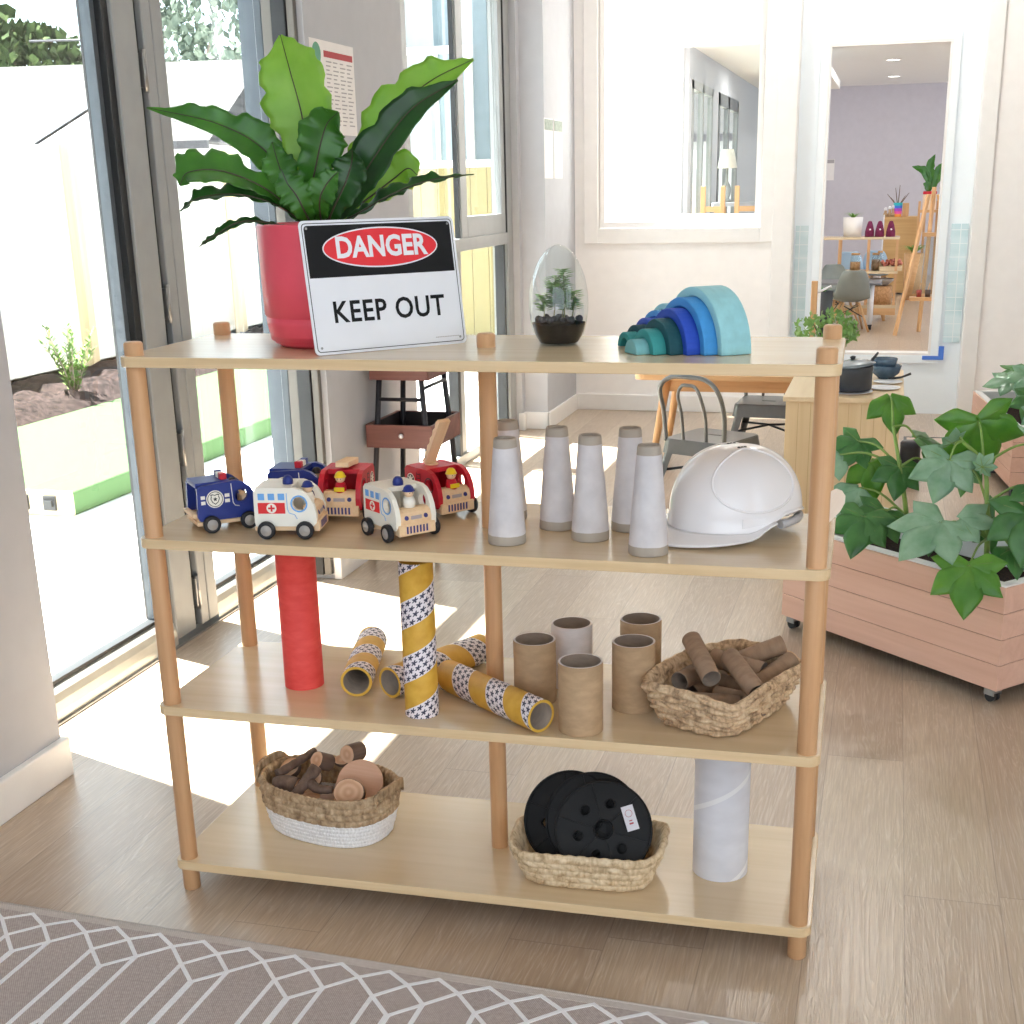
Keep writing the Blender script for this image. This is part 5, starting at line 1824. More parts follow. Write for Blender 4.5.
spool('rear left black spool with a sticker low on its face', (0.757, 0.126, 0.098), D(61), D(-8), (-0.012, -0.045, D(48)))

# ---- stout white tube
def wroll():
    t = NT('white_wound_card')
    tc = t.node('ShaderNodeTexCoord')
    x = t.sep(tc.outputs['Object'])
    a = t.math('DIVIDE', t.math('ARCTAN2', x[1], x[0]), 2 * PI)
    s = t.math('FRACT', t.math('SUBTRACT', t.math('DIVIDE', x[2], 0.19), a))
    ln = t.math('LESS_THAN', t.math('ABSOLUTE', t.math('SUBTRACT', s, 0.5)), 0.028)
    n = t.noise(t.coords((14, 14, 30)), 1.0, 3)
    t.base(t.mix(ln, t.ramp(n, [(0.3, (214, 214, 220)), (0.7, (226, 226, 232))]), (238, 238, 240)))
    t.set(0.6, 0, 0.35)
    return t.m
roll('card_tube', 'stout white card tube standing on the bottom board at the right', 'tube', 0.0525, 0.049, 0.262, wroll(), M_CARDIN, (1.043, 0.166, ZB)).rotation_euler = (0, 0, 2.2)
# ------------------------------------------------------------ furniture behind the shelf
M_OAK = wood('honey_oak', (198, 152, 104), (222, 180, 134), 0, 0.8, 0.45)
M_OAKZ = wood('honey_oak_leg', (198, 152, 104), (222, 180, 134), 2, 0.8, 0.45)
M_GUN = flat('grey_painted_steel', (122, 124, 124), 0.38, 0.55, var=5)
M_GUND = flat('dark_painted_steel', (54, 56, 60), 0.4, 0.4, var=4)
def seat_prof(w, d, r=0.03):
    return rrect(w, d, r, 4)
def steel_chair(label, loc, rz):
    t = thing('steel_chair', label, 'chair', loc, rz, 'small grey steel chairs')
    HS = 0.262
    m = MB().prism(seat_prof(0.27, 0.27), HS - 0.008, HS)
    m.build('seat', M_GUN, t, bevel=0.003)
    ap = MB()
    o = rrect(0.274, 0.274, 0.032, 4)
    n = len(o)
    vs = [(x, y, HS - 0.004) for x, y in o] + [(x * 1.06, y * 1.06, HS - 0.055) for x, y in o]
    ap.add(vs, [(k, n + k, n + (k + 1) % n, (k + 1) % n) for k in range(n)], False)
    ap.build('apron', M_GUN, t, solid=-0.002)
    MB().prism(rrect(0.06, 0.013, 0.006, 3), HS + 0.0002, HS + 0.0008).build('hand_slot', M_BLK, t, loc=(0.0, 0.02, 0))
    for sx in (-1, 1):
        for sy in (-1, 1):
            a, b = Vector((sx * 0.122, sy * 0.122, HS - 0.02)), Vector((sx * 0.168, sy * 0.168, 0.012))
            lg = MB()
            rows = []
            for q in range(5):
                u = q / 4
                c = a.lerp(b, u)
                w = 0.036 * (1 - 0.55 * u)
                rows.append([tuple(c + Vector((-sx * w, 0, 0))), tuple(c + Vector((-sx * w * 0.3, sy * 0.002, 0))), tuple(c), tuple(c + Vector((sx * 0.002, -sy * w * 0.3, 0))), tuple(c + Vector((0, -sy * w, 0)))])
            lo = lg.grid(rows, False).build('leg', M_GUN, t, solid=0.003)
            MB().cbox((b.x - sx * 0.006, b.y - sy * 0.006, 0.007), (0.024, 0.024, 0.014)).build('rubber_foot', M_GASKET, lo)
    br = MB()
    for s in (-1, 1):
        br.tube([(s * 0.14, 0.14, 0.14), (0, 0, 0.155), (-s * 0.14, -0.14, 0.14)], 0.005, 8)
    br.build('cross_brace', M_GUND, t)
    def hoop(w, h, lean, r):
        P_ = [(-w, -0.125, HS - 0.01), (-w * 1.04, -0.14, HS + h * 0.45), (-w * 0.98, -0.14 - lean * 0.8, HS + h * 0.82), (-w * 0.6, -0.14 - lean, HS + h), (0, -0.145 - lean, HS + h * 1.03), (w * 0.6, -0.14 - lean, HS + h), (w * 0.98, -0.14 - lean * 0.8, HS + h * 0.82), (w * 1.04, -0.14, HS + h * 0.45), (w, -0.125, HS - 0.01)]
        return MB().tube(catmull(P_, 50), r, 10)
    hoop(0.128, 0.235, 0.045, 0.0085).build('back_hoop', M_GUN, t)
    hoop(0.050, 0.205, 0.04, 0.0065).build('inner_hoop', M_GUN, t)
    return t
steel_chair('grey steel chair with hoop back, its back turned to the hard hat', (0.585, 3.56, 0), D(-24)).scale = (1.12, 1.12, 1.14)
steel_chair('grey steel chair half hidden by the pale cabinet, across the table', (0.74, 4.58, 0), D(176)).scale = (1.12, 1.12, 1.14)
tb = thing('table', 'low honey oak table with round-edged top behind the grey steel chair', 'table', (0.72, 4.36, 0.0))
MB().prism(rrect(1.15, 0.58, 0.05, 6), 0.460, 0.486).build('tabletop', M_OAK, tb, bevel=0.004)
MB().box(-0.44, 0.44, -0.20, -0.18, 0.397, 0.460).box(-0.44, 0.44, 0.18, 0.20, 0.397, 0.460).box(-0.44, -0.42, -0.2, 0.2, 0.397, 0.460).box(0.42, 0.44, -0.2, 0.2, 0.397, 0.460).build('apron', M_OAK, tb, bevel=0.002)
for sx in (-1, 1):
    for sy in (-1, 1):
        MB().tube([(sx * 0.43, sy * 0.195, 0.460), (sx * 0.50, sy * 0.235, 0.0)], [0.023, 0.014], 16).build('leg', M_OAKZ, tb)
# pale cabinet
M_CABW = wood('pale_ash_cabinet', (214, 186, 142), (232, 208, 168), 2, 0.55, 0.5)
M_CABT = wood('pale_ash_top', (216, 190, 150), (234, 212, 176), 1, 0.6, 0.4)
cb = thing('cabinet', 'low pale ash cabinet carrying a dark cooking pot and bowls', 'cabinet', (1.145, 3.25, 0))
MB().box(-0.205, 0.205, -0.385, 0.385, 0.03, 0.562).build('body', M_CABW, cb, bevel=0.003)
MB().box(-0.215, 0.215, -0.40, 0.40, 0.562, 0.58).build('top', M_CABT, cb, bevel=0.002)
m = MB()
for k in range(1, 9):
    x = -0.205 + k * 0.0455
    m.box(x - 0.001, x + 0.001, -0.3858, -0.385, 0.04, 0.555)
m.build('board_joints', flat('ash_shadow_joint', (196, 164, 120), 0.6), cb)
MB().box(-0.19, 0.19, -0.36, 0.36, 0.0, 0.03).build('plinth', M_GUND, cb)
M_PLATE = flat('white_melamine', (236, 236, 240), 0.35, var=2)
M_POT = flat('charcoal_enamel', (52, 56, 62), 0.42, var=4)
M_BOWL = flat('slate_blue_glaze', (66, 88, 108), 0.25, var=8, scale=30)
def plate(label, x, y, r, z=0.58):
    t = MB().lathe([(0, 0.001), (r * 0.6, 0.001), (r, 0.006), (r, 0.0075), (r * 0.62, 0.003), (0, 0.003)], 40).build('plate', M_PLATE, loc=(x, y, z + 0.0003))
    return tag(t, label, 'plate', 'white plates on the pale cabinet')
plate('white plate under the dark cooking pot', 1.16, 2.985, 0.088)
plate('white plate on the cabinet at the right, in front of the bowls', 1.285, 3.09, 0.062)
plate('white plate at the right rear edge of the cabinet', 1.30, 3.25, 0.055)
pt = thing('cooking_pot', 'dark charcoal cooking pot with tilted glass lid on the pale cabinet', 'pot', (1.165, 3.005, 0.5885))
MB().lathe([(0, 0), (0.070, 0), (0.077, 0.005), (0.078, 0.07), (0.080, 0.088), (0.0775, 0.088), (0.075, 0.07), (0.073, 0.008), (0, 0.006)], 44).build('pot_body', M_POT, pt)
l_ = MB().lathe([(0, 0.017), (0.03, 0.014), (0.06, 0.007), (0.080, 0.0), (0.082, 0.001), (0.06, 0.0095), (0.03, 0.0165), (0, 0.0195)], 40).build('lid', flat('grey_translucent_lid', (128, 136, 142), 0.25, 0.2), pt, loc=(0.006, 0.0, 0.092), rot=(0.05, -0.10, 0))
MB().lathe([(0, 0.019), (0.008, 0.02), (0.011, 0.03), (0, 0.034)], 16).build('lid_knob', M_POT, l_)
MB().tube([(0.06, 0.05, 0.085), (0.085, 0.075, 0.118), (0.092, 0.082, 0.128)], [0.006, 0.005, 0.004], 8).build('handle', M_POT, pt)
for lab, x, y, z, s in (('slate blue bowl, lower of the nested pair by the cooking pot', 1.290, 3.38, 0.5805, 1.0), ('slate blue bowl, upper of the nested pair by the cooking pot', 1.282, 3.386, 0.6065, 0.86)):
    t = MB().lathe([(0, 0), (0.028 * s, 0), (0.030 * s, 0.004), (0.052 * s, 0.022), (0.060 * s, 0.052), (0.058 * s, 0.053), (0.048 * s, 0.024), (0.026 * s, 0.007), (0, 0.006)], 40).build('bowl', M_BOWL, loc=(x, y, z))
    tag(t, lab, 'bowl', 'nested bowls')
tag(MB().tube([(0, 0, 0), (0.05, 0.01, 0.006), (0.085, 0.016, 0.02)], [0.005, 0.004, 0.005], 8).build('wooden_spoon', M_GUND, loc=(1.30, 3.31, 0.588)), 'dark spoon lying beside the slate blue bowls', 'spoon')
pp = thing('potted_plant', 'small bushy green plant in a white pot at the back of the cabinet', 'plant', (1.045, 3.56, 0.5803))
MB().lathe([(0, 0), (0.042, 0), (0.055, 0.085), (0.052, 0.085), (0.045, 0.07), (0, 0.07)], 30).build('pot', M_PLATE, pp)
rnd = random.Random(21)
m = MB()
for k in range(330):
    a = rnd.random() * 2 * PI
    cz = rnd.uniform(-0.3, 1)
    q = Vector((math.cos(a) * math.sqrt(1 - cz * cz) * 0.088, math.sin(a) * math.sqrt(1 - cz * cz) * 0.088, 0.115 + cz * 0.062)) * (0.75 + 0.3 * rnd.random())
    e = Euler((rnd.random() * 6, rnd.random() * 6, rnd.random() * 6)).to_matrix()
    m.add([tuple(q + e @ Vector(v) * 0.011) for v in ((-1, 0, 0), (0, -0.6, 0.1), (1, 0, 0), (0, 0.6, 0.1))], [(0, 1, 2, 3)])
m.build('foliage', leaf_mat('box_leaf', (74, 118, 60), (128, 164, 98), (150, 190, 90), 0.4), pp, merge=False)
m = MB()
for k in range(8):
    m.tube([(0, 0, 0.06), (0.04 * math.cos(k * 0.8), 0.04 * math.sin(k * 0.8), 0.14)], [0.003, 0.0015], 6)
m.build('stems', M_RIB, pp)
pp.scale = (1.4, 1.4, 1.4)
# wooden stand behind the plant
ws = thing('peg_stand', 'slim tan timber stand with a pale side peg, left of the small bushy plant', 'stand', (0.905, 5.1, 0))
MB().box(-0.09, 0.06, -0.09, 0.09, 0, 0.025).build('base', M_OAK, ws, bevel=0.003)
MB().box(-0.016, 0.016, -0.013, 0.013, 0.025, 0.84).build('post', M_OAKZ, ws, bevel=0.003)
MB().tube([(0.014, 0, 0.78), (0.085, -0.01, 0.815)], 0.006, 8).build('peg', M_PLATE, ws)

# black tray stand by the grey wall
st = thing('tray_stand', 'black metal stand with two brown timber trays in front of the grey wall', 'stand', (-0.425, 2.60, 0))
M_TRAY = wood('reddish_brown_tray', (96, 58, 52), (132, 86, 76), 0, 0.9, 0.5)
M_TRAYIN = flat('black_tray_lining', (40, 34, 34), 0.7, var=3)
for x, y, name in ((-0.11, -0.15, 'leg'), (0.11, -0.15, 'leg'), (-0.11, 0.15, 'leg'), (0.11, 0.15, 'leg')):
    MB().tube([(x * 0.62, y * 0.78, 0.86), (x * 1.18, y * 1.12, 0.0)], 0.0105, 12).build('leg', M_BLK, st)
for k, z in enumerate((0.60,)):
    f = 0.62 + (0.86 - z) / 0.86 * 0.56
    MB().tube([(-0.11 * f, -0.15 * 0.9, z), (0.11 * f, -0.15 * 0.9, z)], 0.007, 8).build('rung', M_BLK, st)
    MB().tube([(0.11 * f, -0.15 * 0.9, z + 0.04), (0.11 * f, 0.15 * 0.9, z + 0.04)], 0.007, 8).build('rung', M_BLK, st)
def tray(z, w, d, name):
    m = MB()
    h, th = 0.085, 0.012
    m.box(-w, w, -d, -d + th, z, z + h).box(-w, w, d - th, d, z, z + h).box(-w, -w + th, -d + th, d - th, z, z + h).box(w - th, w, -d + th, d - th, z, z + h)
    o = m.build('tray', M_TRAY, st, bevel=0.002)
    MB().box(-w + th, w - th, -d + th, d - th, z + 0.004, z + 0.012).box(-w + th, w - th, d - th - 0.002, d - th, z + 0.012, z + h - 0.003).box(-w + th, -w + th + 0.002, -d + th, d - th, z + 0.012, z + h - 0.003).build('tray_lining', M_TRAYIN, o)
    MB().sphere((0.01, -d - 0.006, z + h * 0.55), 0.009, 12, 8).build('tray_knob', M_PLATE, o)
tray(0.672, 0.112, 0.150, 'tray')
tray(0.425, 0.130, 0.168, 'tray')

# ------------------------------------------------------------ timber planters with fatsia plants
M_DECK = wood('pinkish_decking_board', (208, 166, 146), (226, 188, 168), 0, 0.7, 0.55, 0.3)
M_LINER = flat('white_planter_liner', (226, 228, 226), 0.5, var=3)
M_SHADOWGAP = flat('brown_board_joint', (92, 62, 50), 0.8)
M_FAT = leaf_mat('fatsia_leaf', (48, 100, 50), (86, 138, 74), (120, 180, 70), 0.28)
M_FATB = leaf_mat('fatsia_bright_leaf', (66, 126, 40), (104, 156, 56), (150, 200, 60), 0.3)
M_FATP = leaf_mat('fatsia_pale_sheen_leaf', (116, 158, 126), (160, 194, 164), (150, 190, 120), 0.2)  # pale leaves, lightened further to carry bluish highlights in their colour
M_STEM = flat('green_stem', (120, 150, 70), 0.45, var=12)
def planter(label, C, Ld, L, W, z0, z1, n=4):
    """C near corner, Ld unit direction of the long side"""
    Ld = Vector((Ld[0], Ld[1], 0)).normalized()
    rz = math.atan2(Ld.y, Ld.x)
    t = thing('planter_box', label, 'planter', (C[0], C[1], 0), rz)
    # local x runs along the long side, the box lies on the -y side
    h = (z1 - z0) / n
    for k in range(n):
        a, b = z0 + k * h + 0.0007, z0 + (k + 1) * h - 0.0007
        MB().box(0, L, -0.022, 0, a, b).box(0, L, -W, -W + 0.022, a, b).box(0, 0.022, -W + 0.022, -0.022, a, b).box(L - 0.022, L, -W + 0.022, -0.022, a, b).build('board_course', M_DECK, t, bevel=0.0015, seg=1)
    MB().box(0.003, L - 0.003, -0.026, -0.003, z0, z1 - 0.004).box(0.003, L - 0.003, -W + 0.003, -W + 0.026, z0, z1 - 0.004).box(0.003, 0.026, -W + 0.02, -0.02, z0, z1 - 0.004).box(L - 0.026, L - 0.003, -W + 0.02, -0.02, z0, z1 - 0.004).box(0.02, L - 0.02, -W + 0.02, -0.02, z0, z0 + 0.01).build('inner_frame', M_SHADOWGAP, t)
    m = MB()
    e = 0.026
    m.box(0.006, L - 0.006, -0.034, -0.006, z1 - 0.03, z1 + 0.004).box(0.006, L - 0.006, -W + 0.006, -W + 0.034, z1 - 0.03, z1 + 0.004).box(0.006, 0.034, -W + 0.03, -0.03, z1 - 0.03, z1 + 0.004).box(L - 0.034, L - 0.006, -W + 0.03, -0.03, z1 - 0.03, z1 + 0.004)
    m.box(0.03, L - 0.03, -0.036, -0.030, z0 + 0.02, z1 - 0.02).box(0.03, L - 0.03, -W + 0.030, -W + 0.036, z0 + 0.02, z1 - 0.02).box(0.030, 0.036, -W + 0.03, -0.03, z0 + 0.02, z1 - 0.02).box(L - 0.036, L - 0.030, -W + 0.03, -0.03, z0 + 0.02, z1 - 0.02)
    m.build('liner', M_LINER, t)
    MB().box(0.036, L - 0.036, -W + 0.036, -0.036, z0 + 0.02, z1 - 0.075).build('soil', M_SOIL, t)
    wr = z0 * 0.40
    for x in (0.03, L - 0.03):
        for y in (-0.026, -W + 0.026):
            c = MB().box(x - 0.018, x + 0.018, y - 0.014, y + 0.014, z0 - 0.012, z0)
            c.box(x - 0.016, x + 0.016, y - 0.0165, y - 0.0135, z0 - 0.020, z0 - 0.004).box(x - 0.016, x + 0.016, y + 0.0135, y + 0.0165, z0 - 0.020, z0 - 0.004)
            co = c.build('caster', M_STEEL, t)
            for s in (-1, 1):
                MB().cyl((x, y + s * 0.003, wr), (x, y + s * 0.0125, wr), wr - 0.0003, n=18).build('caster_wheel', M_GASKET, co)
    return t, rz
def palm_leaf(par, J, tip, nrm, size, mt, lobes=5, seed=1, base=None, spread=52, droop=0.22, wide=0.30):
    """lobed hand-shaped leaf: J stalk joint, tip: way the middle lobe points, nrm: way the upper face looks"""
    rnd = random.Random(seed)
    J = Vector(J)
    T = Vector(tip).normalized()
    N = Vector(nrm)
    N = (N - T * N.dot(T)).normalized()
    B = N.cross(T)
    m = MB()
    half = (lobes - 1) / 2
    for i in range(lobes):
        k = i - half
        a = D(spread) * k + rnd.uniform(-0.06, 0.06)
        L = size * (1 - 0.10 * abs(k) - 0.02 * k * k) * rnd.uniform(0.93, 1.05)
        d_ = T * math.cos(a) + B * math.sin(a)
        s_ = -T * math.sin(a) + B * math.cos(a)
        rows = []
        nn = 12
        for q in range(nn + 1):
            u = q / nn
            w = L * wide * (0.42 + 0.58 * min(1, u / 0.5)) if u < 0.55 else L * wide * max(0.0, 1 - ((u - 0.55) / 0.45) ** 1.25)
            c = J + d_ * L * u + N * (L * (0.10 * u - droop * u * u)) - N * 0.0006 * abs(k)
            rows.append([tuple(c + s_ * w * v + N * (-0.14 * w * abs(v) + 0.05 * w * math.sin(v * 3 + u * 9) + (0.02 * L * (1 - abs(v)) * (1 if v == 0 else 0)))) for v in (-1, -0.66, -0.33, 0, 0.33, 0.66, 1)])
        m.grid(rows)
    o = m.build('leaf', mt, par, solid=-0.0008, merge=False)
    v = MB()
    for i in range(lobes):
        k = i - half
        a = D(spread) * k
        d_ = T * math.cos(a) + B * math.sin(a)
        L = size * (1 - 0.10 * abs(k) - 0.02 * k * k) * 0.85
        v.tube([J + d_ * L * u + N * (L * (0.10 * u - droop * u * u) + 0.0012) for u in (0, 0.35, 0.7, 1)], [0.0013, 0.001, 0.0007, 0.0003], 5)
    v.build('leaf_veins', M_STEM, o)
    if base is not None:
        b = Vector(base)
        mid = b.lerp(J, 0.55) + Vector((0, 0, 0.02))
        MB().tube(catmull([b, mid, J], 10), [0.0042 - 0.0018 * k / 10 for k in range(11)], 8).build('leaf_stalk', M_STEM, o)
    return o
C1 = (1.624, 1.354)
pl, rz1 = planter('timber planter box on casters at the right, filled with large leafy plants', C1, (-0.736, 0.677), 0.82, 0.42, 0.040, 0.326)
VR = Vector((0.966, 0.26, 0))      # to the viewer's right
VA = Vector((-0.26, 0.966, 0))     # away from the viewer
UP = Vector((0, 0, 1))
def to_local(t, p):
    bpy.context.view_layer.update()
    return t.matrix_world.inverted() @ Vector(p)
def fatsia(label, base, z, stem_top, leaves, seed, group='leafy plants in the front planter'):
    t = thing('fatsia_plant', label, 'plant', (base[0], base[1], z), 0, group)
    o = Vector((base[0], base[1], z))
    S0 = [Vector(p) - o for p in stem_top]
    MB().tube(catmull([Vector((0, 0, -0.02))] + S0, 14), [0.0085 - 0.004 * k / 14 for k in range(15)], 10).build('stem', M_STEM, t)
    for i, (J, tp, nr, sz, mt, nl, br) in enumerate(leaves):
        Jl = Vector(J) - o
        b = S0[br] if br >= 0 else Vector((0, 0, 0.02))
        tip = VR * tp[0] + UP * tp[1] + VA * tp[2]
        nv = VR * nr[0] + UP * nr[1] + VA * nr[2]
        palm_leaf(t, Jl, tip, nv, sz, mt, nl, seed + i, b)
    return t
ZS_ = 0.213
fatsia('tall leafy plant in the left half of the front planter', (1.395, 1.735), ZS_, [(1.372, 1.72, 0.42), (1.345, 1.72, 0.56), (1.32, 1.80, 0.66)], [
    ((1.306, 1.86, 0.738), (0.15, -0.9, -0.35), (0.1, 0.45, -0.8), 0.115, M_FATB, 3, 2),
    ((1.225, 1.82, 0.612), (-0.55, -0.6, -0.3), (-0.2, 0.7, -0.6), 0.105, M_FAT, 5, 1),
    ((1.175, 1.80, 0.575), (-0.8, -0.45, -0.2), (-0.2, 0.7, -0.6), 0.095, M_FATP, 3, 1),
    ((1.262, 1.78, 0.560), (0.1, -0.95, -0.2), (-0.3, 0.4, -0.8), 0.11, M_FATB, 3, 1),
    ((1.235, 1.75, 0.490), (-0.6, -0.55, -0.4), (-0.3, 0.7, -0.6), 0.110, M_FATP, 3, 0),
    ((1.385, 1.78, 0.632), (0.9, -0.25, 0.1), (0.1, 0.9, -0.3), 0.110, M_FAT, 3, 2),
    ((1.345, 1.72, 0.560), (-0.2, -0.7, -0.4), (0.1, 0.6, -0.7), 0.100, M_FAT, 5, 1),
    ((1.42, 1.76, 0.565), (0.75, -0.5, 0.1), (0.3, 0.6, -0.6), 0.085, M_FAT, 5, 1),
    ((1.255, 1.62, 0.435), (-0.35, -0.75, -0.45), (-0.2, 0.7, -0.65), 0.125, M_FAT, 5, 0),
    ((1.310, 1.66, 0.440), (-0.5, -0.5, -0.6), (0.2, 0.8, -0.5), 0.115, M_FAT, 5, 0),
    ((1.430, 1.66, 0.395), (0.5, -0.4, -0.2), (0.2, 0.7, -0.6), 0.09, M_FAT, 5, 0),
], 31)
fatsia('tall leafy plant in the right half of the front planter', (1.592, 1.600), ZS_, [(1.585, 1.575, 0.40), (1.575, 1.57, 0.50), (1.56, 1.60, 0.60), (1.50, 1.60, 0.66)], [
    ((1.540, 1.66, 0.705), (0.25, -0.85, 0.05), (-0.1, 0.15, -0.97), 0.160, M_FATB, 5, 2),
    ((1.470, 1.58, 0.610), (-0.30, -0.85, -0.3), (-0.15, 0.5, -0.8), 0.125, M_FATP, 5, 3),
    ((1.475, 1.60, 0.655), (0.0, 0.5, -0.4), (0.1, 0.4, -0.8), 0.055, M_FATP, 5, 3),
    ((1.555, 1.56, 0.600), (0.3, 0.5, -0.2), (0.1, 0.6, -0.7), 0.045, M_FATP, 7, 2),
    ((1.455, 1.48, 0.462), (-0.72, -0.42, -0.45), (-0.1, 0.85, -0.5), 0.160, M_FATP, 5, 0),
    ((1.505, 1.50, 0.470), (0.72, -0.05, -0.3), (0.0, 0.8, -0.55), 0.110, M_FATP, 3, 0),
    ((1.530, 1.385, 0.372), (-0.12, -0.75, -0.5), (-0.15, 0.6, -0.75), 0.140, M_FATB, 5, 0),
    ((1.690, 1.52, 0.560), (0.5, -0.5, -0.3), (0.1, 0.7, -0.6), 0.125, M_FAT, 5, 1),
    ((1.665, 1.47, 0.500), (-0.1, -0.8, -0.4), (0.1, 0.5, -0.8), 0.145, M_FAT, 5, 1),
    ((1.700, 1.58, 0.660), (0.5, -0.2, 0.2), (0.1, 0.8, -0.4), 0.13, M_FATP, 5, 2),
    ((1.640, 1.48, 0.400), (0.6, -0.5, -0.3), (0.2, 0.8, -0.5), 0.11, M_FAT, 5, 0),
    ((1.525, 1.65, 0.58), (-0.5, -0.5, 0.4), (0.0, 0.7, -0.6), 0.10, M_FAT, 5, 1),
    ((1.60, 1.68, 0.43), (-0.2, -0.5, 0.4), (0.0, 0.7, -0.6), 0.11, M_FAT, 5, 0),
], 57)
C2_ = (1.835, 3.86)
pl2, rz2 = planter('second timber planter box further back at the right edge', C2_, (-0.11, 0.99), 1.05, 0.42, 0.055, 0.315)
fatsia('leafy plant in the second planter at the right edge', (2.02, 4.35), 0.24, [(2.02, 4.3, 0.40), (2.0, 4.25, 0.46)], [
    ((1.86, 4.55, 0.42), (-0.9, -0.1, 0.1), (0.0, 0.8, -0.5), 0.125, M_FATP, 5, 0),
    ((1.93, 4.45, 0.46), (-0.4, -0.5, -0.4), (0.0, 0.7, -0.6), 0.13, M_FATP, 5, 0),
    ((1.93, 4.15, 0.40), (-0.3, -0.7, -0.3), (0.0, 0.6, -0.7), 0.13, M_FAT, 5, 0),
    ((2.02, 4.25, 0.46), (0.3, -0.4, -0.3), (0.0, 0.8, -0.5), 0.14, M_FAT, 5, 1),
    ((1.95, 4.0, 0.36), (-0.1, -0.9, -0.3), (0.0, 0.6, -0.7), 0.12, M_FATP, 5, 0),
    ((2.05, 4.45, 0.48), (0.5, 0.1, 0.3), (0.0, 0.9, -0.3), 0.14, M_FAT, 5, 1),
    ((1.92, 4.7, 0.45), (-0.3, 0.1, 0.4), (0.0, 0.9, -0.3), 0.12, M_FAT, 5, 1),
], 91, None)
# low mat and dark stool leg between cabinet and planters
mt_ = thing('floor_mat', 'beige mat with dark edging on the floor behind the front planter', 'mat', (1.645, 4.86, 0))
MB().box(-0.225, 0.225, -0.42, 0.42, 0.0003, 0.006).build('mat_field', turf_mat('beige_mat_pile', (190, 172, 158), (216, 200, 186), 200), mt_)
MB().box(-0.24, 0.24, -0.435, -0.42, 0.0003, 0.008).box(-0.24, 0.24, 0.42, 0.435, 0.0003, 0.008).box(-0.24, -0.225, -0.42, 0.42, 0.0003, 0.008).box(0.225, 0.24, -0.42, 0.42, 0.0003, 0.008).build('mat_edging', M_GUND, mt_)
cn = thing('canister', 'dark grey ribbed canister on the floor behind the left leafy plant', 'canister', (1.42, 4.12, 0))
MB().lathe([(0, 0), (0.042, 0), (0.045, 0.004), (0.045, 0.17), (0.046, 0.172), (0.046, 0.19), (0.04, 0.197), (0, 0.198)], 28).build('canister_body', M_GUND, cn)
# ------------------------------------------------------------ far room seen through the recess opening
FY = 11.7
fs = thing('shelving_unit', 'low pale shelf unit in the far room beyond the low-silled opening', 'shelf', (0.5, FY, 0))
for z, th in ((0.80, 0.022), (0.478, 0.024), (0.155, 0.03)):
    MB().box(-0.05, 0.84, 0.0, 0.34, z - th, z).build('shelf_board', M_BOARD, fs, bevel=0.002)
MB().box(-0.05, 0.84, 0.0, 0.02, 0.06, 0.125).build('plinth_rail', M_OAK, fs)
for x in (0.275, 0.55, 0.82):
    MB().box(x - 0.012, x + 0.012, 0.002, 0.028, 0.155, 0.80).box(x - 0.012, x + 0.012, 0.31, 0.335, 0.155, 0.80).build('upright', M_DOWEL, fs)
for x in (-0.02, 0.70):
    for y in (0.03, 0.31):
        MB().tube([(x, y, 0.13), (x + 0.04, y, 0.0)], [0.02, 0.014], 10).build('leg', M_OAKZ, fs)
def grass_pot(label, loc, r0, r1, h, mt, seed, n, L, leafm, name='potted_plant'):
    t = thing(name, label, 'plant', loc)
    MB().lathe([(0, 0), (r0, 0), (r1, h), (r1 - 0.008, h), (r1 - 0.012, h - 0.02), (0, h - 0.02)], 26).build('pot', mt, t)
    rnd = random.Random(seed)
    m = MB()
    for k in range(n):
        a = rnd.random() * 2 * PI
        d_ = Vector((math.cos(a), math.sin(a), 0))
        l_ = L * (0.7 + 0.5 * rnd.random())
        rows = []
        s_ = Vector((-d_.y, d_.x, 0)) * L * 0.05
        for q in range(7):
            u = q / 6
            c = d_ * l_ * 0.8 * u + Vector((0, 0, h - 0.02 + l_ * (1.1 * u - 0.85 * u * u)))
            rows.append([tuple(c - s_ * (1 - u)), tuple(c + s_ * (1 - u))])
        m.grid(rows)
    m.build('leaves', leafm, t, merge=False)
    return t
M_POTW = flat('matt_white_pot', (236, 232, 232), 0.6, var=2)
grass_pot('white pot with spiky grass plant on the far shelf unit', (0.885, FY + 0.17, 0.80), 0.085, 0.095, 0.185, M_POTW, 2, 34, 0.15, M_FATB)
M_PLUM = flat('plum_felt', (112, 28, 72), 0.85, var=14, scale=30)
for i, x in enumerate((1.05, 1.145, 1.25)):
    t = thing('felt_cone', ['plum felt cone nearest the white pot on the far shelf', 'plum felt cone in the middle of the three on the far shelf', 'plum felt cone with a pale spot at the right end of the far shelf'][i], 'cone', (x, FY + 0.12, 0.80), 0, 'plum felt cones')
    MB().lathe([(0, 0), (0.045, 0), (0.043, 0.05), (0.030, 0.11), (0.017, 0.145), (0, 0.15)], 22).build('felt_body', M_PLUM, t)
    MB().sphere((0.004, -0.038, 0.07), 0.009, 8, 6).build('pale_spot', M_PLATE, t)
M_JAR = glass_mat('jar_glass', (240, 244, 244), 0.08)
M_WICK = weave_mat('tan_wicker', (150, 108, 72), (190, 146, 104), (212, 172, 130))
def jar(label, x, r, h, fill, col):
    t = thing('glass_jar', label, 'jar', (x, FY + 0.14, 0.478), 0, 'jars on the far shelf')
    MB().lathe([(0, 0), (r, 0), (r, h * 0.8), (r * 0.8, h * 0.92), (r * 0.8, h), (0, h)], 22).build('jar_glass', M_JAR, t)
    MB().lathe([(0, 0.004), (r * 0.93, 0.004), (r * 0.93, h * fill), (0, h * fill)], 20).build('contents', col, t)
    MB().lathe([(0, h), (r * 0.84, h), (r * 0.84, h + 0.018), (0, h + 0.018)], 20).build('lid', M_OAK, t)
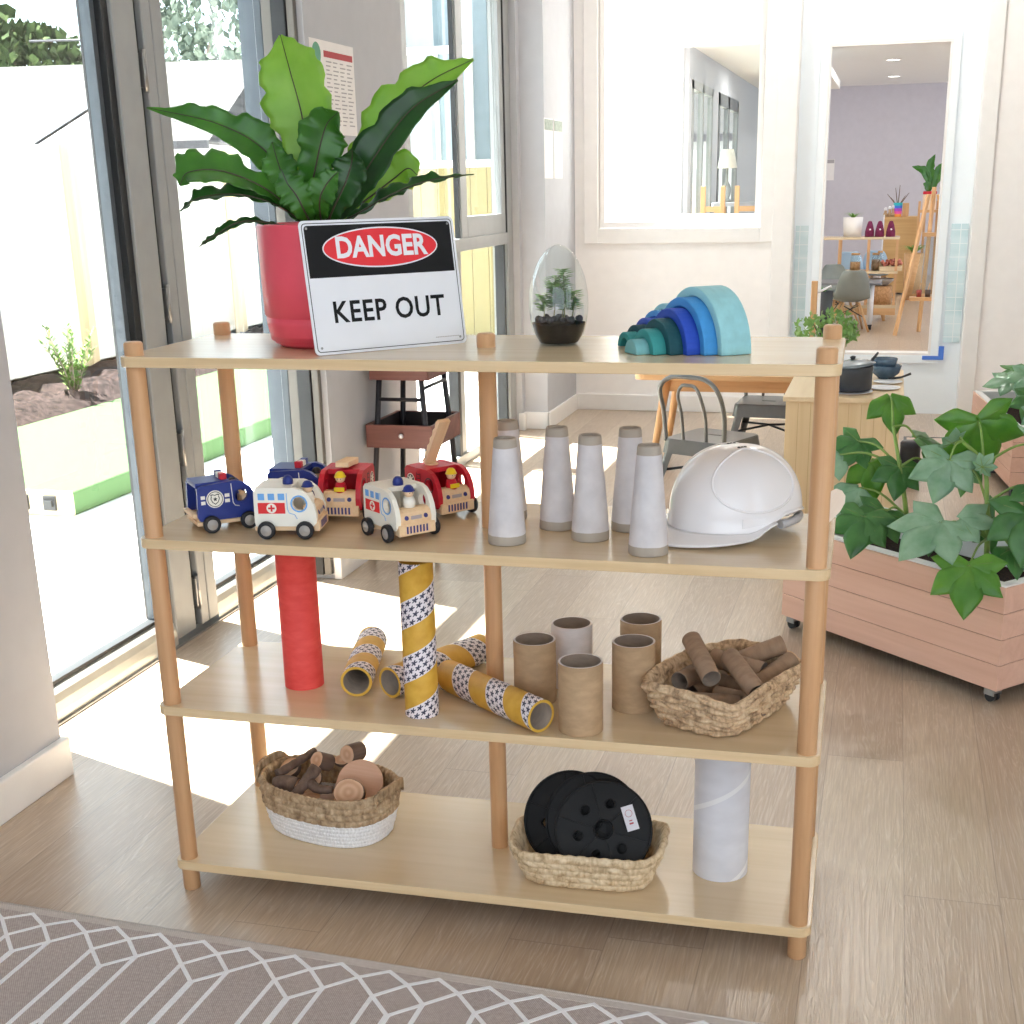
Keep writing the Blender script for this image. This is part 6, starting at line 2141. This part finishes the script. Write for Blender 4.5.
jar('glass jar with tan filling at the left of the far shelf', 0.93, 0.052, 0.15, 0.55, M_WICK)
jar('glass jar with brown filling beside the middle upright of the far shelf', 1.125, 0.042, 0.15, 0.7, M_SCARD)
jar('slim glass jar behind the brown one on the far shelf', 1.165, 0.030, 0.17, 0.5, M_CARD)
t = thing('craft_tray', 'shallow tray heaped with red and orange craft pieces on the far shelf', 'tray', (1.25, FY + 0.12, 0.478))
MB().box(-0.085, 0.13, -0.09, 0.09, 0, 0.045).build('tray_body', M_BOARD, t, bevel=0.002)
rnd = random.Random(4)
hp = MB()
for k in range(30):
    hp.sphere((rnd.uniform(-0.07, 0.115), rnd.uniform(-0.07, 0.07), 0.05 + rnd.random() * 0.05), 0.018, 7, 5)
hp.build('craft_pieces', flat('mixed_craft_colours', (170, 84, 66), 0.7, var=70, scale=26), t)['kind'] = 'stuff'
t = thing('wicker_basket', 'round tan wicker basket under the far shelf', 'basket', (1.19, FY + 0.15, 0.155))
MB().lathe([(0, 0), (0.105, 0), (0.112, 0.10), (0.108, 0.175), (0.100, 0.175), (0.102, 0.01), (0, 0.008)], 28).build('basket_body', M_WICK, t)
tag(MB().lathe([(0, 0.0), (0.06, 0.0), (0.125, 0.055), (0.128, 0.068), (0.12, 0.066), (0.055, 0.008), (0, 0.008)], 30).build('mixing_bowl', M_HUB, loc=(1.19, FY + 0.15, 0.333)), 'wide grey bowl resting on the wicker basket in the far room', 'bowl')
grass_pot('dark pot with leafy plant at the left edge of the far opening', (0.70, 10.52, 0.0), 0.07, 0.085, 0.38, M_POT, 7, 40, 0.14, M_FAT)
# moulded chairs and table
M_SHELLG = flat('grey_green_moulded_shell', (132, 138, 134), 0.5, var=3)
M_SHELLB = flat('pale_blue_moulded_shell', (164, 192, 216), 0.5, var=3)
def shell_chair(label, loc, rz, mt):
    t = thing('moulded_chair', label, 'chair', loc, rz, 'moulded shell chairs in the far room')
    rows = []
    prof = [(0.16, 0.285, 0.14), (0.10, 0.268, 0.16), (0.0, 0.262, 0.165), (-0.08, 0.272, 0.165), (-0.125, 0.31, 0.165), (-0.145, 0.38, 0.155), (-0.16, 0.46, 0.14), (-0.172, 0.53, 0.115), (-0.175, 0.555, 0.08)]
    for y, z, w in prof:
        rows.append([(w * v, y + 0.045 * v * v * (1 if z > 0.3 else 0.1), z + 0.035 * v * v * (1 if z < 0.31 else 0)) for v in (-1, -0.8, -0.5, -0.2, 0.2, 0.5, 0.8, 1)])
    MB().grid(rows).build('seat_shell', mt, t, solid=0.008, sub=1)
    for sx in (-1, 1):
        for sy in (-1, 1):
            MB().tube([(sx * 0.07, sy * 0.06, 0.26), (sx * 0.155, sy * 0.145, 0.0)], [0.013, 0.009], 10).build('leg', M_OAKZ, t)
    b = MB()
    for s in (-1, 1):
        b.tube([(s * 0.11, 0.10, 0.13), (-s * 0.08, -0.07, 0.24)], 0.004, 6).tube([(s * 0.11, -0.10, 0.13), (-s * 0.08, 0.07, 0.24)], 0.004, 6)
    b.build('wire_brace', M_BLK, t)
    return t
c0 = shell_chair('grey moulded chair in front of the far table, nearest', (0.93, 10.78, 0), D(12), M_SHELLG)
dup(c0, 'grey moulded chair behind the nearest grey one in the far room', (0.80, 11.42, 0), D(-150))
c1 = shell_chair('pale blue moulded chair behind the far shelf, left', (0.80, 14.2, 0), D(4), M_SHELLB)
dup(c1, 'pale blue moulded chair behind the far shelf, right', (1.12, 14.4, 0), D(-14))
t = thing('activity_table', 'grey topped table with white leg on a castor in the far room', 'table', (0.80, 11.05, 0))
MB().prism(rrect(0.80, 0.5, 0.04, 5), 0.41, 0.43).build('tabletop', flat('grey_laminate', (116, 118, 124), 0.4, var=3), t, bevel=0.003)
for x in (-0.3, 0.31):
    for y in (-0.18, 0.18):
        MB().cyl((x, y, 0.05), (x, y, 0.41), 0.026, n=16).build('leg', M_PLATE, t)
        MB().cyl((x - 0.02, y, 0.024), (x + 0.02, y, 0.024), 0.0235, n=16).build('castor', M_GASKET, t)
# double easel
t = thing('easel', 'timber easel with clear panel and paint tray in the far room', 'easel', (1.50, 10.62, 0))
L_ = [((-0.155, -0.22, 0.0), (0.055, -0.02, 1.20)), ((0.055, 0.13, 0.0), (0.10, 0.0, 1.26)), ((0.42, -0.10, 0.0), (0.14, -0.02, 1.20)), ((0.50, 0.3, 0.0), (0.16, 0.02, 1.26))]
for a, b in L_:
    a, b = Vector(a), Vector(b)
    MB().tube([a, b], 0.019, 4, smooth=False).build('leg', M_OAKZ, t)
MB().cbox((0.16, -0.17, 0.32), (0.42, 0.14, 0.03)).build('paint_tray', M_OAK, t, bevel=0.003)
MB().cbox((0.13, 0.0, 0.86), (0.2, 0.03, 0.035)).build('top_rail', M_OAK, t, bevel=0.003)
MB().add([(-0.03, -0.15, 0.36), (0.33, -0.08, 0.36), (0.20, -0.03, 0.84), (0.05, -0.03, 0.84)], [(0, 1, 2, 3)]).build('clear_panel', M_JAR, t, solid=0.004)
for k, c in enumerate(((150, 60, 50), (90, 70, 60), (60, 60, 64))):
    pc = thing('paint_pot', ['reddish paint pot on the easel tray', 'brown paint pot on the easel tray', 'black paint pot on the easel tray'][k], 'paint pot', (1.53 + k * 0.075, 10.45, 0.335), 0, 'paint pots on the easel tray')
    MB().lathe([(0, 0), (0.022, 0), (0.024, 0.06), (0.020, 0.062), (0, 0.055)], 16).build('pot_body', flat('paint_pot_colour', c, 0.5), pc)
    MB().tube([(0, 0, 0.055), (0.012, 0.0, 0.12)], 0.004, 6).build('brush_handle', M_OAKZ, pc)
# tall cabinet with coloured pot, blocks, little white figures
t = thing('tall_cabinet', 'tan timber cupboard behind the far shelf unit', 'cabinet', (1.34, 15.2, 0))
MB().box(-0.18, 0.20, -0.2, 0.2, 0.02, 0.905).build('body', wood('tan_cupboard', (190, 150, 96), (212, 174, 122), 0, 0.6), t, bevel=0.004)
MB().box(-0.195, -0.18, -0.215, 0.2, 0.02, 0.93).build('white_end_panel', M_PLATE, t)
t = thing('rainbow_pot', 'rainbow striped pot holding twigs on the far cupboard', 'pot', (1.305, 15.08, 0.905))
for k, c in enumerate(((240, 150, 60), (236, 90, 170), (176, 70, 206), (60, 120, 226), (40, 190, 200))):
    MB().lathe([(0.047 + k * 0.0012, k * 0.032), (0.0482 + k * 0.0012, k * 0.032 + 0.032)], 22).build('colour_band', flat('band_colour', c, 0.3), t)
MB().lathe([(0, 0.002), (0.046, 0.002), (0.050, 0.155), (0, 0.12)], 20).build('pot_liner', M_PLATE, t)
m = MB()
for dx_, dz in ((-0.13, 0.10), (-0.04, 0.17), (0.01, 0.2), (0.12, 0.11), (0.08, 0.08), (-0.09, 0.06)):
    m.tube([(0, 0, 0.1), (dx_ * 0.6, 0.01, 0.15 + dz * 0.5), (dx_, 0.0, 0.16 + dz)], [0.006, 0.005, 0.003], 6)
m.build('twigs', M_BARKW, t)
tag(MB().box(-0.04, 0.035, -0.03, 0.03, 0, 0.155).build('wooden_block', M_OAKZ, loc=(1.40, 15.1, 0.905), bevel=0.006), 'tan wooden block beside the rainbow pot', 'block')
for i, (x, z) in enumerate(((1.165, 0.03), (1.215, 0.055), (1.255, 0.075))):
    t = thing('clay_figure', ['small pale clay figure at the left end of the far cupboard', 'small pale clay figure second from the left on the far cupboard', 'small pale clay figure next to the rainbow pot'][i], 'figure', (x, 15.06, 0.905), 0, 'clay figures on the far cupboard')
    MB().lathe([(0, 0), (0.024, 0), (0.026, 0.03), (0.016, 0.05), (0.016, 0.055 + z * 0.5), (0, 0.06 + z * 0.5)], 14).build('figure_body', M_CARD, t)
    MB().sphere((0, 0, 0.075 + z * 0.5), 0.02, 12, 8).build('figure_head', M_PLATE, t)
# fern on a tall stool at the right edge
t = thing('plant_stool', 'tall tan timber stool holding a potted fern at the right edge of the far opening', 'stool', (1.68, 15.0, 0))
for x in (-0.13, -0.06, 0.08, 0.15):
    MB().box(x - 0.014, x + 0.014, -0.1 if x in (-0.13, 0.15) else 0.08, -0.072 if x in (-0.13, 0.15) else 0.108, 0, 1.08).build('leg', M_OAKZ, t)
MB().box(-0.14, 0.17, -0.12, 0.12, 0.95, 0.98).build('seat', M_OAK, t)
fp = thing('potted_fern', 'cream pot with red rim and a dark strappy fern in the far room', 'plant', (1.66, 15.0, 0.98))
MB().box(-0.075, 0.075, -0.07, 0.07, 0, 0.19).build('pot', flat('cream_pot', (236, 212, 184), 0.6), fp, bevel=0.01)
MB().box(-0.078, 0.078, -0.073, 0.073, 0.175, 0.21).build('pot_rim', M_TRED, fp, bevel=0.006)
for k, pts in enumerate((((0, 0.18, 0), (-0.03, 0.33, 0), (-0.10, 0.44, -0.02), (-0.24, 0.49, -0.03)), ((0, 0.18, 0), (0.0, 0.35, 0), (-0.02, 0.5, 0), (0.03, 0.62, 0)), ((0.02, 0.18, 0), (0.06, 0.32, 0), (0.09, 0.45, 0), (0.12, 0.52, 0)), ((0, 0.18, 0), (-0.04, 0.26, -0.03), (-0.10, 0.30, -0.05)))):
    frond(fp, pts, 0.055, M_FERN, 40 + k, None, 0.2, 0.2, 14, False)
grass_pot('leafy green plant hanging beside the tan cupboard', (1.52, 14.3, 0.0), 0.09, 0.11, 0.52, M_OAK, 12, 46, 0.26, M_FATB)
t = thing('notice', 'white sheet with a grey heading on the lilac wall of the far room', 'notice', (0.285, 18.6, 1.48))
MB().box(-0.10, 0.10, -0.004, -0.0005, -0.145, 0.145).build('sheet', M_PAPER, t)
MB().box(-0.095, 0.095, -0.006, -0.004, 0.09, 0.14).build('heading', M_INKGREY, t)

# ------------------------------------------------------------ corridor beyond the inside window
wall('ceiling_corridor', [(-0.3, 0.62, 7.7, 13.6, 2.27, 2.35)], M_CEIL)
wall('wall_corridor', [(-0.52, -0.23, 7.95, 8.05, 0, 2.6), (-0.23, -0.2, 8.05, 8.2, 0, 2.27), (-0.23, -0.2, 8.2, 13.6, 2.05, 2.27), (-0.23, -0.2, 9.35, 9.75, 0, 2.05), (-0.23, -0.2, 11.2, 13.6, 0, 2.05), (-0.23, -0.2, 8.2, 9.35, 0, 0.9)], M_GREY)
w5 = struct(bpy.data.objects.new('window_5', None)); COL.objects.link(w5); w5.location = (-0.25, 8.8, 0.9)
m = MB()
for y0, y1 in ((8.2, 8.26), (9.29, 9.35), (8.74, 8.80)):
    m.box(-0.235, -0.192, y0, y1, 0.9, 2.05)
m.box(-0.235, -0.192, 8.2, 9.35, 1.99, 2.05).box(-0.235, -0.192, 8.2, 9.35, 0.9, 0.96)
kid(m, 'window_frame', M_ALU, w5)
kid(MB().box(-0.216, -0.212, 8.26, 9.29, 0.96, 1.99), 'glass_pane', M_GLASS, w5)
d2 = struct(bpy.data.objects.new('door_2', None)); COL.objects.link(d2); d2.location = (-0.25, 10.5, 0)
m = MB()
for y0, y1 in ((9.75, 9.83), (11.12, 11.2), (10.4, 10.5)):
    m.box(-0.235, -0.192, y0, y1, 0, 2.05)
m.box(-0.235, -0.192, 9.75, 11.2, 1.95, 2.05)
kid(m, 'door_frame', M_GUN, d2)
kid(MB().box(-0.216, -0.212, 9.83, 11.12, 0.0, 1.95), 'glass_pane', M_GLASS, d2)
tb2 = thing('table', 'grey topped table carrying the lamp, seen through the inside window', 'table', (0.24, 9.32, 0))
MB().prism(rrect(0.80, 0.42, 0.03, 4), 1.15, 1.18).build('tabletop', flat('grey_blue_laminate', (160, 166, 178), 0.4), tb2)
for x in (-0.35, 0.35):
    for y in (-0.17, 0.17):
        MB().box(x - 0.025, x + 0.025, y - 0.025, y + 0.025, 0, 1.15).build('leg', M_OAKZ, tb2)
lp = thing('table_lamp', 'cream shaded table lamp with a turned base seen through the inside window', 'lamp', (-0.06, 9.3, 1.1803))
MB().lathe([(0, 0), (0.045, 0), (0.045, 0.012), (0.020, 0.03), (0.032, 0.06), (0.038, 0.10), (0.026, 0.14), (0.012, 0.16), (0.010, 0.30), (0, 0.30)], 22).build('lamp_base', flat('grey_ceramic', (150, 150, 146), 0.4), lp)
MB().lathe([(0.082, 0.265), (0.050, 0.41)], 26).build('lamp_shade', flat('cream_fabric_shade', (236, 232, 220), 0.8), lp, solid=-0.002)
for i, (x, hw) in enumerate(((-0.085, 0.076), (0.185, 0.085))):
    t = thing('wooden_chair', ['tan wooden chair left of the lamp seen through the inside window', 'tan wooden chair right of the lamp seen through the inside window'][i], 'chair', (x, 8.62, 0), 0, 'wooden chairs by the lamp table')
    for sx in (-1, 1):
        MB().box(sx * hw - 0.018, sx * hw + 0.018, 0.0, 0.036, 0, 1.31).build('leg', M_OAKZ, t, bevel=0.004)
        MB().box(sx * hw - 0.018, sx * hw + 0.018, 0.24, 0.276, 0, 0.80).build('leg', M_OAKZ, t, bevel=0.004)
    MB().box(-hw - 0.02, hw + 0.02, 0.0, 0.30, 0.80, 0.83).build('seat', M_OAK, t)
    MB().box(-hw, hw, 0.006, 0.028, 1.12, 1.16).build('back_rail', M_OAK, t)
# ------------------------------------------------------------ flat-woven rug in the foreground
def rug_mat(name, c1, c2):
    t = NT(name)
    x = t.sep(t.coords())
    a = t.math('SINE', t.math('MULTIPLY', x[0], 2 * PI / 0.0042))
    b = t.math('SINE', t.math('MULTIPLY', x[1], 2 * PI / 0.0048))
    w = t.math('MULTIPLY', a, b)
    n = t.noise(t.coords((130, 130, 1)), 1.0, 3)
    k = t.math('ADD', t.math('MULTIPLY', t.math('ADD', w, 1.0), 0.25), t.math('MULTIPLY', n, 0.5))
    t.base(t.ramp(k, [(0.25, c1), (0.75, c2)]))
    t.set(0.95, 0, 0.1)
    t.bump(k, 0.6, 0.003)
    return t.m
M_RUG = rug_mat('taupe_flat_weave', (156, 142, 137), (208, 198, 194))
M_RUGL = rug_mat('ivory_wool_line', (240, 240, 244), (255, 255, 255))
M_RUGB = rug_mat('taupe_selvedge', (190, 180, 172), (216, 208, 202))
rug = thing('rug', 'taupe flat-woven rug with ivory lattice and long hexagon lines', 'rug', (-0.339, -0.148, 0.0), -0.036)
RW, RL, RH = 2.6, 1.9, 0.007
X0 = -0.08
m = MB().box(X0, X0 + RW, -RL, -0.014, 0.0003, RH)
m.build('rug_field', M_RUG, rug, bevel=0.002)
MB().tube([(X0, -0.007, 0.0048), (X0 + RW, -0.007, 0.0048)], 0.0042, 8).box(X0, X0 + RW, -0.026, -0.008, 0.0005, RH + 0.0008).build('selvedge', M_RUGB, rug)
ln = MB()
def seg(p, q, w=0.0075):
    a = Vector((p[0], p[1], 0))
    b = Vector((q[0], q[1], 0))
    d = (b - a)
    if d.length < 1e-6:
        return
    d.normalize()
    e = Vector((-d.y, d.x, 0)) * w / 2
    a -= d * w * 0.3
    b += d * w * 0.3
    z0, z1 = RH, RH + 0.0010 + 0.00003 * (len(ln.v) // 8 % 17)
    vs = [tuple(v + Vector((0, 0, z))) for z in (z0, z1) for v in (a + e, a - e, b - e, b + e)]
    ln.add(vs, [(7, 6, 5, 4), (0, 4, 5, 1), (1, 5, 6, 2), (2, 6, 7, 3), (3, 7, 4, 0)])
dx, dy = 0.0938, 0.0455
yA, yB_, yJ, yN = -0.027, -0.0585, -0.106, -0.152
xa = 0.092
for k in range(-1, 25):
    x = xa + k * dx
    # A peaks at x ; B crossings half a step on ; J on the A columns ; N on every second B column
    xb = x - dx / 2
    seg((x, yA), (xb, yB_))
    seg((x, yA), (xb + dx, yB_))
    seg((xb, yB_), (x, yJ))
    seg((xb, yB_), (x - dx, yJ))
    nn = (k % 2 == 0)
    if nn:
        seg((x, yJ), (x + dx / 2, yN))
        seg((x + dx, yJ), (x + dx / 2, yN))
        seg((x + dx / 2, yN), (x + dx / 2, yN - 0.16), 0.012)
    seg((x, yJ), (x, yJ - 0.245), 0.0085)
    yy = -0.462
    if nn:
        seg((x, yy + 0.0), (x + dx / 2, yN - 0.16))
        seg((x + dx, yy + 0.0), (x + dx / 2, yN - 0.16))
    for r in range(3):
        y0 = yy - r * 2 * dy
        seg((x, y0), (xb, y0 - dy)); seg((x, y0), (xb + dx, y0 - dy)); seg((xb, y0 - dy), (x, y0 - 2 * dy)); seg((xb, y0 - dy), (x - dx, y0 - 2 * dy))
ln.build('lattice_lines', M_RUGL, rug, merge=False)
